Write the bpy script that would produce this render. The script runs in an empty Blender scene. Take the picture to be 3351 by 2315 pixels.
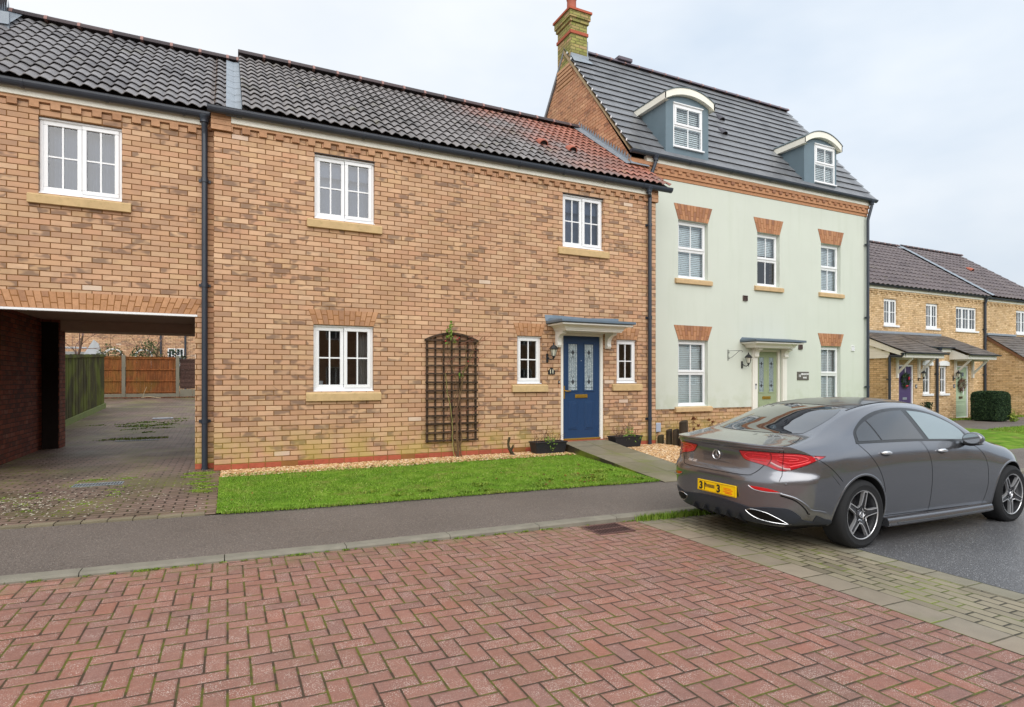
import bpy, bmesh, math, random
from mathutils import Vector, Matrix, noise as mnoise
from mathutils.bvhtree import BVHTree
import numpy as np
R = random.Random(11)
SC = bpy.context.scene
COL = SC.collection
PI = math.pi

# ------------------------------------------------------------------ scene graph helpers
def tag(o, label=None, cat=None, group=None, kind=None):
    if label: o['label'] = label
    if cat: o['category'] = cat
    if group: o['group'] = group
    if kind: o['kind'] = kind
    return o

def empty(name, loc=(0, 0, 0), rz=0.0, label=None, cat=None, group=None):
    o = bpy.data.objects.new(name, None)
    COL.objects.link(o)
    o.location = loc
    o.rotation_euler = (0, 0, rz)
    o.empty_display_size = .2
    return tag(o, label, cat, group)

def copy_tree(o, parent=None):
    c = o.copy(); COL.objects.link(c)
    if parent is not None:
        c.parent = parent
    for ch in list(o.children):
        copy_tree(ch, c)
    return c

def world_loc(o):
    v = Vector((0, 0, 0))
    while o is not None:
        v += Vector(o.location); o = o.parent
    return v

class MB:
    """collects geometry, links it as one mesh object"""
    def __init__(s):
        s.v = []; s.f = []; s.m = []; s.r = []; s.mi = 0; s.rv = 0.0
    def add(s, verts, faces, r=None):
        n = len(s.v)
        s.v.extend([tuple(p) for p in verts])
        for f in faces:
            s.f.append(tuple(i + n for i in f)); s.m.append(s.mi)
            s.r.append(s.rv if r is None else r)
    def quad(s, a, b, c, d, r=None):
        s.add([a, b, c, d], [(0, 1, 2, 3)], r)
    def box(s, x0, x1, y0, y1, z0, z1, r=None):
        s.add([(x0, y0, z0), (x1, y0, z0), (x1, y1, z0), (x0, y1, z0), (x0, y0, z1), (x1, y0, z1), (x1, y1, z1), (x0, y1, z1)],
              [(0, 3, 2, 1), (4, 5, 6, 7), (0, 1, 5, 4), (1, 2, 6, 5), (2, 3, 7, 6), (3, 0, 4, 7)], r)
    def bbox(s, x0, x1, y0, y1, z0, z1, b=.005, r=None):
        """box with chamfered edges on the front (-Y) side and all vertical corners"""
        pts = []
        for z, k in ((z0, b), (z0 + b, 0), (z1 - b, 0), (z1, b)):
            pts += [(x0 + k + b, y0 + k, z), (x1 - k - b, y0 + k, z), (x1 - k, y0 + k + b, z), (x1 - k, y1 - k, z), (x0 + k, y1 - k, z), (x0 + k, y0 + k + b, z)]
        fs = []
        for l in range(3):
            for i in range(6):
                j = (i + 1) % 6
                fs.append((l * 6 + i, l * 6 + j, l * 6 + 6 + j, l * 6 + 6 + i))
        fs.append((5, 4, 3, 2, 1, 0)); fs.append(tuple(range(18, 24)))
        s.add(pts, fs, r)
    def prism(s, outline, axis, a, b, r=None):
        """outline (2D) extruded along axis: 'x' -> (y,z), 'y' -> (x,z), 'z' -> (x,y)"""
        def P(p, t):
            if axis == 'x': return (t, p[0], p[1])
            if axis == 'y': return (p[0], t, p[1])
            return (p[0], p[1], t)
        n = len(outline)
        vs = [P(p, a) for p in outline] + [P(p, b) for p in outline]
        fs = [(i, (i + 1) % n, n + (i + 1) % n, n + i) for i in range(n)]
        fs += [tuple(range(n - 1, -1, -1)), tuple(range(n, 2 * n))]
        s.add(vs, fs, r)
    def tube(s, pts, rad, n=8, cap=True, r=None):
        pts = [Vector(p) for p in pts]
        rads = rad if isinstance(rad, (list, tuple)) else [rad] * len(pts)
        vs = []; prev = None
        for i, p in enumerate(pts):
            d = (pts[min(i + 1, len(pts) - 1)] - pts[max(i - 1, 0)])
            d = d.normalized() if d.length > 1e-9 else Vector((0, 0, 1))
            if prev is None:
                a = Vector((0, 0, 1)) if abs(d.z) < .9 else Vector((1, 0, 0))
                u = d.cross(a).normalized()
            else:
                u = (prev - d * prev.dot(d)).normalized()
            prev = u; w = d.cross(u)
            for k in range(n):
                t = 2 * PI * k / n
                vs.append(p + (u * math.cos(t) + w * math.sin(t)) * rads[i])
        fs = []
        for i in range(len(pts) - 1):
            for k in range(n):
                k2 = (k + 1) % n
                fs.append((i * n + k, i * n + k2, (i + 1) * n + k2, (i + 1) * n + k))
        if cap:
            fs.append(tuple(range(n - 1, -1, -1)))
            fs.append(tuple((len(pts) - 1) * n + k for k in range(n)))
        s.add(vs, fs, r)
    def lathe(s, prof, c=(0, 0, 0), axis='z', n=24, r=None, cap=True):
        """prof: list of (radius, height along axis)"""
        vs = []
        for (q, h) in prof:
            for k in range(n):
                t = 2 * PI * k / n
                a, b = q * math.cos(t), q * math.sin(t)
                p = (a, b, h) if axis == 'z' else ((a, h, b) if axis == 'y' else (h, a, b))
                vs.append((c[0] + p[0], c[1] + p[1], c[2] + p[2]))
        fs = []
        for i in range(len(prof) - 1):
            for k in range(n):
                k2 = (k + 1) % n
                fs.append((i * n + k, i * n + k2, (i + 1) * n + k2, (i + 1) * n + k))
        if cap and prof[0][0] > 1e-6: fs.append(tuple(range(n - 1, -1, -1)))
        if cap and prof[-1][0] > 1e-6: fs.append(tuple((len(prof) - 1) * n + k for k in range(n)))
        s.add(vs, fs, r)
    def rings(s, rings, cap=True, r=None):
        n = len(rings[0]); vs = [p for g in rings for p in g]; fs = []
        for i in range(len(rings) - 1):
            for k in range(n):
                k2 = (k + 1) % n
                fs.append((i * n + k, i * n + k2, (i + 1) * n + k2, (i + 1) * n + k))
        if cap:
            fs.append(tuple(range(n - 1, -1, -1))); fs.append(tuple((len(rings) - 1) * n + k for k in range(n)))
        s.add(vs, fs, r)
    def xform(s, i0, mat):
        for i in range(i0, len(s.v)):
            s.v[i] = tuple(mat @ Vector(s.v[i]))
    def build(s, name, mats, parent=None, smooth=False, autos=None, local=False, bevel=0, fixn=True):
        me = bpy.data.meshes.new(name)
        off = Vector((0, 0, 0)) if (local or parent is None) else world_loc(parent)
        me.from_pydata([tuple(Vector(p) - off) for p in s.v], [], s.f)
        if not isinstance(mats, (list, tuple)): mats = [mats]
        for m in mats: me.materials.append(m)
        me.polygons.foreach_set('material_index', s.m)
        at = me.attributes.new('rnd', 'FLOAT', 'FACE'); at.data.foreach_set('value', s.r)
        if fixn:
            bm = bmesh.new(); bm.from_mesh(me)
            bmesh.ops.recalc_face_normals(bm, faces=bm.faces)
            bm.to_mesh(me); bm.free()
        if smooth or autos:
            me.polygons.foreach_set('use_smooth', [True] * len(me.polygons))
            if autos: me.set_sharp_from_angle(angle=math.radians(autos))
        me.update()
        o = bpy.data.objects.new(name, me); COL.objects.link(o)
        if parent is not None: o.parent = parent
        if bevel:
            b = o.modifiers.new('bevel', 'BEVEL'); b.width = bevel; b.segments = 2; b.limit_method = 'ANGLE'
        return o

def text_mesh(body, size, depth, bold=0.0):
    cu = bpy.data.curves.new('t', 'FONT'); cu.body = body; cu.size = size; cu.extrude = depth
    cu.align_x = 'CENTER'; cu.align_y = 'CENTER'; cu.offset = bold
    ob = bpy.data.objects.new('t', cu); COL.objects.link(ob)
    dg = bpy.context.evaluated_depsgraph_get(); dg.update()
    me = bpy.data.meshes.new_from_object(ob.evaluated_get(dg))
    vs = [v.co.copy() for v in me.vertices]; fs = [tuple(p.vertices) for p in me.polygons]
    bpy.data.objects.remove(ob); bpy.data.curves.remove(cu); bpy.data.meshes.remove(me)
    return vs, fs

# ------------------------------------------------------------------ material helpers
class E:
    def __init__(s, t, sock): s.t = t; s.k = sock
    def _m(s, op, b=None, c=None):
        n = s.t.nodes.new('ShaderNodeMath'); n.operation = op
        s.t.links.new(s.k, n.inputs[0])
        for i, q in ((1, b), (2, c)):
            if q is None: continue
            if isinstance(q, E): s.t.links.new(q.k, n.inputs[i])
            else: n.inputs[i].default_value = q
        return E(s.t, n.outputs[0])
    def __add__(s, b): return s._m('ADD', b)
    def __sub__(s, b): return s._m('SUBTRACT', b)
    def __mul__(s, b): return s._m('MULTIPLY', b)
    def __truediv__(s, b): return s._m('DIVIDE', b)
    def __rsub__(s, b): return s._m('MULTIPLY', -1.0)._m('ADD', b)
    __radd__ = __add__; __rmul__ = __mul__
    def floor(s): return s._m('FLOOR')
    def fract(s): return s._m('FRACT')
    def mod(s, b): return s._m('FLOORED_MODULO', b)
    def min(s, b): return s._m('MINIMUM', b)
    def max(s, b): return s._m('MAXIMUM', b)
    def abs(s): return s._m('ABSOLUTE')
    def gt(s, b): return s._m('GREATER_THAN', b)
    def lt(s, b): return s._m('LESS_THAN', b)
    def sin(s): return s._m('SINE')
    def pow(s, b): return s._m('POWER', b)
    def step(s, a, b):
        n = s.t.nodes.new('ShaderNodeMapRange'); n.interpolation_type = 'SMOOTHSTEP'
        s.t.links.new(s.k, n.inputs[0]); n.inputs[1].default_value = a; n.inputs[2].default_value = b
        return E(s.t, n.outputs[0])

class T:
    """material under construction"""
    def __init__(s, name, rough=.7, spec=.5, metal=0.0, coat=0.0):
        s.m = bpy.data.materials.new(name); s.m.use_nodes = True
        s.t = s.m.node_tree; s.b = s.t.nodes['Principled BSDF']
        s.b.inputs['Roughness'].default_value = rough
        s.b.inputs['Specular IOR Level'].default_value = spec
        s.b.inputs['Metallic'].default_value = metal
        s.b.inputs['Coat Weight'].default_value = coat
        s._g = None
    def geo(s):
        if s._g is None: s._g = s.t.nodes.new('ShaderNodeNewGeometry')
        return s._g
    def pos(s):
        n = s.t.nodes.new('ShaderNodeSeparateXYZ'); s.t.links.new(s.geo().outputs['Position'], n.inputs[0])
        return [E(s.t, o) for o in n.outputs]
    def nrm(s):
        n = s.t.nodes.new('ShaderNodeSeparateXYZ'); s.t.links.new(s.geo().outputs['True Normal'], n.inputs[0])
        return [E(s.t, o) for o in n.outputs]
    def objc(s):
        tc = s.t.nodes.new('ShaderNodeTexCoord'); return tc.outputs['Object']
    def vec(s, x, y, z=0.0):
        n = s.t.nodes.new('ShaderNodeCombineXYZ')
        for i, q in enumerate((x, y, z)):
            if isinstance(q, E): s.t.links.new(q.k, n.inputs[i])
            else: n.inputs[i].default_value = q
        return n.outputs[0]
    def noise(s, vec=None, scale=5.0, detail=2.0, rough=.5, color=False):
        n = s.t.nodes.new('ShaderNodeTexNoise'); n.inputs['Scale'].default_value = scale
        n.inputs['Detail'].default_value = detail; n.inputs['Roughness'].default_value = rough
        s.t.links.new(vec if vec is not None else s.geo().outputs['Position'], n.inputs['Vector'])
        return E(s.t, n.outputs['Color' if color else 'Fac'])
    def voro(s, vec=None, scale=5.0, out='Distance', feat='F1'):
        n = s.t.nodes.new('ShaderNodeTexVoronoi'); n.feature = feat; n.inputs['Scale'].default_value = scale
        s.t.links.new(vec if vec is not None else s.geo().outputs['Position'], n.inputs['Vector'])
        return E(s.t, n.outputs[out])
    def white(s, vec):
        n = s.t.nodes.new('ShaderNodeTexWhiteNoise'); n.noise_dimensions = '3D'
        s.t.links.new(vec, n.inputs['Vector']); return E(s.t, n.outputs['Value'])
    def attr(s, name='rnd'):
        n = s.t.nodes.new('ShaderNodeAttribute'); n.attribute_name = name; return E(s.t, n.outputs['Fac'])
    def rgb(s, c):
        n = s.t.nodes.new('ShaderNodeRGB'); n.outputs[0].default_value = (*c, 1); return E(s.t, n.outputs[0])
    def ramp(s, fac, stops, const=False):
        n = s.t.nodes.new('ShaderNodeValToRGB'); cr = n.color_ramp
        if const: cr.interpolation = 'CONSTANT'
        while len(cr.elements) < len(stops): cr.elements.new(.5)
        for e, (p, c) in zip(cr.elements, stops):
            e.position = p; e.color = (*c, 1) if len(c) == 3 else c
        s.t.links.new(fac.k, n.inputs[0]); return E(s.t, n.outputs[0])
    def mix(s, fac, a, b, mode='MIX'):
        n = s.t.nodes.new('ShaderNodeMix'); n.data_type = 'RGBA'; n.blend_type = mode
        if isinstance(fac, E): s.t.links.new(fac.k, n.inputs[0])
        else: n.inputs[0].default_value = fac
        for i, q in ((6, a), (7, b)):
            if isinstance(q, E): s.t.links.new(q.k, n.inputs[i])
            else: n.inputs[i].default_value = (*q, 1)
        return E(s.t, n.outputs[2])
    def scale(s, col, k):
        """col * scalar"""
        n = s.t.nodes.new('ShaderNodeVectorMath'); n.operation = 'SCALE'
        s.t.links.new(col.k, n.inputs[0])
        if isinstance(k, E): s.t.links.new(k.k, n.inputs['Scale'])
        else: n.inputs['Scale'].default_value = k
        return E(s.t, n.outputs[0])
    def color(s, c):
        if isinstance(c, E): s.t.links.new(c.k, s.b.inputs['Base Color'])
        else: s.b.inputs['Base Color'].default_value = (*c, 1)
        return s
    def rough(s, r):
        s.t.links.new(r.k, s.b.inputs['Roughness']); return s
    def bump(s, h, dist=.005, strength=1.0):
        n = s.t.nodes.new('ShaderNodeBump'); n.inputs['Distance'].default_value = dist; n.inputs['Strength'].default_value = strength
        s.t.links.new(h.k, n.inputs['Height']); s.t.links.new(n.outputs[0], s.b.inputs['Normal']); return s

MATS = {}
def plain(name, col, rough=.6, spec=.5, metal=0.0, var=.08, vscale=6.0, coat=0.0, bump=0.0, attr=0.0, bscale=60.0):
    """one real base colour with a little wear so that nothing is perfectly flat"""
    if name in MATS: return MATS[name]
    m = T(name, rough, spec, metal, coat)
    c = m.rgb(col)
    if var:
        n = m.noise(scale=vscale, detail=4)
        c = m.scale(c, n * (2 * var) + (1 - var))
    if attr:
        c = m.scale(c, m.attr() * attr + (1 - attr * .5))
    m.color(c)
    if bump: m.bump(m.noise(scale=bscale, detail=3), bump)
    MATS[name] = m.m
    return m.m
def srgb(r, g, b, k=1.0):
    f = lambda c: ((c / 255 + .055) / 1.055) ** 2.4 if c > 10 else c / 255 / 12.92
    return (f(r) * k, f(g) * k, f(b) * k)
# ------------------------------------------------------------------ materials of the place
def brick_material(name, stops, mortar, dark=(.12, .10, .09), dark_amt=.62, u0=-.175, v0=.19, smudge=.55, moss=None, stainz=None, rough=.85):
    m = T(name, rough, .25)
    x, y, z = m.pos(); nx, ny, nz = m.nrm()
    side = nx.abs().gt(.7)
    u = x * (1.0 - side) + y * side - u0
    v = z - v0
    BW, BH = .225, .075
    row = (v / BH).floor()
    uu = u / BW + row.mod(2.0) * .5
    col = uu.floor(); fu = uu.fract() * BW; fv = (v / BH).fract() * BH
    wob = m.noise(scale=45, detail=2) * .004 - .002
    d = (fu.min(BW - fu)).min(fv.min(BH - fv)) + wob
    mask = d.step(.0042, .0068)
    idv = m.vec(col, row, side * 7.0)
    r1 = m.white(idv); r2 = m.white(m.vec(col + 31.7, row + 5.1, side)); r3 = m.white(m.vec(col - 11.3, row * 1.0 + 17.9, side))
    c = m.ramp(r1, stops)
    c = m.scale(c, r2 * .18 + .91)
    # kiln smudges inside single bricks
    nv = m.vec(u * 6.5 + r1 * 40.0, v * 11.0 + r2 * 40.0, r3 * 9.0)
    nn = m.noise(nv, scale=1.0, detail=1)
    c = m.mix(nn.step(.42, .75) * .28, c, srgb(160, 132, 114))
    clus = m.noise(scale=.55, detail=2).step(.35, .62)
    sm = nn.step(.40, .60) * (r3 + clus * .20).gt(smudge)
    c = m.mix(sm * dark_amt, c, dark)
    pale = r3.lt(.006 if name == 'house_brick' else -1.0)
    c = m.mix(pale * .55, c, srgb(222, 208, 194))
    st = (m.noise(m.vec(u * 2.2, v * .9, 3.0), scale=1.0, detail=5)).step(.50, .72)
    c = m.mix(st * .22, c, srgb(140, 112, 82))
    # fine grain
    g = m.noise(scale=260, detail=2)
    c = m.scale(c, g * .35 + .83)
    big = m.noise(scale=.45, detail=3)
    c = m.scale(c, big * .34 + .83)
    mc = m.scale(m.rgb(mortar), m.noise(scale=30, detail=3) * .5 + .75)
    c = m.mix(mask, mc, c)
    if moss:
        lo, hi, mcol = moss
        f = z.step(hi, lo) * m.noise(scale=3.0, detail=4).step(.35, .62) * .55
        c = m.mix(f, c, mcol)
    m.color(c)
    m.bump(mask * 1.0 + g * .12, .006, .8)
    return m.m

BR = brick_material('house_brick',
    [(0, srgb(191, 150, 118)), (.25, srgb(203, 166, 134)), (.5, srgb(194, 151, 121)), (.72, srgb(196, 161, 125)), (.9, srgb(209, 174, 142)), (1, srgb(177, 140, 113))],
    srgb(120, 82, 44), dark=srgb(108, 90, 80), smudge=.85, moss=(.16, .85, srgb(170, 160, 70)))
BRO = brick_material('house_brick_orange',
    [(0, srgb(192, 142, 110)), (.3, srgb(200, 152, 118)), (.6, srgb(184, 132, 104)), (1, srgb(206, 162, 128))],
    srgb(140, 94, 52), dark=srgb(120, 90, 76), u0=0, smudge=.85)
BRF = brick_material('buff_brick',
    [(0, srgb(210, 178, 136)), (.3, srgb(220, 190, 150)), (.6, srgb(202, 170, 128)), (1, srgb(226, 198, 160))],
    srgb(156, 126, 82), dark=srgb(150, 120, 80), u0=0, v0=0, smudge=.9)
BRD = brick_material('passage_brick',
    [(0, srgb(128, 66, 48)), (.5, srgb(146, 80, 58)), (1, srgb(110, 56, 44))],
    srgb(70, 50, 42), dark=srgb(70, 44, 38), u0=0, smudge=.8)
BRC = brick_material('chimney_brick',
    [(0, srgb(168, 158, 100)), (.5, srgb(150, 150, 84)), (.9, srgb(176, 150, 106)), (1, srgb(196, 160, 120))],
    srgb(96, 88, 60), dark=srgb(110, 120, 56), u0=0, smudge=.7)

def arch_material(name, a, b, c3):
    m = T(name, .85, .25)
    r = m.attr()
    c = m.ramp(r, [(0, a), (.45, b), (.8, c3), (1, a)])
    c = m.scale(c, m.noise(scale=18, detail=4) * .5 + .75)
    c = m.scale(c, m.noise(scale=250, detail=2) * .3 + .85)
    m.color(c).bump(m.noise(scale=150, detail=2), .002)
    return m.m
ARCH = arch_material('arch_brick', srgb(180, 134, 98), srgb(194, 148, 112), srgb(164, 124, 96))
CRS = arch_material('eaves_brick', srgb(188, 144, 110), srgb(200, 158, 124), srgb(174, 132, 102))
ARCHR = arch_material('arch_brick_red', srgb(174, 124, 92), srgb(186, 138, 104), srgb(150, 108, 86))
MORT = plain('mortar', srgb(142, 100, 58), .9, .2, var=.2)
REDB = arch_material('red_plinth_brick', srgb(168, 90, 68), srgb(178, 96, 72), srgb(154, 82, 64))

def herringbone():
    m = T('red_block_paving', .62, .4)
    x, y, z = m.pos()
    W = .1015
    px = x / W; py = y / W
    i = px.floor(); j = py.floor(); fx = px.fract(); fy = py.fract()
    k = (i + j).mod(4.0)
    hor = k.lt(1.5)
    lx = fx + k * hor
    ly = fy + (1.0 - hor) * (k - 2.0)
    Wx = hor * 1.0 + 1.0; Wy = (1.0 - hor) * 1.0 + 1.0
    wob = (m.noise(scale=16, detail=3) - .5) * .07
    d = (lx.min(Wx - lx)).min(ly.min(Wy - ly)) + wob
    idx = i - k * hor; idy = j - (1.0 - hor) * (k - 2.0)
    r1 = m.white(m.vec(idx, idy, 0.0)); r2 = m.white(m.vec(idx, idy, 3.0))
    mask = d.step(.040, .070)
    c = m.ramp(r1, [(0, srgb(143, 103, 90)), (.3, srgb(151, 107, 93)), (.55, srgb(144, 101, 87)), (.85, srgb(139, 103, 94)), (1, srgb(154, 103, 86))])
    c = m.scale(c, r2 * .14 + .93)
    # wide grey / purplish and orange drifts
    drift = m.noise(scale=.5, detail=3)
    c = m.mix(drift.step(.42, .70) * .5, c, srgb(142, 110, 100))
    c = m.mix(m.noise(scale=.9, detail=4).step(.52, .70) * .35, c, srgb(120, 96, 78))
    c = m.mix(m.noise(m.vec(x * .35, y * 1.6, 0.0), scale=1.0, detail=4).step(.50, .66) * .22, c, srgb(104, 84, 76))
    c = m.mix(m.noise(scale=3.2, detail=5).step(.5, .75) * .35, c, srgb(150, 104, 92))
    # exposed grit where the face has worn
    wear = m.noise(scale=7.0, detail=5).step(.42, .62) * .9 + .2
    sp = m.voro(scale=150).lt(.30) * m.white(m.vec(m.voro(scale=150, out='Color'), 1.0, 2.0)).gt(.35) * wear
    c = m.mix(sp * .85, c, srgb(228, 214, 204))
    c = m.mix(wear * m.noise(scale=110, detail=3).step(.5, .7) * .30, c, srgb(206, 178, 168))
    sp2 = m.noise(scale=420, detail=1).step(.56, .68)
    c = m.scale(c, 1.0 - sp2 * .28)
    blot = m.noise(scale=60, detail=3)
    c = m.scale(c, blot * .40 + .80)
    c = m.scale(c, m.noise(scale=22, detail=4) * .34 + .83)
    mossn = m.noise(scale=5.5, detail=4)
    mo = m.mix(mossn.step(.42, .60), srgb(72, 58, 44), srgb(96, 98, 30))
    mo = m.scale(mo, m.noise(scale=90, detail=3) * 1.0 + .4)
    c = m.mix(mask, mo, c)
    # moss creeping over the block edges next to the kerb
    kerbm = y.step(4.55, 5.0) * m.noise(scale=8, detail=4).step(.42, .68) * .6
    c = m.mix(kerbm, c, srgb(120, 112, 78))
    m.color(c)
    m.rough(m.noise(scale=1.2, detail=3) * .3 + .45)
    m.bump(d.step(.0, .16) * 1.0 + blot * .22 + sp * .12 + r1 * .25, .007, .9)
    return m.m

def pavers(name, cols, joint, bx, by, jw=.006, off=True, moss=.5, rough=.65, ox=0.0, oy=0.0, mosscol=(110, 122, 40), flip=False, mossz=2.0, grime=None):
    m = T(name, rough, .4)
    x, y, z = m.pos()
    if flip: x, y = y, x
    u = (x - ox) / bx; v = (y - oy) / by
    row = v.floor()
    if off: u = u + row.mod(2.0) * .5
    fu = u.fract() * bx; fv = v.fract() * by
    wob = (m.noise(scale=14, detail=3) - .5) * jw
    d = (fu.min(bx - fu)).min(fv.min(by - fv)) + wob
    mask = d.step(jw * .45, jw * .9)
    r1 = m.white(m.vec(u.floor(), row, 1.0)); r2 = m.white(m.vec(u.floor(), row, 5.0))
    c = m.ramp(r1, [(0, cols[0]), (.5, cols[1]), (1, cols[2])])
    c = m.scale(c, r2 * .18 + .9)
    c = m.scale(c, m.noise(scale=7, detail=5) * .5 + .75)
    g = m.noise(scale=300, detail=2)
    c = m.scale(c, g * .4 + .8)
    if grime:
        c = m.mix(m.noise(scale=.8, detail=5).step(.40, .66) * grime[1], c, grime[0])
    mm = m.noise(scale=mossz, detail=5)
    jc = m.mix(mm.step(.45, .62), joint, srgb(*mosscol))
    c = m.mix(mask, jc, c)
    if moss:
        c = m.mix(mm.step(.58, .74) * moss, c, srgb(*mosscol))
    m.color(c); m.bump(d.step(0, jw * 1.6) + g * .12, .005, .8)
    m.rough(m.noise(scale=1.7, detail=3) * .45 + (rough - .30))
    return m.m

HERR = herringbone()
PAVB = pavers('beige_small_setts', (srgb(140, 130, 110), srgb(156, 146, 124), srgb(124, 114, 98)), srgb(58, 54, 38), .2, .1, .010, moss=.22, mossz=3.0, oy=4.12, flip=True, grime=(srgb(120, 116, 92), .35))
PAVE = pavers('beige_edge_setts', (srgb(158, 144, 126), srgb(146, 134, 118), srgb(134, 126, 112)), srgb(80, 74, 56), .27, .30, .008, off=False, moss=.15, mossz=3.0, ox=3.85, grime=(srgb(120, 116, 100), .4))
PAVD = pavers('driveway_blocks', (srgb(126, 106, 96), srgb(136, 116, 106), srgb(116, 98, 88)), srgb(48, 42, 34), .2, .1, .013, moss=.14, mossz=1.1, grime=(srgb(92, 86, 64), .75), rough=.55)
SLAB = pavers('path_slabs', (srgb(126, 118, 98), srgb(134, 128, 110), srgb(116, 110, 92)), srgb(58, 54, 42), .49, .62, .010, off=False, moss=.35, mossz=1.6, ox=5.45, oy=.1, grime=(srgb(104, 104, 72), .6))

def tarmac(name, base, sp, rough, spk=.7, sc=210):
    m = T(name, rough, .45)
    v1 = m.voro(scale=sc); cl = m.voro(scale=sc, out='Color')
    c = m.rgb(base)
    c = m.scale(c, m.noise(scale=.9, detail=4) * .6 + .7)
    c = m.scale(c, m.noise(scale=sc * .6, detail=3) * 1.5 + .25)
    lite = m.white(m.vec(cl, 1.0, 2.0)).gt(.86) * v1.lt(.35)
    c = m.mix(lite * spk, c, sp)
    far = m.noise(scale=60, detail=3).step(.66, .74)
    c = m.mix(far * .25, c, sp)
    m.color(c); m.bump(v1 * -1.0 + 1.0, .004, .8)
    m.rough(m.noise(scale=.7, detail=3) * .3 + (rough - .12))
    return m.m
FOOT = tarmac('footway_tarmac', srgb(104, 96, 90), srgb(182, 172, 158), .62, .6, 110)
ROAD = tarmac('road_tarmac', srgb(95, 95, 97), srgb(196, 198, 200), .30, .75, 90)
KERB = plain('kerb_concrete', srgb(132, 128, 116), .8, .3, var=.3, vscale=7, bump=.002, bscale=200)
CONC = plain('concrete', srgb(124, 120, 106), .85, .3, var=.25, vscale=4)

def nogreen0(name, stops, rough=.75):
    m = T(name, rough, .3); m.color(m.ramp(m.attr(), stops)); return m.m
def soil_lawn():
    m = T('lawn_base', .9, .1)
    n = m.noise(scale=3.5, detail=5); n2 = m.noise(scale=60, detail=3)
    c = m.ramp(n, [(.3, srgb(78, 112, 30)), (.5, srgb(104, 142, 42)), (.7, srgb(132, 160, 62))])
    c = m.mix(m.noise(scale=2.6, detail=4).step(.55, .68) * .6, c, srgb(128, 118, 70))
    c = m.scale(c, n2 * .9 + .5)
    m.color(c).bump(n2, .02)
    return m.m
LAWN = soil_lawn()
def grass_mat(name, stops):
    m = T(name, .55, .3)
    r = m.attr()
    c = m.ramp(r, stops)
    big = m.noise(scale=1.3, detail=3)
    c = m.mix(big.step(.4, .7) * .5, c, srgb(130, 162, 54))
    c = m.mix(m.noise(scale=3.2, detail=4).step(.52, .66) * .55, c, srgb(146, 144, 78))
    c = m.mix(m.noise(scale=1.1, detail=2).step(.48, .62) * .35, c, srgb(86, 124, 36))
    m.color(c)
    m.b.inputs['Subsurface Weight'].default_value = 0
    return m.m
GRASS = grass_mat('grass', [(0, srgb(84, 116, 30)), (.5, srgb(114, 150, 40)), (.85, srgb(144, 174, 62)), (1, srgb(184, 178, 118))])
WEED = grass_mat('weeds', [(0, srgb(84, 112, 34)), (.5, srgb(116, 142, 44)), (1, srgb(158, 170, 72))])
GRAV = nogreen0('gravel', [(0, srgb(128, 90, 58)), (.3, srgb(186, 144, 94)), (.6, srgb(204, 168, 122)), (.85, srgb(226, 208, 178)), (1, srgb(156, 110, 68))])
def grav_base():
    m = T('gravel_bed', .85, .3)
    v = m.voro(scale=55); c = m.voro(scale=55, out='Color')
    w = m.white(m.vec(c, 0.0, 0.0))
    col = m.ramp(w, [(0, srgb(180, 140, 92)), (.4, srgb(214, 182, 134)), (.8, srgb(232, 212, 182)), (1, srgb(150, 110, 76))])
    col = m.scale(col, 1.05 - v * .9)
    m.color(col).bump(v * -1.0, .02)
    return m.m
GRAVB = grav_base()

def tile_mat(name, cols, moss=.3, red=None, rough=.55):
    m = T(name, rough - .08, .5)
    x, y, z = m.pos()
    r = m.attr()
    c = m.ramp(r, [(0, cols[0]), (.5, cols[1]), (1, cols[2])])
    if red:
        # terracotta tiles showing through the dark weathering
        x0, x1, col = red
        n = m.noise(scale=1.1, detail=4)
        f = ((x - x0) / (x1 - x0) + (n - .5) * .9 + (z - 6.3) * .16).step(.25, .95)
        c = m.mix(f, c, m.scale(m.rgb(col), r * .5 + .75))
    c = m.scale(c, m.noise(scale=11, detail=5) * .7 + .65)
    lich = m.noise(scale=38, detail=2).step(.68, .74)
    c = m.mix(lich * .35, c, srgb(176, 176, 166))
    if moss:
        mm = m.noise(scale=2.4, detail=5).step(.60, .72)
        c = m.mix(mm * moss, c, srgb(112, 108, 44))
    m.color(c); m.bump(m.noise(scale=120, detail=2), .002)
    return m.m
TILE1 = tile_mat('pantile_dark', (srgb(116, 112, 112), srgb(134, 130, 130), srgb(102, 99, 99)), .25, red=(3.0, 8.0, srgb(156, 102, 86)))
TILE0 = tile_mat('pantile_grey', (srgb(116, 114, 116), srgb(132, 130, 132), srgb(102, 100, 103)), .18)
TILE2 = tile_mat('slate_tile', (srgb(108, 110, 114), srgb(120, 122, 126), srgb(98, 100, 104)), .10, rough=.42)
TILE3 = tile_mat('brown_tile', (srgb(94, 84, 86), srgb(106, 96, 96), srgb(82, 72, 74)), .15)
TILE4 = tile_mat('porch_tile', (srgb(92, 86, 82), srgb(106, 98, 92), srgb(78, 72, 70)), .3)
RIDGE = arch_material('ridge_tile', srgb(78, 72, 74), srgb(72, 67, 70), srgb(88, 78, 80))
TERRA = plain('terracotta', srgb(170, 100, 82), .75, .3, var=.2)
LEAD = plain('lead_sheet', srgb(138, 148, 158), .45, .5, var=.25, vscale=9, bump=.002, bscale=25)
LEADD = plain('canopy_lead', srgb(96, 112, 126), .40, .5, var=.2, vscale=8, bump=.002, bscale=20)
GUT = plain('gutter_plastic', srgb(52, 58, 68), .35, .5, var=.15)
PIPE = plain('pipe_plastic', srgb(46, 54, 66), .35, .5, var=.12)
FASC = plain('fascia_paint', srgb(236, 234, 222), .55, .4, var=.12, vscale=3)
UPVC = plain('upvc_white', srgb(236, 238, 240), .35, .5, var=.03)
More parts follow.
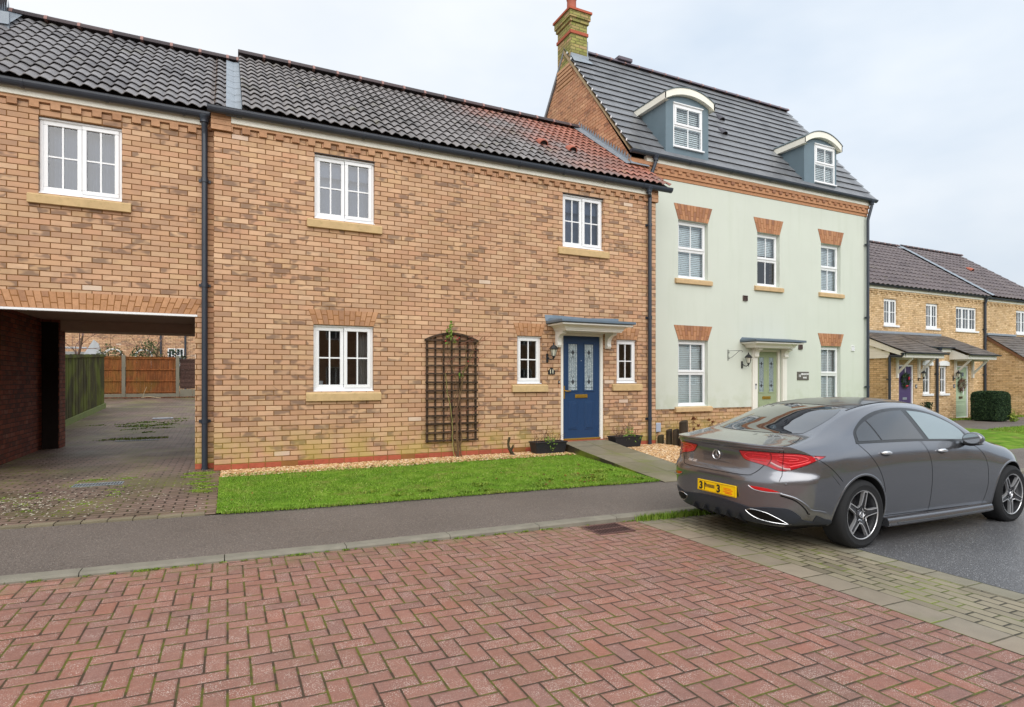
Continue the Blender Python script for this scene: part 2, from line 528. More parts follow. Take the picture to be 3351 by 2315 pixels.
STONE = plain('sill_stone', srgb(198, 170, 130), .85, .3, var=.22, vscale=9, bump=.002, bscale=120)
def sill_mat():
    m = T('sill_stone_stained', .85, .3)
    x, y, z = m.pos()
    c = m.scale(m.rgb(srgb(198, 170, 126)), m.noise(scale=9, detail=4) * .4 + .8)
    st = m.noise(scale=16, detail=5)
    c = m.mix((st.step(.5, .75)) * .30, c, srgb(140, 128, 76))
    m.color(c); m.bump(m.noise(scale=140, detail=2), .002)
    return m.m
STONES = sill_mat()
WHITE = plain('white_paint', srgb(232, 230, 222), .45, .4, var=.07, vscale=4)
def render_coat():
    m = T('render_green', .8, .25); x, y, z = m.pos()
    c = m.scale(m.rgb(srgb(205, 211, 200)), m.noise(scale=1.3, detail=4) * .10 + .95)
    s = m.noise(m.vec(x * 7.0, y * 7.0, z * .55), scale=1.0, detail=4)
    c = m.mix(s.step(.50, .75) * .10, c, srgb(170, 180, 156))
    c = m.mix(z.step(1.5, .75) * m.noise(scale=5, detail=4).step(.4, .65) * .22, c, srgb(160, 170, 130))
    m.color(c).bump(m.noise(scale=180, detail=3), .0015); return m.m
CREAM = render_coat()
SLATEB = plain('dormer_cladding', srgb(104, 122, 132), .5, .4, var=.12, vscale=3)
BLUE = plain('door_blue', srgb(30, 60, 98), .35, .5, var=.05)
SAGE = plain('door_sage', srgb(150, 162, 130), .45, .4, var=.05)
SAGE2 = plain('door_pale_green', srgb(172, 192, 160), .45, .4, var=.05)
PURP = plain('door_purple', srgb(76, 62, 104), .45, .4, var=.06)
BRASS = plain('brass', srgb(206, 164, 70), .28, .5, metal=.85, var=.08)
BLACK = plain('black_metal', srgb(30, 32, 36), .4, .5, var=.1)
BLKP = plain('black_plastic', srgb(36, 38, 42), .5, .4, var=.15)
GALV = plain('galvanised_steel', srgb(170, 180, 190), .4, .5, metal=.6, var=.2)
RUST = plain('cast_iron', srgb(96, 70, 66), .7, .3, metal=.0, var=.3, vscale=14)
SOFF = plain('soffit_board', srgb(186, 164, 148), .75, .3, var=.12)
DKPN = plain('dark_pier_panel', srgb(34, 26, 22), .8, .2, var=.2)
ROOM = plain('room_wall', srgb(112, 92, 80), .9, .2, var=.1)
NET = plain('net_curtain', srgb(98, 108, 132), .9, .1, var=.12, vscale=5)
CURT = plain('curtain_grey', srgb(158, 160, 160), .9, .1, var=.12)
BLIND = plain('blind_white', srgb(246, 252, 254), .5, .3, var=.03)
def timber(name, a, b, green=0.0, sc=1.0):
    m = T(name, .8, .25)
    x, y, z = m.pos(); r = m.attr()
    g = m.noise(m.vec((x + y) * 14.0 + r * 40.0, z * 1.6, r * 9.0), scale=1.6 * sc, detail=5)
    c = m.ramp(g, [(.3, a), (.7, b)])
    c = m.scale(c, r * .5 + .75)
    if green:
        gg = m.noise(scale=1.5, detail=4).step(.40, .66)
        c = m.mix(gg * green, c, srgb(108, 118, 44))
    m.color(c); m.bump(g, .004)
    return m.m
FGREEN = timber('fence_mossy', srgb(58, 56, 34), srgb(82, 78, 46), .75)
FORANGE = timber('fence_orange', srgb(100, 58, 30), srgb(146, 88, 48), .22)
FDARK = timber('fence_dark', srgb(62, 46, 42), srgb(82, 60, 54), .0)
TRWOOD = timber('trellis_wood', srgb(40, 31, 25), srgb(88, 68, 54), .03)
LOGW = timber('log_wood', srgb(50, 42, 34), srgb(84, 72, 58), .1)
BARK = timber('bark', srgb(88, 70, 58), srgb(124, 100, 84), .1)
RSTEM = timber('rose_stem', srgb(104, 78, 60), srgb(140, 104, 84), .25)
LEAF = grass_mat('leaf_green', [(0, srgb(40, 62, 22)), (.5, srgb(70, 100, 34)), (1, srgb(120, 150, 60))])
LEAFD = grass_mat('hedge_leaf', [(0, srgb(26, 40, 26)), (.6, srgb(44, 64, 38)), (1, srgb(74, 96, 56))])
def nogreen(name, stops, rough=.8):
    m = T(name, rough, .2); m.color(m.ramp(m.attr(), stops)); return m.m
HEDGE = nogreen('hedge_foliage', [(0, srgb(26, 42, 30)), (.6, srgb(46, 66, 46)), (1, srgb(80, 104, 66))])
SHRUB = nogreen('shrub_foliage', [(0, srgb(60, 66, 44)), (.6, srgb(92, 100, 66)), (1, srgb(128, 132, 92))])
DEADL = nogreen('dead_leaf', [(0, srgb(74, 44, 30)), (.5, srgb(120, 66, 44)), (1, srgb(160, 100, 60))])
REDH = plain('red_berry', srgb(170, 30, 40), .4)
COMP = plain('compost', srgb(60, 46, 38), .95, .1, var=.3, vscale=40)

def glass(name='window_glass', tint=(.93, .98, .99), refl=.055, rough=.01):
    m = bpy.data.materials.new(name); m.use_nodes = True; t = m.node_tree
    for n in list(t.nodes): t.nodes.remove(n)
    o = t.nodes.new('ShaderNodeOutputMaterial'); mx = t.nodes.new('ShaderNodeMixShader')
    tr = t.nodes.new('ShaderNodeBsdfTransparent'); tr.inputs[0].default_value = (*tint, 1)
    gl = t.nodes.new('ShaderNodeBsdfGlossy'); gl.inputs['Roughness'].default_value = rough; gl.inputs['Color'].default_value = (.95, .97, 1, 1)
    fr = t.nodes.new('ShaderNodeFresnel'); fr.inputs[0].default_value = 1.55
    ad = t.nodes.new('ShaderNodeMath'); ad.operation = 'MULTIPLY_ADD'; ad.inputs[1].default_value = 1.0; ad.inputs[2].default_value = refl; ad.use_clamp = True
    t.links.new(fr.outputs[0], ad.inputs[0]); t.links.new(ad.outputs[0], mx.inputs[0])
    t.links.new(tr.outputs[0], mx.inputs[1]); t.links.new(gl.outputs[0], mx.inputs[2]); t.links.new(mx.outputs[0], o.inputs[0])
    return m
GLASS = glass()
LANT = plain('lantern_glass', srgb(206, 206, 190), .2, .5, var=.15, vscale=30)
def leaded():
    """obscure door glass: rippled pale glass"""
    m = T('obscure_glass', .12, .6)
    n = m.noise(scale=55, detail=3)
    m.color(m.ramp(n, [(.3, srgb(120, 136, 146)), (.55, srgb(168, 182, 188)), (.75, srgb(214, 222, 222))]))
    m.bump(n, .01)
    return m.m
OBSC = leaded()
LCAME = plain('lead_came', srgb(52, 56, 62), .5)
# ------------------------------------------------------------------ building helpers
def wall_holes(mb, x0, x1, z0, z1, Y, holes, depth=.14):
    """front wall face at plane Y with real openings and their reveals"""
    xs = sorted(set([x0, x1] + [h[0] for h in holes] + [h[1] for h in holes]))
    zs = sorted(set([z0, z1] + [h[2] for h in holes] + [h[3] for h in holes]))
    xs = [x for x in xs if x0 <= x <= x1]; zs = [z for z in zs if z0 <= z <= z1]
    for i in range(len(xs) - 1):
        for j in range(len(zs) - 1):
            a, b, c, d = xs[i], xs[i + 1], zs[j], zs[j + 1]
            mx, mz = (a + b) / 2, (c + d) / 2
            if any(h[0] < mx < h[1] and h[2] < mz < h[3] for h in holes): continue
            mb.quad((a, Y, c), (b, Y, c), (b, Y, d), (a, Y, d))
    for (a, b, c, d) in holes:
        mb.quad((a, Y, c), (a, Y, d), (a, Y + depth, d), (a, Y + depth, c))
        mb.quad((b, Y, c), (b, Y + depth, c), (b, Y + depth, d), (b, Y, d))
        mb.quad((a, Y, d), (b, Y, d), (b, Y + depth, d), (a, Y + depth, d))
        mb.quad((a, Y, c), (a, Y + depth, c), (b, Y + depth, c), (b, Y, c))

def room_box(mb, a, b, c, d, y0, y1):
    e = .25
    mb.quad((a - e, y1, c - e), (b + e, y1, c - e), (b + e, y1, d + e), (a - e, y1, d + e))
    mb.quad((a - e, y0, c - e), (a - e, y1, c - e), (a - e, y1, d + e), (a - e, y0, d + e))
    mb.quad((b + e, y0, c - e), (b + e, y1, c - e), (b + e, y1, d + e), (b + e, y0, d + e))
    mb.quad((a - e, y0, d + e), (b + e, y0, d + e), (b + e, y1, d + e), (a - e, y1, d + e))
    mb.quad((a - e, y0, c - e), (b + e, y0, c - e), (b + e, y1, c - e), (a - e, y1, c - e))

def frame_rect(mb, a, b, c, d, y0, y1, w, wb=None, wt=None):
    wb = w if wb is None else wb; wt = w if wt is None else wt
    mb.bbox(a, b, y0, y1, c, c + wb, .004); mb.bbox(a, b, y0, y1, d - wt, d, .004)
    mb.bbox(a, a + w, y0 + .0015, y1, c + wb, d - wt, .004); mb.bbox(b - w, b, y0 + .0015, y1, c + wb, d - wt, .004)

def curtain_mb(a, b, c, d, y, amp=.018, waves=9):
    mb = MB(); n = max(12, int(waves * 8)); ps = []
    for i in range(n + 1):
        t = i / n; ps.append((a + (b - a) * t, y + amp * math.sin(t * waves * 2 * PI) + amp * .4 * math.sin(t * 31)))
    for i in range(n):
        (xa, ya), (xb, yb) = ps[i], ps[i + 1]
        mb.quad((xa, ya, c), (xb, yb, c), (xb, yb, d), (xa, ya, d))
    return mb

def casement(parent, a, b, c, d, Y, lights=2, cols=2, rows=2, setback=.055, sill=None, inside='net', room_d=1.3, split=None, label=None, head=.03):
    """white upvc casement with glazing bars in opening (a,b,c,d) of wall plane Y"""
    f0 = Y + setback; f1 = f0 + .07
    mb = MB(); frame_rect(mb, a + .002, b - .002, c + .002, d - .002, f0, f1, .038, .055, .04)
    mb.bbox(a - .0, b + .025, f0 - .05, f0 + .02, c - .012, c + .012, .004)          # upvc cill nose
    mb.box(a + .0, b - .0, f0 - .018, f0 + .01, d - .028, d - .004)                   # head drip
    edges = [a + .036, b - .036] if lights == 1 else ([a + .036, (a + b) / 2, b - .036] if not split else [a + .036, split, b - .036])
    panes = MB(); bars = MB()
    for k in range(len(edges) - 1):
        u0, u1 = edges[k], edges[k + 1]
        if lights == 2 and k == 0: u1 -= .0
        s0 = f0 - .014 if (lights == 1 or k == lights - 1 or lights == 3 or setback < .05) else f0 + .004
        g0, g1 = c + .052, d - .038
        frame_rect(mb, u0 + .003, u1 - .003, g0, g1, s0, s0 + .05, .05)
        p0, p1, q0, q1 = u0 + .053, u1 - .053, g0 + .05, g1 - .05
        panes.quad((p0, s0 + .026, q0), (p1, s0 + .026, q0), (p1, s0 + .026, q1), (p0, s0 + .026, q1))
        for i in range(1, cols):
            x = p0 + (p1 - p0) * i / cols; bars.box(x - .010, x + .010, s0 + .012, s0 + .034, q0, q1)
        for j in range(1, rows):
            z = q0 + (q1 - q0) * j / rows; bars.box(p0, p1, s0 + .0135, s0 + .0325, z - .010, z + .010)
    w = mb.build('window', UPVC, parent)
    if label: w['label'] = label
    bars.build('glazing_bars', UPVC, w, local=False) if bars.v else None
    panes.build('pane', GLASS, w, fixn=False)
    rb = MB(); room_box(rb, a, b, c, d, f1, f1 + room_d); rb.build('room', ROOM, w)
    fill_inside(w, a, b, c, d, f1, inside)
    if sill: stone_sill(w, a, b, c, Y, sill)
    return w

def fill_inside(w, a, b, c, d, y, inside):
    if inside == 'net':
        curtain_mb(a, b, c, d, y + .10, .012, 12).build('net_curtain', NET, w, smooth=True)
    elif inside == 'blindtop':
        curtain_mb(a, b, c, d, y + .12, .01, 10).build('net_curtain', plain('net_grey', srgb(98, 108, 132), .9, .1, var=.15), w, smooth=True)
        mb = MB(); mb.box(a, b, y + .03, y + .035, d - .30, d); mb.build('roller_blind', NET, w)
    elif inside == 'curtains':
        wd = (b - a) * .26
        curtain_mb(a, a + wd * .45, c, d, y + .10, .02, 4).build('curtain', CURT, w, smooth=True)
        curtain_mb(b - wd, b - .02, c, d, y + .10, .02, 5).build('curtain', CURT, w, smooth=True)
    elif inside == 'blind' or inside == 'blindhalf':
        mb = MB(); z = c + .02
        z = c + .02 if inside == 'blind' else c + (d - c) * .62
        while z < d - .02:
            mb.add([(a, y + .034, z - .0185), (b, y + .034, z - .0185), (b, y + .046, z + .0185), (a, y + .046, z + .0185)], [(0, 1, 2, 3)])
            z += .042
        mb.build('venetian_blind', BLIND, w)
    elif inside == 'dark':
        pass

def stone_sill(w, a, b, c, Y, kind, h=.13, ov=.11, proj=.05, ssl=STONES):
    mb = MB()
    x0, x1 = a - ov, b + ov
    mb.prism([(Y - proj, c - h - .015), (Y - proj, c - .035), (Y - .005, c - .012), (Y + .055, c - .006), (Y + .055, c - h - .015)], 'x', x0, x1)
    mb.build('stone_sill', ssl if kind == 'stained' else STONE, w, bevel=.004)

def sash(parent, a, b, c, d, Y, setback=.09, inside='blind', sill=True):
    """mock sash: fixed lower light and top-hung upper light, two panes each"""
    f0 = Y + setback; f1 = f0 + .07
    mb = MB(); frame_rect(mb, a + .002, b - .002, c + .002, d - .002, f0, f1, .036, .05, .045)
    mb.bbox(a, b + .01, f0 - .04, f0 + .02, c - .01, c + .014, .004)
    mb.box(a, b, f0 - .02, f0 + .01, d - .03, d - .004)
    zm = c + (d - c) * .505
    mb.bbox(a + .036, b - .036, f0 + .003, f1 - .002, zm - .03, zm + .012, .004)
    # upper light sits proud
    frame_rect(mb, a + .036, b - .036, zm + .010, d - .042, f0 - .016, f0 + .03, .05, .055)
    frame_rect(mb, a + .036, b - .036, c + .05, zm - .028, f0 + .006, f0 + .04, .02)
    w = mb.build('window', UPVC, parent)
    panes = MB(); bars = MB()
    for (q0, q1, s, e) in ((zm + .065, d - .092, f0 + .010, .086), (c + .07, zm - .048, f0 + .024, .056)):
        panes.quad((a + e, s, q0), (b - e, s, q0), (b - e, s, q1), (a + e, s, q1))
        x = (a + b) / 2; bars.box(x - .011, x + .011, s - .012, s + .008, q0, q1)
    bars.build('glazing_bars', UPVC, w); panes.build('pane', GLASS, w, fixn=False)
    rb = MB(); room_box(rb, a, b, c, d, f1, f1 + 1.0); rb.build('room', ROOM, w)
    fill_inside(w, a, b, c, d, f1, inside)
    if sill: stone_sill(w, a, b, c, Y, 'plain', .11, .10, .055)
    return w

def arch_lintel(parent, a, b, z0, h, Y, mat=ARCH, splay=.10, proud=.004, n=None, stag=True):
    mb = MB()
    n = n or int(round((b - a) / .075))
    mb.mi = 1
    mb.prism([(a - .0, z0), (b + .0, z0), (b + splay, z0 + h), (a - splay, z0 + h)], 'y', Y - proud + .003, Y + .03, .5)
    mb.mi = 0
    j = .005
    for i in range(n):
        def P(t, s): # t along, s up
            lo = a + (b - a) * t; hi = (a - splay) + (b - a + 2 * splay) * t
            return (lo + (hi - lo) * s, z0 + h * s)
        t0, t1 = i / n, (i + 1) / n; dt = j / (b - a)
        cuts = [(0, .62), (.62, 1)] if (i % 2 == 0) else [(0, .30), (.30, 1)]
        if h < .26: cuts = [(0, .66), (.66, 1)] if i % 2 == 0 else [(0, .34), (.34, 1)]
        for s0, s1 in cuts:
            e = .006 / h
            q = [P(t0 + dt, s0 + (e if s0 else 0)), P(t1 - dt, s0 + (e if s0 else 0)), P(t1 - dt, s1 - (e if s1 < 1 else 0)), P(t0 + dt, s1 - (e if s1 < 1 else 0))]
            mb.prism(q, 'y', Y - proud, Y + .02, R.random())
    return mb.build('brick_arch', [mat, MORT], parent)

def half_gutter(parent, x0, x1, Yc, ztop, r=.058, brk=.9, stops=True, dz_=1.4):
    mb = MB(); n = 10; o = []; 
    for k in range(n + 1):
        t = PI + PI * k / n; o.append((Yc + r * math.cos(t), ztop + dz_ * r * math.sin(t)))
    for k in range(n, -1, -1):
        t = PI + PI * k / n; o.append((Yc + (r - .006) * math.cos(t), ztop + dz_ * (r - .006) * math.sin(t)))
    o = [(o[0][0] - .004, o[0][1] + .006)] + o
    mb.prism(o, 'x', x0, x1)
    for e in (x0, x1):
        if stops: mb.prism([(Yc + (r + .003) * math.cos(PI + PI * k / 10), ztop + .008 + dz_ * (r + .003) * math.sin(PI + PI * k / 10)) for k in range(11)], 'x', e - .006, e + .006)
    x = x0 + .35
    while x < x1 - .1:
        p = [(Yc + (r + .006) * math.cos(PI + PI * k / 10), ztop + dz_ * (r + .007) * math.sin(PI + PI * k / 10)) for k in range(11)] + [(Yc + r + .05, ztop - .01), (Yc + r + .05, ztop + .012)]
        mb.prism(p, 'x', x - .016, x + .016); x += brk
    return mb.build('gutter', GUT, parent)

def downpipe(parent, x, Yw, z0, z1, r=.036, swan=None, mat=None, collars=None):
    """round downpipe against wall plane Yw; swan: (x_top, y_top, z_top) offset head"""
    mb = MB(); y = Yw - r - .025
    pts = [(x, y, z0), (x, y, z1)]
    mb.tube(pts, r, 14)
    if swan:
        sx, sy, sz = swan
        mb.tube([(x, y, z1 - .01), (x, y, z1 + .03), (sx, sy, sz - .10), (sx, sy, sz)], r * 1.02, 14)
        mb.lathe([(r * 1.5, -.075), (r * 1.5, -.02), (r * 2.0, .01), (r * 2.0, .02)], (sx, sy, sz), 'z', 14)
    for zc in (collars or [z0 + (z1 - z0) * k / 3 for k in (1, 2)]):
        mb.lathe([(r * 1.0, -.03), (r * 1.22, -.03), (r * 1.22, .03), (r * 1.0, .03)], (x, y, zc), 'z', 14)
        mb.box(x - r * 1.9, x + r * 1.9, Yw - .02, Yw - .008, zc - .02, zc + .02)
        mb.box(x - .02, x + .02, y, Yw - .01, zc - .012, zc + .012)
    mb.tube([(x, y, z0 + .04), (x, y, z0 - .02)], r * 1.12, 14)
    return mb.build('downpipe', mat or PIPE, parent, autos=40)

def wave_roof(x0, x1, ye, ze, yr, zr, nrows, period, amp, mat, parent, seg=8, name='roof', lip=.02, cut=None, tilew=None, jit=.0025, holes=None):
    """profiled tiles, course by course, from eave (ye,ze) to ridge (yr,zr)"""
    mb = MB()
    L = math.hypot(yr - ye, zr - ze); cy, cz = (yr - ye) / L, (zr - ze) / L; ny, nz = -cz, cy
    def W(x):
        t = (x - x0) / period % 1.0
        return amp * (math.sin(2 * PI * t) + .28 * math.sin(4 * PI * t + .6))
    tw = tilew or period
    nx = int((x1 - x0) / period * seg) if amp > 0 else int((x1 - x0) / tw) + 1
    xs = [x0 + (x1 - x0) * i / nx for i in range(nx + 1)] if amp > 0 else [x0 + i * tw for i in range(nx)] + [x1]
    for k in range(nrows):
        s0, s1 = L * k / nrows, L * (k + 1) / nrows
        shift = (k % 2) * .5 * tw if amp == 0 else 0
        vs = []; fs = []; rr = []
        rowx = xs if amp > 0 else sorted(set([x0, x1] + [x for x in [q + shift for q in xs] if x0 < x < x1]))
        n = len(rowx)
        rnds = {}
        for i, x in enumerate(rowx):
            tid = int((x - x0 + .0001) / tw)
            rnds.setdefault(tid, R.random())
            jj = (rnds[tid] - .5) * 2 * jit
            h0 = W(x) + lip + jj; h1 = W(x) + .002; th = .009 if amp > 0 else .012
            sa, sb = s0 - .022, s1 + .03
            vs += [(x, ye + cy * sa + ny * (h0 - th), ze + cz * sa + nz * (h0 - th)),
                   (x, ye + cy * sa + ny * h0, ze + cz * sa + nz * h0),
                   (x, ye + cy * sb + ny * h1, ze + cz * sb + nz * h1)]
        for i in range(n - 1):
            xm = (rowx[i] + rowx[i + 1]) / 2
            if holes and any(h[0] < xm < h[1] and h[2] < (s0 + s1) / 2 < h[3] for h in holes): continue
            tid = int((rowx[i] - x0 + .0001) / tw)
            rv = rnds.get(tid, .5)
            a = i * 3; b = a + 3
            fs += [(a, b, b + 1, a + 1), (a + 1, b + 1, b + 2, a + 2)]; rr += [rv, rv]
        base = len(mb.v)
        mb.v.extend(vs)
        for f, q in zip(fs, rr):
            mb.f.append(tuple(i + base for i in f)); mb.m.append(0); mb.r.append(q)
    return mb.build(name, mat, parent, autos=35 if amp > 0 else None, fixn=False)

def ridge_tiles(parent, x0, x1, y, z, r=.12, step=.45, mat=None, gapmat=True, name='ridge'):
    mb = MB(); x = x0
    while x < x1 - .05:
        e = min(x + step, x1)
        o = [(y + (r) * math.cos(t), z - .05 + r * math.sin(t)) for t in [PI * (.05 + .9 * k / 8) for k in range(9)]]
        o += [(y + (r - .015) * math.cos(t), z - .05 + (r - .015) * math.sin(t)) for t in [PI * (.95 - .9 * k / 8) for k in range(9)]]
        mb.mi = 0; mb.prism(o, 'x', x + .006, e - .006, R.random())
        mb.mi = 1
        o2 = [(y + (r + .004) * math.cos(t), z - .05 + (r + .006) * math.sin(t)) for t in [PI * (.05 + .9 * k / 8) for k in range(9)]]
        mb.prism(o2, 'x', e - .022, e + .022, .8)
        x = e
    return mb.build(name, [mat or RIDGE, plain('ridge_mortar', srgb(150, 116, 110), .8)], parent)

def dentils(parent, x0, x1, Y, ztop, mat, start=None, tag_='dentil_course', step=.225, lower=None, proj=.03):
    """oversailing course with header bricks hung under it"""
    mb = MB()
    mb.box(x0, x1, Y - proj, Y + .02, ztop, ztop + .075, .4)
    x = x0 + .17
    while x < x1 - .12:
        mb.box(x, x + .103, Y - proj - .002, Y + .02, ztop - .076, ztop, R.random()); x += step
    if lower:
        for z, p in lower: mb.box(x0, x1, Y - p, Y + .02, z - .075, z, .5)
    return mb.build(tag_, mat, parent)

def trim_tube(parent, name, pts, rad, mat, n=8):
    mb = MB(); mb.tube(pts, rad, n); return mb.build(name, mat, parent, autos=40)

def canopy(parent, x0, x1, Y, zb, zt, dep, proj, lead_mat, lead_h=.045):
    """classical door canopy: stepped and coved cornice under a lead slab"""
    mb = MB(); rs = []
    prof = [(0, 0), (.012, .0), (.012, .03), (.028, .032), (.032, .055), (.045, .085), (.075, .115), (.115, .14), (.15, .155), (.158, .175), (.158, zt - zb)]
    k = proj / .158
    for p, z in prof:
        p *= k; z = min(z * (zt - zb) / .19, zt - zb)
        rs.append([(x0 - p, Y, zb + z), (x0 - p, Y - dep - p, zb + z), (x1 + p, Y - dep - p, zb + z), (x1 + p, Y, zb + z)])
    mb.rings(rs)
    c = mb.build('canopy', WHITE, parent)
    l = MB(); p = proj + .035
    l.rings([[(x0 - p, Y, zt), (x0 - p, Y - dep - p, zt), (x1 + p, Y - dep - p, zt), (x1 + p, Y, zt)],
             [(x0 - p - .006, Y, zt + .01), (x0 - p - .006, Y - dep - p - .006, zt + .01), (x1 + p + .006, Y - dep - p - .006, zt + .01), (x1 + p + .006, Y, zt + .01)],
             [(x0 - p - .004, Y, zt + lead_h), (x0 - p - .004, Y - dep - p - .004, zt + lead_h), (x1 + p + .004, Y - dep - p - .004, zt + lead_h), (x1 + p + .004, Y, zt + lead_h)],
             [(x0 - p + .06, Y, zt + lead_h + .065), (x0 - p + .14, Y - dep - p + .14, zt + lead_h + .018), (x1 + p - .14, Y - dep - p + .14, zt + lead_h + .018), (x1 + p - .06, Y, zt + lead_h + .065)]])
    l.build('lead_roof', lead_mat, c)
    return c

def scroll_bracket(parent, x0, x1, Y, ztop, h, dep, mat):
    """solid corbel with a hollow curved underside"""
    pts = [(Y, ztop), (Y - dep, ztop), (Y - dep, ztop - .035)]
    for k in range(9):
        t = k / 8 * PI / 2
        pts.append((Y - dep * .30 - (dep * .62) * (1 - math.sin(t)), ztop - .05 - (h * .5) * (1 - math.cos(t))))
    pts += [(Y - dep * .36, ztop - h * .86), (Y - dep * .26, ztop - h), (Y, ztop - h)]
    mb = MB(); mb.prism(pts, 'x', x0, x1)
    return mb.build('canopy_bracket', mat, parent, bevel=.004)

def door_leaf(parent, a, b, c, d, Yd, mat, glasses, label, plate_z, plate_mat, handle=None, bumps=None, plate_x=None):
    mb = MB(); mb.box(a, b, Yd, Yd + .045, c, d)
    for (g0, g1, h0, h1) in glasses:     # raised moulding around each glazed panel
        frame_rect(mb, g0 - .032, g1 + .032, h0 - .032, h1 + .032, Yd - .012, Yd + .01, .03)
    for (g0, g1, h0, h1) in (bumps or []):
        mb.bbox(g0, g1, Yd - .008, Yd + .01, h0, h1, .006)
        mb.bbox(g0 + .03, g1 - .03, Yd - .015, Yd, h0 + .03, h1 - .03, .008)
    door = mb.build('door', mat, parent)
    if label: door['label'] = label
    for (g0, g1, h0, h1) in glasses:
        g = MB(); g.quad((g0, Yd - .002, h0), (g1, Yd - .002, h0), (g1, Yd - .002, h1), (g0, Yd - .002, h1))
        g.mi = 1; w = g1 - g0; xm = (g0 + g1) / 2; H = h1 - h0; y = Yd - .0045
        def bar(x0, z0, x1, z1, t=.0035):
            dx, dz = x1 - x0, z1 - z0; l = math.hypot(dx, dz); ux, uz = -dz / l * t, dx / l * t
            g.quad((x0 + ux, y, z0 + uz), (x0 - ux, y, z0 - uz), (x1 - ux, y, z1 - uz), (x1 + ux, y, z1 + uz))
        for f in (.16, .84): bar(g0 + w * f, h0, g0 + w * f, h1)
        for z in (h0 + H * .05, h0 + H * .18, h1 - H * .18): bar(g0, z, g1, z)
        for s in (-1, 1): bar(xm + s * w * .13, h0 + H * .26, xm + s * w * .13, h1 - H * .26)
        for zc in (h0 + H * .18, h1 - H * .18):
            g.add([(xm, y - .001, zc - .055), (xm + .038, y - .001, zc), (xm, y - .001, zc + .055), (xm - .038, y - .001, zc)], [(0, 1, 2, 3)])
            for s in (-1, 1): bar(xm, zc + (.055 if zc < (h0 + h1) / 2 else -.055), xm + s * w * .13, zc + (.13 if zc < (h0 + h1) / 2 else -.13))
        g.build('glazed_panel', [OBSC, LCAME], door)
    lp = MB(); px = plate_x or (a + b) / 2
    lp.bbox(px - .135, px + .135, Yd - .016, Yd, plate_z - .035, plate_z + .035, .005)
    lp.bbox(px - .115, px + .115, Yd - .022, Yd - .012, plate_z - .022, plate_z + .022, .004)
    lp.build('letter_plate', plate_mat, door)
    if handle:
        h = MB(); hx, hz = handle
        h.bbox(hx - .016, hx + .016, Yd - .014, Yd, hz - .13, hz + .11, .004)
        h.tube([(hx, Yd - .01, hz + .02), (hx, Yd - .055, hz + .02), (hx + .05, Yd - .058, hz + .012), (hx + .12, Yd - .05, hz + .018)], .009, 8)
        h.build('handle', plate_mat, door)
    sp = MB(); sp.lathe([(0, -.006), (.009, -.005), (.009, .0)], ((a + b) / 2, Yd - .001, c + (d - c) * .76), 'y', 10)
    sp.build('spy_hole', GALV, door)
    return door

def lantern(loc, label, s=1.0, group=None, side=1):
    """four-sided coach lantern on a wall bracket, wall on its +Y side"""
    root = empty('wall_lantern', loc, 0, label, 'wall lantern', group)
    m = MB(); m.bbox(-.022 * s, .022 * s, -.022, 0, -.10 * s, .08 * s, .006)
    m.tube([(0, -.015, .02 * s), (.02 * s * side, -.06 * s, -.035 * s), (.05 * s * side, -.11 * s, -.045 * s), (.065 * s * side, -.15 * s, -.01 * s)], .011 * s, 8)
    m.build('bracket', BLACK, root, local=True)
    cx, cy, z = .068 * s * side, -.15 * s, 0
    def ring(r, h, rot=PI / 6): return [(cx + r * s * math.cos(rot + PI * 2 * k / 6), cy + r * s * math.sin(rot + PI * 2 * k / 6), z + h * s) for k in range(6)]
    b = MB()
    b.lathe([(.0, -.06 * s), (.007 * s, -.055 * s), (.007 * s, -.02 * s), (.02 * s, -.01 * s), (.03 * s, .012 * s), (.026 * s, .02 * s)], (cx, cy, z), 'z', 12)
    b.rings([ring(.034, .02), ring(.038, .03)])
    for k in range(6):
        a0, a1 = ring(.038, .03)[k], ring(.070, .165)[k]
        b.tube([a0, a1], .005 * s, 6)
    b.rings([ring(.094, .163), ring(.098, .170), ring(.080, .190), ring(.045, .235), ring(.016, .25)])
    b.lathe([(.016 * s, .25 * s), (.012 * s, .262 * s), (.018 * s, .272 * s), (.006 * s, .285 * s), (0, .31 * s)], (cx, cy, z), 'z', 10)
    b.build('lantern_frame', BLACK, root, local=True)
    g = MB(); g.rings([ring(.034, .031), ring(.066, .163)]); g.build('lantern_glass', LANT, root, local=True)
    return root
# ------------------------------------------------------------------ the ground
def zroad(X):
    if X < 5.0: return -.0225 * max(X, -8.0)
    return -.1125 - .011 * (min(X, 8.5) - 5.0)
def kerb_up(X): return .028 if X < 1.0 else (.028 + .03 * min(1, (X - 1) / 3.0))
def zkerb(X): return zroad(X) + kerb_up(X)
def zfoot(X, Y): return zkerb(X) + .004 + (Y - 5.13) * .022
def zlawn(X, Y):
    f = zfoot(X, 6.5) + .012
    t = min(1, max(0, (Y - 6.5) / 2.4))
    return f + (.105 - f) * t
def zdrive(X, Y):
    if Y < 9: 
        f = zfoot(X, 6.6) + .002; t = max(0, (Y - 6.6) / 2.4); return f + (.105 - f) * t
    if Y < 14.2: return .105 + (Y - 9) * .004
    return .126 + (Y - 14.2) * .044

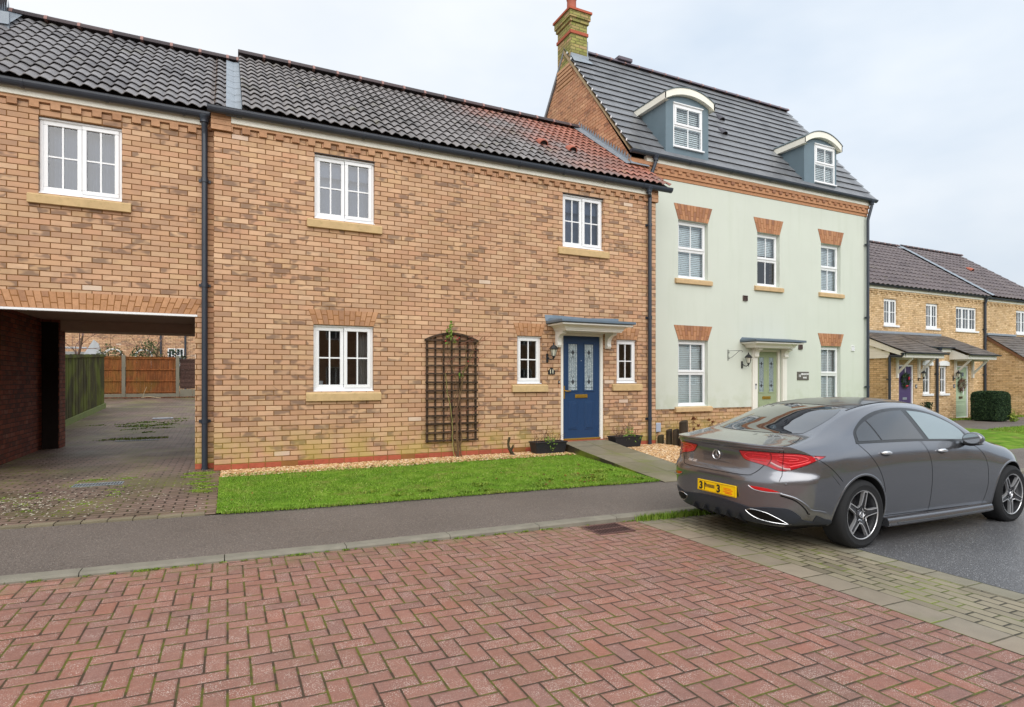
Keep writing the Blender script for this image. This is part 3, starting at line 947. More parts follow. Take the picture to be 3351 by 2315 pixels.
def sheet(name, x0, x1, y0, y1, fz, mat, nx=20, ny=10, dz=0.0, kind='structure', skirt=0.0):
    mb = MB(); vs = []; fs = []
    for j in range(ny + 1):
        for i in range(nx + 1):
            x = x0 + (x1 - x0) * i / nx; y = y0 + (y1 - y0) * j / ny
            vs.append((x, y, fz(x, y) + dz))
    for j in range(ny):
        for i in range(nx):
            a = j * (nx + 1) + i; fs.append((a, a + 1, a + nx + 2, a + nx + 1))
    mb.add(vs, fs)
    if skirt:
        per = [(x0, y0, x1, y0, nx), (x1, y0, x1, y1, ny), (x1, y1, x0, y1, nx), (x0, y1, x0, y0, ny)]
        for ax, ay, bx, by, n in per:
            for i in range(n):
                p = (ax + (bx - ax) * i / n, ay + (by - ay) * i / n); q = (ax + (bx - ax) * (i + 1) / n, ay + (by - ay) * (i + 1) / n)
                zp, zq = fz(*p) + dz, fz(*q) + dz
                mb.quad((p[0], p[1], zp - skirt), (q[0], q[1], zq - skirt), (q[0], q[1], zq), (p[0], p[1], zp))
    o = mb.build(name, mat, None, smooth=(skirt == 0), fixn=False)
    return tag(o, kind=kind)

KY = 5.0   # road side of the kerb
rd = lambda x, y: zroad(x)
sheet('brick_paved_road', -12, 3.85, -9, KY, rd, HERR, 40, 4)
sheet('setts_edging', 3.85, 4.12, -9, KY, rd, PAVE, 2, 8, .002)
sheet('setts_strip', 4.12, 4.84, -9, KY, rd, PAVB, 4, 8, .001)
PAVE2 = pavers('beige_edge_setts_outer', (srgb(150, 144, 126), srgb(140, 134, 116), srgb(130, 126, 108)), srgb(80, 74, 56), .20, .30, .008, off=False, moss=.15, mossz=3.0, ox=4.84, grime=(srgb(120, 116, 100), .4))
sheet('setts_edging_outer', 4.84, 5.04, -9, KY, rd, PAVE2, 2, 8, .002)
sheet('tarmac_road', 5.04, 90, -9, KY, rd, ROAD, 60, 6, .003)
# ground under and beyond everything
GR = plain('far_ground', srgb(98, 106, 70), .95, .1, var=.3, vscale=.2)
g = MB(); g.quad((-400, -400, -.9), (400, -400, -.9), (400, 400, -.9), (-400, 400, -.9)); tag(g.build('ground', GR, None), kind='structure')

# kerb: stones 0.914 long, 125 wide
mb = MB(); x = -11.9; gi = 0
while x < 60:
    e = x + .908; r = R.random()
    za, zb_ = zkerb(x), zkerb(e); ja = R.uniform(-.002, .002)
    y0, y1 = KY + ja, KY + .125
    c = .016
    vs = []
    for X, z in ((x, za), (e, zb_)):
        vs += [(X, y0, z - .25), (X, y0 + .002, z - c), (X, y0 + c, z), (X, y1, z), (X, y1, z - .25)]
    mb.add(vs, [(0, 5, 6, 1), (1, 6, 7, 2), (2, 7, 8, 3), (3, 8, 9, 4), (0, 1, 2, 3, 4), (9, 8, 7, 6, 5)], r)
    x += .914
tag(mb.build('kerb', KERB, None), kind='structure')
sheet('footway', -12, 6.9, KY + .118, 6.5, zfoot, FOOT, 30, 4, -.004)
sheet('footway', 6.9, 60, KY + .118, 6.5, zfoot, FOOT, 30, 4, -.004)
# driveway
sheet('driveway', -9, -.10, 6.5, 14.2, zdrive, PAVD, 16, 20, 0.0)
sheet('driveway', -16, 6, 14.2, 29, zdrive, PAVD, 16, 8, 0.0)
# edging strip between driveway and footway
mb = MB()
for i in range(45):
    x = -9 + i * .2
    if x > -.25: break
    mb.box(x + .004, x + .196, 6.50, 6.595, zdrive(x, 6.6) - .08, zdrive(x, 6.6) + .006, R.random())
tag(mb.build('driveway_edging', plain('edging_blocks', srgb(126, 118, 98), .8, .3, var=.2, attr=.3), None), kind='structure')
# lawn and gravel bed
sheet('lawn', -.10, 5.45, 6.5, 8.72, zlawn, LAWN, 40, 16, 0.0)
sheet('gravel_bed', -.10, 5.45, 8.72, 9.30, lambda x, y: .096, GRAVB, 10, 4, 0.0)
sheet('gravel_bed', 6.42, 8.2, 6.5, 10.1, lambda x, y: zlawn(x, y), GRAVB, 8, 10, 0.0)
sheet('garden_bed', 8.2, 11.2, 6.5, 10.1, lambda x, y: zlawn(x, y) - .03, GRAVB, 8, 10, 0.0)
sheet('house_path', 11.2, 12.4, 6.5, 10.1, lambda x, y: zlawn(x, y), SLAB, 4, 6, 0.0)
sheet('garden_bed', 12.4, 19.0, 6.5, 14.2, lambda x, y: zlawn(x, min(y, 9)) - .1, LAWN, 8, 6, 0.0)
# ramped garden path of slabs up to the blue door
def zpath(x, y):
    pts = [(6.38, zfoot(x, 6.4) + .004), (7.0, .03), (7.7, .10), (8.5, .18), (9.0, .245), (9.3, .262)]
    for (a, p), (b, q) in zip(pts, pts[1:]):
        if y <= b: return p + (q - p) * max(0, (y - a) / (b - a))
    return pts[-1][1]
sheet('garden_path', 5.45, 6.43, 6.40, 9.30, zpath, SLAB, 4, 24, 0.0, skirt=.22)

# far end of the street: footway curving past the porches, green verge
sheet('far_footway', 17.0, 60, 9.9, 12.95, lambda x, y: -.150, FOOT, 20, 4, 0.0)
vs = []; mb = MB()
def far_edge(x): return 8.3 + 1.75 * (1 / (1 + math.exp(-(x - 19.4) * 1.2)))
N = 60; 
for i in range(N):
    xa, xb = 15.0 + i * .6, 15.0 + (i + 1) * .6
    for (u, v) in ((0, .5), (.5, 1)):
        ya0, ya1 = 6.5 + (far_edge(xa) - 6.5) * u, 6.5 + (far_edge(xa) - 6.5) * v
        yb0, yb1 = 6.5 + (far_edge(xb) - 6.5) * u, 6.5 + (far_edge(xb) - 6.5) * v
        mb.quad((xa, ya0, -.138), (xb, yb0, -.138), (xb, yb1, -.138), (xa, ya1, -.138))
tag(mb.build('far_lawn', LAWN, None, fixn=False), kind='structure')
sheet('far_footway', 12.4, 17.0, 6.5, 10.4, lambda x, y: -.142, FOOT, 6, 4, -.006)
sheet('far_bed', 17.0, 60, 12.95, 14.3, lambda x, y: -.145, LAWN, 10, 3, 0.0)

# ------------------------------------------------------------------ grass, pebbles, weeds (stuff)
def blades(name, n, fx, fz, mat, h=(.02, .05), w=.004, group=None, lean=.6):
    mb = MB(); vs = []; fs = []; rr = []
    for i in range(n):
        x, y = fx()
        z = fz(x, y) - .004
        a = R.uniform(0, 2 * PI); hh = R.uniform(*h); ww = w * R.uniform(.6, 1.4)
        dx, dy = math.cos(a) * ww, math.sin(a) * ww
        b = R.uniform(0, 2 * PI); l = hh * lean * R.random()
        ex, ey = math.cos(b) * l, math.sin(b) * l
        k = len(vs)
        vs += [(x - dx, y - dy, z), (x + dx, y + dy, z), (x + ex * .4 + dx * .7, y + ey * .4 + dy * .7, z + hh * .6), (x + ex * .4 - dx * .7, y + ey * .4 - dy * .7, z + hh * .6), (x + ex, y + ey, z + hh)]
        fs += [(k, k + 1, k + 2, k + 3), (k + 3, k + 2, k + 4)]; r = min(1, max(0, R.gauss(.45, .25))); rr += [r, r]
    mb.v = vs; mb.f = fs; mb.m = [0] * len(fs); mb.r = rr
    o = mb.build(name, mat, None, fixn=False)
    return tag(o, kind='stuff')
def lawn_pt():
    while True:
        x, y = R.uniform(-.09, 5.47), R.uniform(6.47, 8.80)
        if R.random() < .75 and mnoise.noise(Vector((x * 2.6, y * 3.2, 7))) > .28: continue
        if y > 8.70 and mnoise.noise(Vector((x * 2.2, y * 3, 0))) < -.05: continue
        return x, y
o = blades('lawn_grass', 72000, lawn_pt, zlawn, GRASS, (.008, .024), .0036, lean=1.5)
o['label'] = 'short bright green grass of the front lawn beside the garden path'; 
def edge_pt():
    x = R.uniform(-.05, 5.4); return x, R.choice([6.485 - abs(R.gauss(0, .022)) - .02 * max(0, mnoise.noise(Vector((x * 3, 0, 0)))), 8.74 + R.gauss(0, .05)])
blades('lawn_edge_grass', 6000, edge_pt, zlawn, GRASS, (.012, .038), .004, lean=1.3)
def tufts(spots, sp, n):
    def f():
        c = R.choice(spots); return c[0] + R.gauss(0, sp * c[2]), c[1] + R.gauss(0, sp * .55 * c[2])
    return f
lw = [(R.uniform(1.5, 5.3), R.uniform(6.55, 7.0), R.uniform(.5, 1.1)) for i in range(16)] + [(R.uniform(4.4, 5.3), R.uniform(6.6, 7.6), 1) for i in range(8)]
blades('lawn_weeds', 1500, tufts(lw, .05, 0), zlawn, WEED, (.02, .05), .010, lean=1.6)
# grass rooted in the gutter line
kt = [(3.95 + i * .075, KY - .035, .9) for i in range(17)]
blades('kerb_grass', 1500, tufts(kt, .045, 0), lambda x, y: zroad(x), WEED, (.03, .09), .005)
kt2 = [(R.choice([-.6, -.55, .5, 1.3, 2.45, 2.75, 2.8, 3.72, 3.85]) + R.gauss(0, .05), KY - .01, .5) for i in range(20)] + [(R.uniform(-1.6, 3.4), KY - .006, .25) for i in range(60)]
blades('kerb_moss_tufts', 1500, lambda: (lambda p: (p[0], min(p[1], KY - .003)))(tufts(kt2, .05, 0)()), lambda x, y: zroad(x), WEED, (.006, .022), .005, lean=1.4)
# driveway weeds
dw = [(-.32 + R.gauss(0, .10), R.uniform(7.7, 9.2), .9) for i in range(26)]
blades('driveway_weeds', 3200, tufts(dw, .05, 0), zdrive, WEED, (.006, .02), .007, lean=1.5)
dw2 = [(R.uniform(-1.75, -1.05), 9.08 + R.gauss(0, .03), .8) for i in range(10)] + [(-1.7, 8.7, 1), (-1.15, 8.45, 1)] + [(-1.9 + R.gauss(0, .35), 7.9 + R.gauss(0, .35), .8) for i in range(16)]
blades('driveway_weeds', 1500, tufts(dw2, .05, 0), zdrive, WEED, (.005, .018), .006, lean=1.5)
dw3 = [(R.uniform(-2.3, -1.15), 14.6 + R.gauss(0, .05), 1) for i in range(14)]
blades('passage_weeds', 500, tufts(dw3, .09, 0), zdrive, GRASS, (.02, .05), .008)
dw4 = [(-1.7 + R.gauss(0, .45), 17.0 + R.gauss(0, .5), 1) for i in range(24)]
blades('yard_moss', 900, tufts(dw4, .1, 0), zdrive, WEED, (.01, .03), .02, lean=1.5)
# pale petals / stone chips scattered on the driveway
mb = MB()
for i in range(640):
    if i < 470: x, y = -1.9 + R.gauss(0, .55), 7.6 + R.gauss(0, .42)
    else: x, y = R.uniform(-2.2, -.2), R.uniform(6.7, 9.6)
    if y < 6.62 or x > -.13: continue
    z = zdrive(x, y) + .003; a = R.uniform(0, PI); l, w = R.uniform(.008, .026), R.uniform(.004, .012)
    c, s = math.cos(a), math.sin(a)
    mb.add([(x + c * l, y + s * l, z), (x - s * w, y + c * w, z + .004), (x - c * l, y - s * l, z + .001), (x + s * w, y - c * w, z + .003)], [(0, 1, 2, 3)], R.random())
o = tag(mb.build('stone_chips', plain('chip_pale', srgb(206, 198, 180), .8, .3, attr=.6), None), kind='stuff')
# gravel pebbles
def pebbles(name, n, fx, fz, s=(.010, .022)):
    mb = MB()
    base = [(1, 0, 0), (-1, 0, 0), (0, 1, 0), (0, -1, 0), (0, 0, 1), (.6, .6, .5), (-.6, .6, .5), (-.6, -.6, .5), (.6, -.6, .5)]
    fc = [(4, 5, 6), (4, 6, 7), (4, 7, 8), (4, 8, 5), (5, 0, 2), (5, 2, 6), (6, 2, 1), (6, 1, 7), (7, 1, 3), (7, 3, 8), (8, 3, 0), (8, 0, 5)]
    for i in range(n):
        x, y = fx(); z = fz(x, y)
        a = R.uniform(0, PI); c, q = math.cos(a), math.sin(a)
        sx, sy, sz = R.uniform(*s) * 1.4, R.uniform(*s), R.uniform(*s) * .8
        tz = R.uniform(-.3, .3)
        vs = [(x + c * p[0] * sx - q * p[1] * sy, y + q * p[0] * sx + c * p[1] * sy, z + p[2] * sz + p[0] * sx * tz + .003) for p in base]
        mb.add(vs, fc, R.random())
    return tag(mb.build(name, GRAV, None, fixn=False), kind='stuff')
def gp():
    while True:
        x, y = R.uniform(-.08, 5.44), R.uniform(8.66, 9.29)
        if y < 8.74 and R.random() < .6: continue
        return x, y
pebbles('golden_gravel', 9000, gp, lambda x, y: .098)
pebbles('golden_gravel', 9000, lambda: (R.uniform(6.44, 7.85), R.uniform(6.6, 9.28)), lambda x, y: zlawn(x, y), (.011, .024))
pebbles('golden_gravel', 1200, lambda: (R.uniform(7.7, 8.2), R.uniform(7.0, 8.6)), lambda x, y: zlawn(x, y), (.011, .024))
# dead leaves lying about
mb = MB()
for i in range(170):
    if i < 110: x, y = R.uniform(-.05, 5.3), 8.70 + R.gauss(0, .07)
    elif i < 150: x, y = R.uniform(0, 5.2), R.uniform(6.6, 8.6)
    else: x, y = R.uniform(3.6, 5.2), R.uniform(6.6, 7.2)
    z = zlawn(x, min(y, 8.72)) + R.uniform(.012, .028); a = R.uniform(0, PI); l = R.uniform(.012, .03); w = l * .6
    c, s = math.cos(a), math.sin(a)
    mb.add([(x + c * l, y + s * l, z), (x - s * w, y + c * w, z + R.uniform(0, .015)), (x - c * l, y - s * l, z + .004), (x + s * w, y - c * w, z + R.uniform(0, .015))], [(0, 1, 2, 3)], R.random())
tag(mb.build('fallen_leaves', DEADL, None, fixn=False), kind='stuff')

# ------------------------------------------------------------------ gratings let into the ground
root = empty('road_gully', (3.37, 4.79, zroad(3.37) + .004), 0, 'rusty cast iron road gully grating let into the paving at the kerb', 'drain grate')
f = MB(); x0, x1, y0, y1 = -.21, .21, -.17, .17
for (a, b, c, d) in ((x0, x1, y0, y0 + .03), (x0, x1, y1 - .03, y1), (x0, x0 + .03, y0 + .03, y1 - .03), (x1 - .03, x1, y0 + .03, y1 - .03), (x0 + .03, x1 - .03, -.012, .012)): f.box(a, b, c, d, -.03, .004)
for i in range(11):
    x = x0 + .055 + i * .031
    f.box(x - .0065, x + .0065, y0 + .03, -.012, -.035, .002); f.box(x - .0065, x + .0065, .012, y1 - .03, -.035, .002)
f.build('grate', RUST, root, local=True)
f = MB(); f.box(x0 + .01, x1 - .01, y0 + .01, y1 - .01, -.002, .0005); f.build('gully_void', plain('void_black', (.006, .006, .006), .9, .1, var=0), root, local=True)
def grating(loc, w, d, label, n, group, angle=0.0):
    root = empty('channel_grating', loc, angle, label, 'drain grate', group)
    f = MB()
    for (a, b, c, e) in ((-w, w, -d, -d + .012), (-w, w, d - .012, d)): f.box(a, b, c, e, -.02, .006)
    for i in range(n + 1):
        x = -w + 2 * w * i / n; f.box(x - w * .45 / n, x + w * .45 / n, -d + .012, d - .012, -.02, .005)
    f.build('grate', GALV, root, local=True)
    v = MB(); v.box(-w, w, -d, d, -.01, .001); v.build('channel', plain('channel_dark', srgb(70, 74, 78), .8, .2), root, local=True)
    return root
grating((-1.43, 8.72, zdrive(-1.4, 8.72) + .002), .25, .11, 'galvanised slotted drain cover in the mossy driveway in front of the passage', 16, None)
grating((-1.68, 14.34, zdrive(-1.6, 14.3) + .003), .38, .06, 'narrow steel channel drain under weeds at the back of the passage', 20, None)
root = empty('access_cover', (-1.60, 18.7, zdrive(-1.6, 18.7) + .003), 0, 'pale square metal access cover in the paved yard behind the passage', 'manhole cover')
f = MB(); f.bbox(-.24, .24, -.16, .16, 0, .012, .003); f.build('cover_plate', plain('cover_steel', srgb(196, 204, 214), .5, .5, metal=.3), root, local=True)
for s in (-.16, .16):
    f = MB(); f.box(s - .03, s + .03, -.01, .01, .012, .016); f.build('lifting_key_slot', BLACK, root, local=True)
# ------------------------------------------------------------------ house 1: brick house with the blue door
def back_and_sides(mb, x0, x1, yf, yb, z0, ze, yr, zr, left=True, right=True):
    if left: mb.add([(x0, yf, z0), (x0, yb, z0), (x0, yb, ze), (x0, yr, zr), (x0, yf, ze)], [(0, 1, 2, 3, 4)])
    if right: mb.add([(x1, yf, z0), (x1, yb, z0), (x1, yb, ze), (x1, yr, zr), (x1, yf, ze)], [(4, 3, 2, 1, 0)])
    mb.quad((x0, yb, z0), (x1, yb, z0), (x1, yb, ze), (x0, yb, ze))
def back_roof(parent, x0, x1, yr, zr, yb, zb_, mat, name='rear_roof'):
    mb = MB(); mb.add([(x0, yr, zr), (x1, yr, zr), (x1, yb, zb_), (x0, yb, zb_), (x0, yr, zr - .12), (x1, yr, zr - .12), (x1, yb, zb_ - .12), (x0, yb, zb_ - .12)],
                      [(0, 1, 2, 3), (4, 7, 6, 5), (0, 3, 7, 4), (1, 5, 6, 2), (2, 6, 7, 3)]); return mb.build(name, mat, parent)

H1 = empty('terraced_house', (3.76, 9.3, 0), 0, 'brown brick house with blue front door and roof fading from grey to red tiles', 'house')
Y1 = 9.3; XL, XR = -.175, 7.70
holes = [(1.185, 2.095, 3.845, 4.83), (5.545, 6.445, 3.845, 4.83), (1.17, 2.08, 1.215, 2.235), (4.61, 5.105, 1.32, 2.175), (6.75, 7.23, 1.325, 2.17), (5.505, 6.450, .262, 2.262)]
mb = MB(); wall_holes(mb, XL, XR, -.3, 5.22, Y1, holes)
back_and_sides(mb, XL, XR, Y1, 14.9, -.3, 5.25, 12.1, 7.36)
mb.build('wall', BR, H1)
# red plinth course with air bricks
air = [(.86, 1.075), (2.66, 2.875), (4.69, 4.905)]
mb = MB(); mb.mi = 1; mb.box(XL, XR, Y1 - .003, Y1 + .02, .100, .189); mb.mi = 0
x = XL
while x < XR - .01:
    e = min(x + .215, XR)
    if not any(a - .05 < (x + e) / 2 < b + .05 for a, b in air) and not (5.5 < (x + e) / 2 < 6.45):
        mb.bbox(x + .004, e, Y1 - .008, Y1 + .01, .112, .184, .002, R.random())
    x += .225
mb.build('plinth_course', [REDB, MORT], H1)
for a, b in air:
    mb = MB(); a = XL + round((a - XL) / .225) * .225; b = a + .215
    mb.box(a, b, Y1 - .004, Y1 + .01, .112, .184, .5)
    for z in (.120, .136, .152, .168): mb.box(a + .004, b - .004, Y1 - .012, Y1 - .003, z - .0045, z + .0045, .3)
    mb.build('air_brick', REDB, H1)
casement(H1, 1.185, 2.095, 3.845, 4.83, Y1, inside='blindtop', sill='stained')
w = casement(H1, 5.545, 6.445, 3.845, 4.83, Y1, inside='blindtop', sill='stained')
casement(H1, 1.17, 2.08, 1.215, 2.235, Y1, inside='curtains', sill='stained')
casement(H1, 4.61, 5.105, 1.32, 2.175, Y1, lights=1, inside='dark', sill='stained')
casement(H1, 6.75, 7.23, 1.325, 2.17, Y1, lights=1, inside='dark', sill='stained')
# things standing behind the glass
cup = MB(); cup.lathe([(.030, 0), (.038, .10), (.034, .10), (.028, .01)], (1.30, 9.50, 1.275), 'z', 14)
tag(cup.build('mug', plain('mug_glaze', srgb(200, 206, 212), .3, .5), None), 'pale mug standing inside the lower left window with curtains', 'mug')
arch_lintel(H1, 1.17, 2.08, 2.238, .222, Y1, ARCH, .075)
arch_lintel(H1, 4.61, 5.105, 2.178, .222, Y1, ARCH, .075)
arch_lintel(H1, 6.75, 7.23, 2.173, .222, Y1, ARCH, .075)
for (a, b) in ((1.185, 2.095), (5.545, 6.445)):
    mb = MB(); mb.box(a - .01, b + .01, Y1 - .002, Y1 + .03, 4.83, 4.842); mb.build('window_lintel', plain('steel_lintel', srgb(70, 60, 54), .7), H1)
dentils(H1, XL - .03, XR + .03, Y1, 5.005, CRS, lower=None)
for (a, b) in ((XL - .035, .045), (7.56, XR + .035)):
    mb = MB()
    for k, z in enumerate((4.925, 5.0, 5.075, 5.15)): mb.box(a, b - (.11 if k % 2 and False else 0), Y1 - .043 - .002 * (k % 2), Y1 + .02, z + .004, z + .071, R.random())
    mb.mi = 1; mb.box(a + .003, b - .003, Y1 - .038, Y1 + .018, 4.926, 5.22)
    mb.build('corbel', [CRS, MORT], H1)
mb = MB(); mb.bbox(.047, 7.555, Y1 - .058, Y1 + .01, 5.042, 5.235, .004); mb.build('fascia', FASC, H1)
half_gutter(H1, -.25, 7.99, Y1 - .122, 5.205)
downpipe(H1, 7.505, Y1, .11, 4.98, swan=(7.44, Y1 - .122, 5.14), collars=[4.45, 2.62, .62])
roof1 = wave_roof(.19, 7.95, 9.165, 5.262, 12.1, 7.44, 13, .155, .017, TILE1, H1, seg=8, lip=.034, tilew=.31, holes=[(7.655, 8.1, 1.0, 9)], jit=.004)
mb = MB()  # battens / underlay closing the roof edge
mb.add([(.192, 9.19, 5.235), (7.93, 9.19, 5.235), (7.93, 9.98, 5.82), (7.64, 9.98, 5.82), (7.64, 12.1, 7.395), (.192, 12.1, 7.395), (.192, 9.19, 5.19), (7.93, 9.19, 5.19), (.192, 12.1, 7.26), (7.93, 9.98, 5.78)],
       [(0, 1, 2, 3, 4, 5), (0, 6, 7, 1), (0, 5, 8, 6), (1, 7, 9, 2)])
mb.build('roof_underlay', plain('verge_mortar', srgb(92, 86, 84), .8), H1, fixn=False)
ridge_tiles(H1, .17, 7.62, 12.1, 7.49)
back_roof(H1, .19, 7.64, 12.1, 7.42, 15.1, 5.2, TILE1)
for (x, t, c) in ((5.12, 1.10, 0), (5.62, .72, 1)):
    pass
def hood_vent(parent, x, y, z, mat, s=1.0, slope=.742):
    """ventilator cowl: half-round hood opening down the slope"""
    a = math.atan(slope); U = Vector((0, math.cos(a), math.sin(a))); N = Vector((0, -math.sin(a), math.cos(a))); n = 10; rs = []
    for (t, q, h) in ((-.15, .085, .0), (-.148, .098, 0), (-.05, .092, 0), (.06, .07, -.004), (.15, .035, -.01), (.19, .008, -.02)):
        rs.append([tuple(Vector((x, y, z)) + U * t * s + Vector((q * s * math.cos(PI * k / n), 0, 0)) + N * ((q * math.sin(PI * k / n)) * s + h)) for k in range(n + 1)])
    mb = MB(); mb.rings(rs, cap=False); v = mb.build('roof_vent', mat, parent, autos=40)
    d = MB(); d.add([tuple(Vector((x, y, z)) + U * (-.12) * s + Vector((.078 * s * math.cos(PI * k / n), 0, 0)) + N * .078 * s * math.sin(PI * k / n)) for k in range(n + 1)], [tuple(range(n + 1))])
    d.build('vent_mouth', plain('vent_dark', srgb(40, 30, 28), .8), v); return v
def on_roof1(y): return 5.262 + .742 * (y - 9.165) + .035
hood_vent(H1, 5.62, 10.28, on_roof1(10.28), TERRA)
hood_vent(H1, 6.26, 10.22, on_roof1(10.22), TERRA)
# lead: sheet against house 0 and stepped flashing against the tall house
mb = MB()
rp0 = lambda y: 5.245 + .760 * (y - 9.42)
for k in range(9):
    ya, yb = 9.22 + k * .325, 9.22 + (k + 1) * .325 + .01
    if yb > 12.15: yb = 12.15
    mb.add([(-.02, ya, rp0(ya) + .060), (.10, ya, rp0(ya) + .038), (.187, ya, rp0(ya) + .060), (.187, yb, rp0(yb) + .045), (.10, yb, rp0(yb) + .026), (-.02, yb, rp0(yb) + .045), (-.02, ya, rp0(ya) + .03), (.187, ya, rp0(ya) + .03)], [(0, 1, 4, 5), (1, 2, 3, 4), (0, 6, 7, 2, 1)])
mb.add([(.184, 9.17, 5.2), (.184, 9.17, 5.29), (.184, 12.1, 7.46), (.184, 12.1, 7.25)], [(0, 1, 2, 3)])
mb.build('lead_valley', LEAD, H1, fixn=False)
mb = MB(); y = 10.0; xg = 7.640
while y < 12.05:
    zr_ = on_roof1(y) + .02
    zr2 = on_roof1(y + .1) + .02
    mb.add([(xg, y, zr_ - .05), (xg, y + .1, zr2 - .05), (xg, y + .1, zr2 + .055), (xg - .003, y + .012, zr2 + .12), (xg, y, zr_ + .06)], [(0, 1, 2, 3, 4)])
    y += .1
ys = [9.96 + i * .214 for i in range(11)]
for a, b in zip(ys, ys[1:]):
    mb.add([(xg - .16, a, on_roof1(a) + .022), (xg - .08, a, on_roof1(a) + .034), (xg, a, on_roof1(a) + .06), (xg, b, on_roof1(b) + .06), (xg - .08, b, on_roof1(b) + .034), (xg - .16, b, on_roof1(b) + .022)], [(0, 1, 4, 5), (1, 2, 3, 4)])
mb.add([(7.60, 10.036, 5.88), (8.06, 10.036, 5.88), (8.06, 10.036, 6.02 - .32), (7.60, 10.036, 5.70)], [(0, 1, 2, 3)])
mb.add([(7.58, 9.93, 5.915), (8.07, 9.93, 5.915), (8.07, 10.03, 6.02), (7.60, 10.03, 6.06)], [(0, 1, 2, 3)])
mb.build('stepped_flashing', LEAD, H1, fixn=False)
# front door
mb = MB(); frame_rect(mb, 5.507, 6.448, .262, 2.26, 9.315, 9.40, .062, .03, .05); mb.build('door_frame', WHITE, H1)
door_leaf(H1, 5.571, 6.384, .300, 2.208, 9.352, BLUE,
          [(5.70, 5.885, 1.20, 2.055), (6.055, 6.24, 1.20, 2.055)], 'blue front door with two leaded glass panels', 1.085, BRASS, (5.60, 1.17),
          bumps=[(5.69, 5.895, .46, .99), (6.045, 6.25, .46, .99)])
mb = MB(); mb.bbox(5.57, 6.385, 9.30, 9.38, .272, .302, .004); mb.build('threshold', BRASS, H1)
mb = MB()
for i in range(4): mb.box(5.51 + i * .235, 5.51 + i * .235 + .228, 9.25, 9.33, .20, .268, R.random())
mb.build('door_step', REDB, H1)
canopy(H1, 5.385, 6.575, Y1 - .001, 2.268, 2.405, .38, .155, LEADD)
mb = MB()
mb.add([(5.18, 9.29, 2.46), (5.16, 9.292, 2.57), (5.5, 9.288, 2.565), (6.1, 9.285, 2.545), (6.5, 9.29, 2.56), (6.79, 9.29, 2.565), (6.77, 9.27, 2.49), (6.2, 9.20, 2.475), (5.8, 9.20, 2.48), (5.4, 9.22, 2.475)],
       [(0, 1, 2, 9), (9, 2, 3, 8), (8, 3, 4, 7), (7, 4, 5, 6)])
mb.build('lead_apron', LEADD, H1, smooth=True)
scroll_bracket(H1, 5.385, 5.480, Y1, 2.268, .285, .26, WHITE)
scroll_bracket(H1, 6.475, 6.565, Y1, 2.268, .285, .26, WHITE)
mb = MB(); mb.box(5.505, 6.45, 9.285, 9.30, 2.258, 2.262 + .01); mb.build('door_head', WHITE, H1)

# small fixtures of the front: each its own thing
lantern((5.215, 9.300, 1.795), 'black coach lantern on the brown brick wall left of the blue door', .90, 'coach lanterns beside front doors')
root = empty('number_plaque', (5.304, 9.30, 1.545), 0, 'black arched house number plaque reading 11 under the lantern', 'sign')
mb = MB(); o = [(-.07, -.055), (.07, -.055), (.07, .02), (.045, .022), (.04, .045), (.02, .062), (0, .068), (-.02, .062), (-.04, .045), (-.045, .022), (-.07, .02)]
mb.prism(o, 'y', -.012, 0); mb.build('plaque', BLACK, root, local=True)
vs, fs = text_mesh('11', .10, .002, .002)
mb = MB(); mb.add([(v.x, -.0135 - v.z, v.y - .005) for v in vs], fs); mb.build('number', plain('number_paint', srgb(226, 222, 196), .5), root, local=True)
root = empty('door_bell', (5.462, 9.30, 1.35), 0, 'small black doorbell with a white button beside the blue door', 'doorbell')
mb = MB(); mb.bbox(-.014, .014, -.014, 0, -.03, .03, .003); mb.build('bell_body', BLACK, root, local=True)
mb = MB(); mb.lathe([(0, -.018), (.008, -.017), (.009, -.012)], (0, 0, 0), 'y', 12); mb.build('button', UPVC, root, local=True)

# ------------------------------------------------------------------ house 0: over the drive-through passage
H0 = empty('passage_house', (-3.0, 9.55, 0), 0, 'brown brick house built over a drive-through passage at the left edge', 'house')
Y0 = 9.55
mb = MB(); wall_holes(mb, -9.0, XL - .002, -.3, 5.22, Y0, [(-2.215, -1.300, 3.83, 4.835)])
# re-do with the passage opening: build the lower part round it
mb = MB()
wall_holes(mb, -9.0, -.177, 2.325, 5.22, Y0, [(-2.215, -1.300, 3.83, 4.835)])
wall_holes(mb, -.42, -.177, -.3, 2.325, Y0, []); wall_holes(mb, -9.0, -3.06, -.3, 2.325, Y0, [])
mb.quad((-.42, Y0, -.3), (-.42, Y0 + .33, -.3), (-.42, Y0 + .33, 2.325), (-.42, Y0, 2.325))
mb.quad((-9, Y0, -.3), (-9, 14.2, -.3), (-9, 14.2, 5.2), (-9, Y0, 5.2))
mb.quad((-9, 14.2, 2.55), (-.177, 14.2, 2.55), (-.177, 14.2, 5.2), (-9, 14.2, 5.2))
mb.quad((-9, 14.2, -.3), (-3.06, 14.2, -.3), (-3.06, 14.2, 2.6), (-9, 14.2, 2.6))
mb.quad((-.42, 14.2, -.3), (-.177, 14.2, -.3), (-.177, 14.2, 2.6), (-.42, 14.2, 2.6))
mb.build('wall', BR, H0)
mb = MB()
mb.quad((-3.06, Y0, -.2), (-3.06, 14.2, -.2), (-3.06, 14.2, 2.6), (-3.06, Y0, 2.6))
mb.build('passage_wall', BRD, H0); mb = MB()
mb.quad((-.42, Y0 + .33, -.2), (-.42, 14.2, -.2), (-.42, 14.2, 2.6), (-.42, Y0 + .33, 2.6))
mb.build('passage_wall', BRD, H0); mb = MB()
mb.box(-3.058, -2.80, 13.42, 13.86, -.2, 2.5); mb.build('passage_pier', BRD, H0)
mb = MB(); mb.box(-3.055, -2.815, 13.392, 13.418, 0, 2.45); mb.build('passage_pier_panel', DKPN, H0)  # thin near-black panel over the front face of the pier
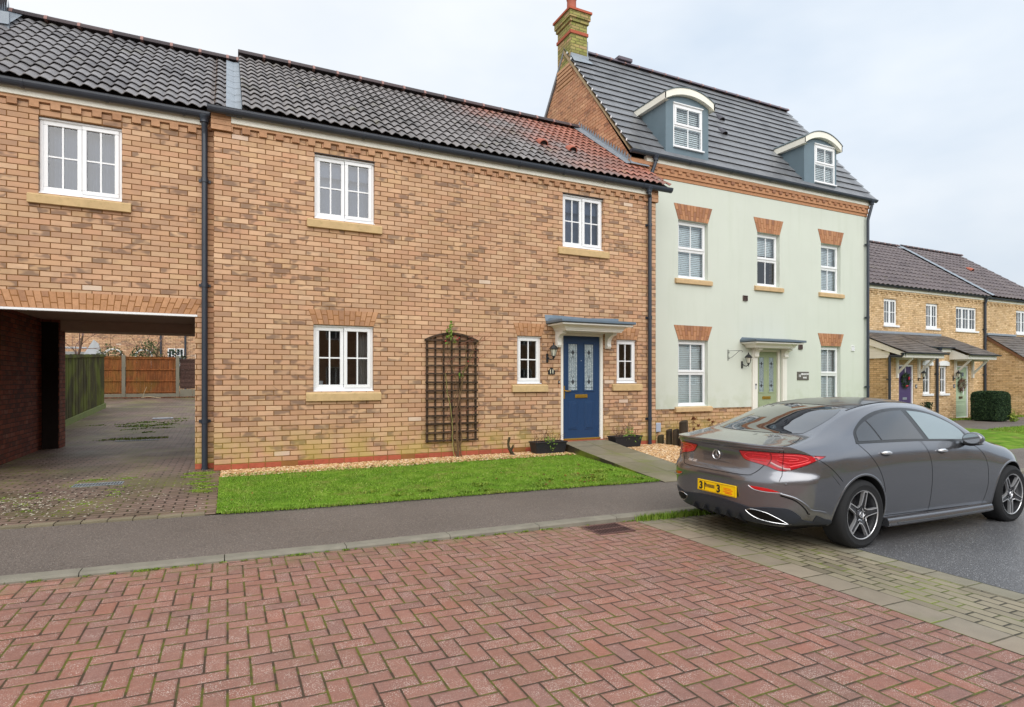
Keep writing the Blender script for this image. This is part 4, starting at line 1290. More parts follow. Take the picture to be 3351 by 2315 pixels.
mb = MB(); mb.quad((-3.06, Y0 + .10, 2.50), (-.42, Y0 + .10, 2.50), (-.42, 14.2, 2.50), (-3.06, 14.2, 2.50))
mb.box(-3.06, -.42, Y0 + .015, Y0 + .12, 2.33, 2.6)
mb.box(-3.06, -.42, 13.50, 14.19, 2.315, 2.60)
mb.build('passage_ceiling', SOFF, H0)
mb = MB(); mb.box(-3.10, -.39, Y0 - .012, Y0 + .10, 2.298, 2.326); mb.build('lintel_edge', UPVC, H0)
arch_lintel(H0, -3.06, -.42, 2.330, .222, Y0, ARCH, .11)
mb = MB(); mb.mi = 1; mb.box(-.42, -.178, Y0 - .003, Y0 + .02, .10, .189); mb.mi = 0
mb.bbox(-.42, -.30, Y0 - .008, Y0 + .01, .112, .184, .002, .3); mb.bbox(-.29, -.18, Y0 - .008, Y0 + .01, .112, .184, .002, .7)
mb.build('plinth_course', [REDB, MORT], H0)
casement(H0, -2.215, -1.300, 3.83, 4.835, Y0, inside='net', sill='stained')
dentils(H0, -9.0, -.20, Y0, 5.005, CRS)
mb = MB(); mb.bbox(-9, -.245, Y0 - .055, Y0 + .01, 5.042, 5.225, .004); mb.build('fascia', FASC, H0)
half_gutter(H0, -9.0, -.235, Y0 - .115, 5.198)
downpipe(H0, -.295, Y0, .10, 4.90, r=.040, swan=(-.295, Y0 - .115, 5.13), collars=[4.25, 2.75, .80])
wave_roof(-9.0, -.02, 9.415, 5.25, 12.15, 7.32, 12, .155, .017, TILE0, H0, seg=8, lip=.034, tilew=.31, jit=.004)
ridge_tiles(H0, -9.0, .17, 12.15, 7.36)
back_roof(H0, -9, .17, 12.15, 7.30, 15.0, 5.2, TILE0)
mb = MB(); mb.quad((-9, 9.44, 5.215), (.18, 9.44, 5.215), (.18, 12.15, 7.25), (-9, 12.15, 7.25)); mb.build('roof_underlay', plain('verge_mortar', srgb(92, 86, 84)), H0)
H5 = empty('end_chimney', (-3.5, 11.9, 7.2), 0, 'red brick chimney rising from the tiled roof at the top left corner', 'chimney')
mb = MB(); mb.box(-4.2, -3.24, 11.45, 12.10, 6.7, 9.0); mb.build('chimney_stack', BRO, H5)
mb = MB(); mb.box(-3.238, -3.215, 11.6, 12.13, 7.0, 9.0); mb.build('side_shade_slab', RIDGE, H5)  # dark slab painting the shade on the stack's right side
mb = MB()
for i in range(8):
    y = 11.40 + i * .1; z = 6.76 + (y - 11.4) * .745
    mb.add([(-3.20, y, z + .02), (-3.20, y + .1, z + .10), (-3.205, y + .06, z + .30), (-3.20, y, z + .16)], [(0, 1, 2, 3)])
mb.add([(-3.24, 11.36, 6.78), (-3.0, 11.36, 6.80), (-3.0, 12.1, 7.36), (-3.24, 12.1, 7.38)], [(0, 1, 2, 3)])
mb.box(-4.2, -3.0, 11.40, 11.445, 6.75, 7.0)
mb.build('lead_flashing', LEAD, H5)

# ------------------------------------------------------------------ house 2: tall green rendered house
H2 = empty('townhouse', (11.5, 10.06, 0), 0, 'tall pale green rendered townhouse with two curved dormer windows', 'house')
Y2 = 10.06; YR = 10.042; XA, XB = 7.655, 15.47
ZE = 6.12
op = [(8.94, 9.81, 3.645, 4.93), (11.37, 12.13, 3.645, 4.915), (13.64, 14.40, 3.635, 4.885), (8.94, 9.81, .805, 2.275), (13.64, 14.40, .805, 2.255), (11.345, 12.19, .15, 2.12)]
mb = MB(); wall_holes(mb, XA, XB, -.4, ZE, Y2, [(a - .012, b + .012, c - .012, d + .012) for a, b, c, d in op], .3)
YRG, ZRG = 12.72, 9.73
rp2 = lambda y: 6.20 + 1.2745 * (y - 9.95)
mb.build('wall', BR, H2)
mb = MB(); back_and_sides(mb, XA, XB, Y2 + .0, 15.4, -.4, ZE, YRG, ZRG - .12)
mb.build('gable_wall', BRO, H2)
mb = MB(); wall_holes(mb, XA + .0, XB + .012, .75, 5.765, YR, op, .2)
mb.quad((XA, YR, .75), (XB + .012, YR, .75), (XB + .012, Y2 + .01, .75), (XA, Y2 + .01, .75))
mb.quad((XB + .012, YR, .75), (XB + .012, YR, 5.765), (XB + .012, 15.4, 5.765), (XB + .012, 15.4, .75))
mb.build('render_coat', CREAM, H2)
sash(H2, *op[0], YR); sash(H2, *op[1], YR, inside='blindhalf'); sash(H2, *op[2], YR)
sash(H2, *op[3], YR); sash(H2, *op[4], YR)
for k in (0, 1, 2, 3, 4): arch_lintel(H2, op[k][0], op[k][1], op[k][3] + .002, .345 if k < 3 else .32, YR, ARCHR, .125, proud=.008)
# corbelled brick band under the eaves
mb = MB()
mb.box(XA - .01, XB + .01, Y2 - .03, Y2 + .01, 5.765, 5.835, .35); mb.box(XA - .012, XB + .012, Y2 - .055, Y2 + .01, 5.84, 5.969, .45)
mb.mi = 1; mb.box(XA, XB, Y2 - .026, Y2 + .01, 5.76, 5.99); mb.mi = 0
mb.build('corbel_band', [ARCHR, MORT], H2)
mb = MB(); x = XA + .12
while x < XB - .1: mb.box(x, x + .103, Y2 - .080, Y2 - .05, 5.905, 5.968, R.random()); x += .225
mb.box(XA - .02, XB + .02, Y2 - .085, Y2 + .01, 5.970, 6.04, .5)
mb.build('dentil_course', ARCHR, H2)
mb = MB(); mb.bbox(8.02, XB + .02, Y2 - .095, Y2 + .01, 6.042, 6.165, .004); mb.build('fascia', FASC, H2)
half_gutter(H2, XA - .10, XB + .19, Y2 - .160, 6.190, r=.055, brk=1.25, dz_=1.15)
# kneeler bricks at the left corner
mb = MB()
for z, p in ((5.99, .075), (5.91, .06), (5.83, .045), (5.75, .03)): mb.box(XA - p * .5, XA + .34, Y2 - p - .005, Y2 + .04, z, z + .07, R.random())
mb.build('kneeler', CRS, H2)
SPHI = math.atan(1.2745)
hz = [(8.50, 9.85, -.2, 1.8), (12.92, 14.25, -.2, 1.8)]
wave_roof(XA - .06, XB + .22, 9.93, 6.215, YRG, ZRG, 15, 1, 0, TILE2, H2, lip=.036, tilew=.33, jit=.0015)
mb = MB(); mb.add([(XA - .05, 9.98, 6.19), (XB + .2, 9.98, 6.19), (XB + .2, YRG, ZRG - .04), (XA - .05, YRG, ZRG - .04), (XA - .05, 9.98, 6.165), (XB + .2, 9.98, 6.165), (XB + .2, YRG, ZRG - .15), (XA - .05, YRG, ZRG - .15)],
    [(0, 1, 2, 3), (0, 3, 7, 4), (1, 5, 6, 2), (0, 4, 5, 1), (4, 7, 6, 5)]); mb.build('verge', plain('verge_mortar2', srgb(166, 146, 116), .85, .2, var=.25), H2)
# white verge clips on the tile ends
for k in range(1, 15):
    t = k / 15; y, z = 9.93 + (YRG - 9.93) * t, 6.215 + (ZRG - 6.215) * t
    mb = MB(); mb.bbox(XA - .068, XA - .050, y - .02, y + .012, z - .0, z + .05, .003); mb.build('verge_clip', UPVC, H2)
ridge_tiles(H2, 8.10, XB + .18, YRG, ZRG + .03, r=.11, mat=plain('ridge_slate', srgb(96, 88, 98), .6, var=.2))
mb = MB(); mb.bbox(9.2, 9.65, YRG - .14, YRG + .14, ZRG + .06, ZRG + .15, .01); mb.build('ridge_vent', plain('ridge_slate', srgb(96, 88, 98)), H2)
back_roof(H2, XA - .04, XB + .2, YRG, ZRG, 15.55, 6.1, TILE2)
for x, y in ((11.30, 11.10), (11.72, 11.60)): hood_vent(H2, x, y, rp2(y) + .03, plain('vent_plastic', srgb(74, 74, 82), .5), 1.0, 1.2745)

def dormer(parent, xa, xb, wa, wb, za, zb_, zs, zc, label):
    """curved-top dormer; xa..xb cheeks, window wa..wb x za..zb_, fascia springing zs, crown zc"""
    yf = 10.02; xm = (xa + xb) / 2; hw = (xb - xa) / 2
    ybk = lambda z: 9.95 + (z - 6.20) / 1.2745
    def arc(x, e=0.0):
        t = (x - xm) / (hw + e); return zs + (zc - zs) * max(0, 1 - abs(t) ** 2.1)
    mb = MB(); N = 18
    xs = sorted([xa + (xb - xa) * i / N for i in range(N + 1)] + [wa, wb])
    for a, b in zip(xs, xs[1:]):
        m = (a + b) / 2
        lo = 6.20
        segs = [(lo, None)] if not (wa < m < wb) else [(lo, za), (zb_, None)]
        for s0, s1 in segs:
            mb.quad((a, yf, s0), (b, yf, s0), (b, yf, (arc(b) - .02) if s1 is None else s1), (a, yf, (arc(a) - .02) if s1 is None else s1))
    for x in (xa, xb):
        zt = zs - .02
        mb.quad((x, yf, 6.20), (x, yf, zt), (x, ybk(zt) + .1, zt), (x, ybk(6.20) + .1, 6.20))
    mb.quad((wa, yf, za), (wa, yf, zb_), (wa, yf + .1, zb_), (wa, yf + .1, za)); mb.quad((wb, yf, za), (wb, yf, zb_), (wb, yf + .1, zb_), (wb, yf + .1, za))
    d = mb.build('dormer', SLATEB, parent, fixn=False); d['label'] = label
    # curved roof sheet with deep white fascia
    e = .10; f = MB(); yo = yf - .10; th = .150
    X = [xa - e + (xb - xa + 2 * e) * i / 24 for i in range(25)]
    A = lambda x: arc(x, e)
    for a, b in zip(X, X[1:]):
        f.add([(a, yo, A(a)), (b, yo, A(b)), (b, yo, A(b) - th), (a, yo, A(a) - th), (a, yo + .03, A(a)), (b, yo + .03, A(b)), (b, yo + .03, A(b) - th), (a, yo + .03, A(a) - th)],
              [(0, 3, 2, 1), (4, 5, 6, 7), (3, 7, 6, 2)])
        f.quad((a, yo + .03, A(a) - th), (b, yo + .03, A(b) - th), (b, yf + .02, A(b) - th), (a, yf + .02, A(a) - th))
    for x, s in ((xa - e, -1), (xb + e, 1)):
        z = A(x); yb = ybk(z); yb2 = ybk(z - th)
        f.add([(x, yo, z), (x, yo, z - th), (x, yb2, z - th), (x, yb, z), (x - s * .03, yo, z), (x - s * .03, yo, z - th), (x - s * .03, yb2, z - th), (x - s * .03, yb, z)],
              [(0, 1, 2, 3), (4, 7, 6, 5), (0, 4, 5, 1)])
        f.quad((x, yo, z - th), (x - s * .12, yo, z - th), (x - s * .12, yb2, z - th), (x, yb2, z - th))
    f.build('dormer_fascia', FASC, d, fixn=True)
    r = MB()
    for a, b in zip(X, X[1:]):
        r.add([(a, yo - .012, A(a) + .016), (b, yo - .012, A(b) + .016), (b, ybk(A(b)) + .15, A(b) + .016), (a, ybk(A(a)) + .15, A(a) + .016), (a, yo - .012, A(a) - .006), (b, yo - .012, A(b) - .006)], [(0, 1, 2, 3), (0, 4, 5, 1)])
    for x in (X[0], X[-1]):
        s = -1 if x == X[0] else 1
        r.quad((x + s * .008, yo - .012, A(x) + .016), (x + s * .008, yo - .012, A(x) - .01), (x + s * .008, ybk(A(x)) + .1, A(x) - .01), (x + s * .008, ybk(A(x)) + .1, A(x) + .016))
    r.build('dormer_roof', plain('dormer_felt', srgb(80, 92, 96), .6), d, smooth=True)
    l = MB(); l.add([(xa - .03, yf - .012, 6.33), (xb + .03, yf - .012, 6.30), (xb + .12, 9.90, 6.19), (xa - .02, 9.90, 6.19)], [(0, 1, 2, 3)])
    l.build('dormer_apron', LEAD, d)
    # window
    f0 = yf + .0; g = MB(); frame_rect(g, wa, wb, za, zb_, f0, f0 + .07, .036, .05, .045)
    zm = za + (zb_ - za) * .5
    g.bbox(wa + .036, wb - .036, f0 + .003, f0 + .06, zm - .03, zm + .012, .004)
    frame_rect(g, wa + .036, wb - .036, zm + .01, zb_ - .042, f0 - .014, f0 + .03, .05)
    g.bbox(wa, wb + .03, f0 - .05, f0 + .02, za - .02, za + .012, .004); g.bbox(wa - .01, wb + .01, f0 - .03, f0 + .01, zb_ - .005, zb_ + .02, .003)
    xm2 = (wa + wb) / 2
    g.box(xm2 - .011, xm2 + .011, f0, f0 + .02, za + .05, zm - .03); g.box(xm2 - .011, xm2 + .011, f0 - .008, f0 + .02, zm + .06, zb_ - .09)
    w = g.build('window', UPVC, d)
    p = MB(); p.quad((wa + .06, f0 + .012, za + .05), (wb - .06, f0 + .012, za + .05), (wb - .06, f0 + .012, zm - .03), (wa + .06, f0 + .012, zm - .03))
    p.quad((wa + .086, f0 + .004, zm + .06), (wb - .086, f0 + .004, zm + .06), (wb - .086, f0 + .004, zb_ - .092), (wa + .086, f0 + .004, zb_ - .092))
    p.build('pane', GLASS, w, fixn=False)
    # shutters / blind inside, third level is the last level
    b = MB(); z = za + .03
    while z < zb_ - .03:
        b.add([(wa, f0 + .09, z - .014), (wb, f0 + .09, z - .014), (wb, f0 + .11, z + .026), (wa, f0 + .11, z + .026)], [(0, 1, 2, 3)]); z += .046
    rm = MB(); rm.box(wa - .05, wb + .05, f0 + .3, f0 + .32, za - .1, zb_ + .1)
    b.mi = 1; b.box(wa - .05, wb + .05, f0 + .24, f0 + .26, za - .1, zb_ + .06)
    b.build('venetian_blind', [BLIND, ROOM], w)
    return d
dormer(H2, 8.57, 9.80, 8.78, 9.62, 6.505, 7.455, 7.60, 7.80, None)
dormer(H2, 12.98, 14.20, 13.36, 14.14, 6.40, 7.36, 7.42, 7.66, None)
# chimney
cx0, cx1, cy0, cy1 = 7.625, 8.10, 12.40, 13.04
ch = MB(); ch.box(cx0, cx1, cy0, cy1, 9.20, 10.26)
ch.box(cx0 - .035, cx1 + .035, cy0 - .035, cy1 + .035, 10.255, 10.345); ch.box(cx0 - .065, cx1 + .065, cy0 - .065, cy1 + .065, 10.345, 10.502)
chm = ch.build('chimney', BRC, H2)
c2 = MB(); c2.box(cx0 - .025, cx1 + .025, cy0 - .025, cy1 + .025, 9.962, 10.037, .6); c2.build('tile_band', REDB, chm); c2 = MB(); c2.box(cx0 - .095, cx1 + .095, cy0 - .095, cy1 + .095, 10.502, 10.556, .3)
c2.build('tile_band', REDB, chm)
c3 = MB(); c3.lathe([(.13, 10.54), (.135, 10.60), (.122, 10.62), (.115, 10.98), (.128, 11.0), (.130, 11.05), (.118, 11.06), (.118, 11.25), (.09, 11.25), (.09, 10.9)], ((cx0 + cx1) / 2 - .02, (cy0 + cy1) / 2, 0), 'z', 20)
c3.build('chimney_pot', TERRA, chm, autos=40)
c4 = MB(); c4.box(cx0 - .008, cx1 + .03, cy0 - .03, cy0 + .01, 9.15, 9.46); c4.add([(cx0 - .02, cy0 - .03, 9.40), (cx1 + .1, cy0 - .03, 9.36), (cx1 + .1, cy0 - .13, 9.245), (cx0 - .0, cy0 - .16, 9.20)], [(0, 1, 2, 3)])
c4.box(cx1, cx1 + .03, cy0, cy1, 9.2, 9.86)
c4.build('lead_flashing', LEAD, chm)
mb = MB()
for i in range(5):
    z = 8.82 + i * .092; mb.box(XA - .012 - .008 * i, XA + .05, cy0 - .02 - (4 - i) * .045 * 0 - .02 * (4 - i), cy1 + .02 + .02 * (4 - i), z, z + .070, R.random())
mb.mi = 1; mb.box(XA - .008, XA + .04, cy0 - .03, cy1 + .03, 8.80, 9.22)
mb.build('corbel_courses', [CRS, MORT], H2)
# door of house 2
mb = MB()
for (a, b) in ((11.185, 11.343), (12.192, 12.345)):
    mb.bbox(a, b, YR - .045, YR + .005, -.05, 2.14, .006); mb.box(a + .04, b - .04, YR - .052, YR - .04, .1, 1.9)
frame_rect(mb, 11.347, 12.188, .15, 2.118, YR + .035, YR + .13, .06, .03, .05)
mb.build('door_surround', WHITE, H2)
door_leaf(H2, 11.41, 12.125, .18, 2.066, YR + .085, SAGE, [(11.525, 11.675, 1.10, 1.93), (11.86, 12.01, 1.10, 1.93)], 'sage green front door with two leaded glass panels', .955, BRASS, None,
          bumps=[(11.50, 11.70, .35, .86), (11.84, 12.03, .35, .86)], plate_x=11.77)
canopy(H2, 11.00, 12.27, YR - .001, 2.142, 2.275, .28, .16, plain('canopy_slate_lead', srgb(92, 106, 120), .45, var=.1), .05)
scroll_bracket(H2, 11.20, 11.33, YR - .04, 2.142, .22, .17, WHITE); scroll_bracket(H2, 12.20, 12.33, YR - .04, 2.142, .22, .17, WHITE)
lantern((10.86, YR - .001, 1.75), 'black coach lantern on the green render left of the sage door', .95, 'coach lanterns beside front doors')
downpipe(H2, 15.40, YR - .02, -.05, 5.62, swan=(15.47, Y2 - .160, 6.13), collars=[5.0, 3.05, 1.2])
downpipe(H2, 8.10, YR - .01, 3.0, 5.66, swan=(8.20, Y2 - .160, 6.13), collars=[5.55])
mb = MB(); mb.box(7.66, 8.3, YR - .004, YR + .004, 5.50, 5.765); mb.build('render_patch', CREAM, H2)
for (x0, x1, z0, z1, nm, mt) in ((10.893, 11.035, 3.245, 3.372, 'wall_vent', plain('vent_brown', srgb(82, 66, 62), .6)), (12.79, 12.93, 2.145, 2.285, 'wall_vent', plain('vent_brown', srgb(82, 66, 62), .6)), (14.82, 14.94, 2.15, 2.29, 'wall_vent', UPVC)):
    mb = MB(); frame_rect(mb, x0, x1, z0, z1, YR - .03, YR, .014)
    for i in range(5): z = z0 + .018 + (z1 - z0 - .03) * i / 5; mb.add([(x0 + .01, YR - .022, z), (x1 - .01, YR - .022, z), (x1 - .01, YR - .006, z + .022), (x0 + .01, YR - .006, z + .022)], [(0, 1, 2, 3)])
    mb.box(x0 + .01, x1 - .01, YR - .005, YR - .001, z0 + .01, z1 - .01)
    mb.build(nm, mt, H2)
root = empty('name_plate', (12.955, YR, 1.485), 0, 'dark grey house plate with the number 15 and the street name beside the sage door', 'sign')
mb = MB(); mb.bbox(-.21, .21, -.016, 0, -.105, .105, .003); mb.build('plate', plain('plate_grey', srgb(92, 88, 82), .6), root, local=True)
mb = MB()
for body, sz, dx, dz in (('15', .085, -.13, .0), ('MEADOW', .062, .06, .042), ('WAY', .062, .06, -.045)):
    vs, fs = text_mesh(body, sz, .0015, .0025); mb.add([(v.x + dx, -.0175 - v.z, v.y + dz) for v in vs], fs)
mb.build('lettering', UPVC, root, local=True)
root = empty('door_bell', (11.262, YR - .045, 1.235), 0, 'grey video doorbell on the white frame of the sage door', 'doorbell')
mb = MB(); mb.bbox(-.022, .022, -.018, 0, -.065, .065, .004); mb.build('bell_body', plain('bell_grey', srgb(190, 194, 198), .4), root, local=True)
mb = MB(); mb.bbox(-.020, .020, -.021, -.015, .02, .06, .003); mb.build('camera_window', BLACK, root, local=True)
root = empty('hanging_basket_bracket', (10.42, YR, 1.96), 0, 'empty black scrolled hanging basket bracket on the green render', 'bracket')
mb = MB(); mb.bbox(-.012, .012, -.010, 0, -.13, .13, .002)
P = [(.0, -.01, .105), (0, -.28, .105)]
mb.tube([(0, -.008, .10), (.02, -.30, .10), (.02, -.325, .085), (.02, -.315, .065), (.02, -.298, .072)], .0055, 6)
mb.tube([(0, -.008, -.09), (.015, -.10, -.04), (.02, -.20, .05), (.02, -.25, .098)], .005, 6)
mb.tube([(0, -.008, .06), (0, -.03, .045), (0, -.035, .07), (0, -.02, .08)], .004, 6); mb.tube([(0, -.008, -.05), (0, -.03, -.04), (0, -.035, -.07)], .004, 6)
mb.build('scroll_iron', BLACK, root, local=True)
for p in root.children: pass
root.rotation_euler = (0, 0, math.radians(38))
root = empty('utility_box', (8.36, Y2, .36), 0, 'small pale blue-grey utility box on the brick plinth beside the downpipe', 'meter box')
mb = MB(); mb.bbox(-.075, .075, -.05, 0, -.10, .10, .006); mb.build('box_body', plain('box_grey', srgb(176, 186, 204), .5), root, local=True)
mb = MB(); mb.bbox(-.065, .065, -.056, -.048, -.088, .088, .004); mb.build('lid', plain('box_grey', srgb(176, 186, 204), .5), root, local=True)
# ------------------------------------------------------------------ far houses across the green
H3 = empty('far_terrace_house', (25.6, 14.2, 0), 0, 'buff brick terrace with purple and pale green front doors under tiled hoods', 'house')
YW = 14.2
ops = [(22.93, 23.79, 3.52, 4.55), (25.69, 26.57, 3.50, 4.52), (27.84, 29.46, 3.49, 4.51)]
mb = MB(); wall_holes(mb, 17.5, 30.18, -.4, 4.98, YW, ops, .14)
back_and_sides(mb, 17.5, 30.18, YW, 21.8, -.4, 4.98, 18.0, 8.0); mb.build('wall', BRF, H3)
for o in ops:
    n = 3 if o[1] - o[0] > 1.2 else 2
    f = MB(); frame_rect(f, o[0], o[1], o[2], o[3], YW + .06, YW + .13, .05)
    p = MB()
    for k in range(n):
        a = o[0] + .05 + (o[1] - o[0] - .1) * k / n; b = o[0] + .05 + (o[1] - o[0] - .1) * (k + 1) / n
        frame_rect(f, a + .003, b - .003, o[2] + .05, o[3] - .05, YW + .045, YW + .1, .05)
        f.box((a + b) / 2 - .012, (a + b) / 2 + .012, YW + .052, YW + .07, o[2] + .1, o[3] - .1); f.box(a + .05, b - .05, YW + .053, YW + .069, (o[2] + o[3]) / 2 - .012, (o[2] + o[3]) / 2 + .012)
        p.quad((a + .05, YW + .072, o[2] + .1), (b - .05, YW + .072, o[2] + .1), (b - .05, YW + .072, o[3] - .1), (a + .05, YW + .072, o[3] - .1))
    w = f.build('window', UPVC, H3); p.build('pane', GLASS, w, fixn=False)
    c = curtain_mb(o[0], o[1], o[2], o[3], YW + .25, .02, 8); c.mi = 1; c.box(o[0] - .1, o[1] + .1, YW + .5, YW + .52, o[2] - .1, o[3] + .1); c.build('net_curtain', [CURT, ROOM], w)
    s = MB(); s.bbox(o[0] - .05, o[1] + .08, YW - .05, YW + .06, o[2] - .07, o[2] + .003, .005); s.build('sill', UPVC, w)
dentils(H3, 17.5, 30.18, YW, 4.80, BRF, step=.30)
mb = MB(); mb.bbox(17.5, 30.15, YW - .05, YW + .01, 4.88, 5.0, .004); mb.build('fascia', FASC, H3)
half_gutter(H3, 17.3, 30.25, YW - .12, 5.05, brk=2)
wave_roof(17.3, 30.12, 13.98, 5.04, 18.0, 8.03, 13, .30, .022, TILE3, H3, seg=6, lip=.03, tilew=.3)
ridge_tiles(H3, 17.3, 30.1, 18.0, 8.06)
back_roof(H3, 17.3, 30.12, 18.0, 8.0, 22, 5.0, TILE3)
downpipe(H3, 29.95, YW, -.1, 4.7, r=.05, swan=(29.95, YW - .12, 5.0), collars=[3.6, 1.6])
# porch block between the doors
YP = 13.0
wp = [(23.33, 23.83, .86, 1.90), (24.42, 24.88, .86, 1.90), (21.86, 22.76, -.09, 1.93), (25.49, 26.38, -.10, 1.93)]
mb = MB(); wall_holes(mb, 21.20, 26.72, -.4, 2.60, YP, wp, .14)
mb.quad((21.20, YP, -.4), (21.20, YW, -.4), (21.20, YW, 3.0), (21.20, YP, 2.5)); mb.quad((26.72, YP, -.4), (26.72, YW, -.4), (26.72, YW, 3.0), (26.72, YP, 2.5))
mb.build('porch_wall', BRF, H3)
for o in wp[:2]:
    f = MB(); frame_rect(f, o[0], o[1], o[2], o[3], YP + .05, YP + .12, .07)
    xm, zm = (o[0] + o[1]) / 2, (o[2] + o[3]) / 2
    f.box(xm - .013, xm + .013, YP + .055, YP + .075, o[2] + .07, o[3] - .07); f.box(o[0] + .07, o[1] - .07, YP + .056, YP + .074, zm - .013, zm + .013)
    w = f.build('window', UPVC, H3)
    p = MB(); p.quad((o[0] + .07, YP + .078, o[2] + .07), (o[1] - .07, YP + .078, o[2] + .07), (o[1] - .07, YP + .078, o[3] - .07), (o[0] + .07, YP + .078, o[3] - .07)); p.build('pane', GLASS, w, fixn=False)
    c = curtain_mb(o[0], o[1], o[2], o[3], YP + .25, .02, 6); c.build('net_curtain', CURT, w)
    s = MB(); s.bbox(o[0] - .05, o[1] + .12, YP - .05, YP + .05, o[2] - .08, o[2] + .002, .005)
    s.build('sill', UPVC, w)
    h = MB(); pts = [(o[0] - .09, o[3] + .02), (o[1] + .09, o[3] + .02), (o[1] + .09, o[3] + .10)] + [((o[0] + o[1]) / 2 + (.34) * math.cos(PI * k / 8), o[3] + .10 + .11 * math.sin(PI * k / 8)) for k in range(1, 8)] + [(o[0] - .09, o[3] + .10)]
    h.prism(pts, 'y', YP - .05, YP + .03); h.build('window_head', UPVC, w)
for (o, mt, lab) in ((wp[2], PURP, 'purple front door with a silver letter plate'), (wp[3], SAGE2, 'pale green front door with two small square lights')):
    f = MB(); frame_rect(f, o[0], o[1], o[2], o[3], YP + .03, YP + .10, .06, .02)
    f.build('door_frame', UPVC, H3)
    dl = MB(); dl.box(o[0] + .06, o[1] - .06, YP + .07, YP + .11, o[2] + .02, o[3] - .06)
    dl.bbox(o[0] + .13, o[1] - .13, YP + .060, YP + .08, o[2] + .62, o[2] + .66, .005); dl.bbox(o[0] + .14, o[1] - .14, YP + .062, YP + .08, o[2] + .18, o[2] + .52, .01)
    d = dl.build('door', mt, H3); d['label'] = lab
    l = MB(); xm = (o[0] + o[1]) / 2; l.bbox(xm - .12, xm + .12, YP + .05, YP + .07, o[2] + .74, o[2] + .83, .005); l.build('letter_plate', GALV if mt is PURP else plain('brown_brass', srgb(92, 72, 40), .4, metal=.5), d)
    if mt is SAGE2:
        l = MB()
        for s in (-.19, .10): l.quad((xm + s, YP + .067, o[3] - .42), (xm + s + .12, YP + .067, o[3] - .42), (xm + s + .12, YP + .067, o[3] - .26), (xm + s, YP + .067, o[3] - .26))
        l.build('door_light', plain('dark_glass', srgb(70, 80, 88), .1, .6), d)
# roofs over the doors: central part and two lower hoods
def slope_roof(parent, x0, x1, y0, z0, y1, z1, rows, mat, name):
    return wave_roof(x0, x1, y0, z0, y1, z1, rows, 1, 0, mat, parent, name=name, lip=.022, tilew=.18, jit=.006)
slope_roof(H3, 23.5, 25.0, 12.86, 2.62, 14.18, 3.20, 8, TILE4, 'porch_roof')
slope_roof(H3, 21.06, 23.5, 12.28, 2.34, 14.18, 3.20, 11, TILE4, 'porch_roof')
slope_roof(H3, 25.0, 27.0, 12.28, 2.34, 14.18, 3.20, 11, TILE4, 'porch_roof')
mb = MB(); mb.bbox(21.0, 26.6, 14.10, 14.20, 3.18, 3.27, .006); mb.build('porch_flashing', LEAD, H3)
# verge boards and white boarded sides
mb = MB()
mb.add([(21.10, 12.34, 2.32), (21.10, 14.19, 3.16), (21.10, 14.19, 2.86), (21.10, 12.34, 2.18), (21.13, 12.34, 2.32), (21.13, 14.19, 3.16), (21.13, 14.19, 2.86), (21.13, 12.34, 2.18)], [(0, 1, 2, 3), (4, 7, 6, 5), (0, 3, 7, 4), (3, 2, 6, 7)])
for i in range(6): 
    z = 2.16 + i * .13
    mb.box(21.155, 21.17 + .002 * (i % 2), 12.9 + max(0, i - 1) * .28, 14.19, z, z + .127)
for (a, b) in ((21.08, 23.45), (25.05, 26.98)): mb.bbox(a, b, 12.34, 12.42, 2.16, 2.30, .004); mb.quad((a, 12.42, 2.17), (b, 12.42, 2.17), (b, 13.0, 2.17), (a, 13.0, 2.17))
mb.add([(25.04, 12.40, 2.3), (25.04, 13.0, 2.58), (25.04, 13.0, 2.16), (25.04, 12.40, 2.16)], [(0, 1, 2, 3)])
mb.bbox(23.46, 25.03, 12.93, 12.99, 2.44, 2.58, .004)
mb.build('porch_boards', WHITE, H3)
mb = MB()
for (a, b, y, z) in ((21.04, 23.55, 12.25, 2.34), (24.98, 27.06, 12.25, 2.34), (23.45, 25.05, 12.84, 2.62)):
    mb.prism([(y + .055 * math.cos(PI + PI * k / 8), z + .055 * math.sin(PI + PI * k / 8)) for k in range(9)], 'x', a, b)
mb.build('porch_gutter', GUT, H3)
downpipe(H3, 24.12, YP, .0, 2.4, r=.045, swan=(24.12, 12.84, 2.56), collars=[1.6])
downpipe(H3, 21.12, 12.95, -.1, 2.2, r=.045, swan=(21.12, 12.4, 2.30), collars=[1.4])
for x in (21.72, 23.02, 25.40, 26.6):
    mb = MB(); mb.bbox(x - .04, x + .04, YP - .07, YP, 1.45, 2.17, .004); mb.bbox(x - .038, x + .038, YP - .56, YP - .07, 2.10, 2.17, .004)
    mb.prism([(YP - .07, 1.60), (YP - .07, 1.70), (YP - .46, 2.10), (YP - .54, 2.10)], 'x', x - .035, x + .035); mb.build('hood_bracket', WHITE, H3)
lantern((23.02, YP - .001, 1.45), 'black coach lantern beside the purple door of the far terrace', 1.05, 'coach lanterns beside front doors')
lantern((25.28, YP - .001, 1.45), 'black coach lantern beside the pale green door of the far terrace', 1.05, 'coach lanterns beside front doors')
for (x, lab) in ((22.90, 'small grey house number plate beside the purple door'), (25.36, 'small grey house number plate beside the pale green door')):
    root = empty('number_plate', (x, YP, 1.14), 0, lab, 'sign')
    mb = MB(); mb.bbox(-.055, .055, -.014, 0, -.07, .07, .003); mb.build('plate', plain('plate_slate', srgb(66, 70, 80), .5), root, local=True)
    mb = MB(); mb.bbox(-.03, -.012, -.018, -.012, -.035, .035, .001); mb.bbox(.006, .026, -.018, -.012, -.035, .035, .001) if x < 24 else None
    mb.build('number', UPVC, root, local=True)
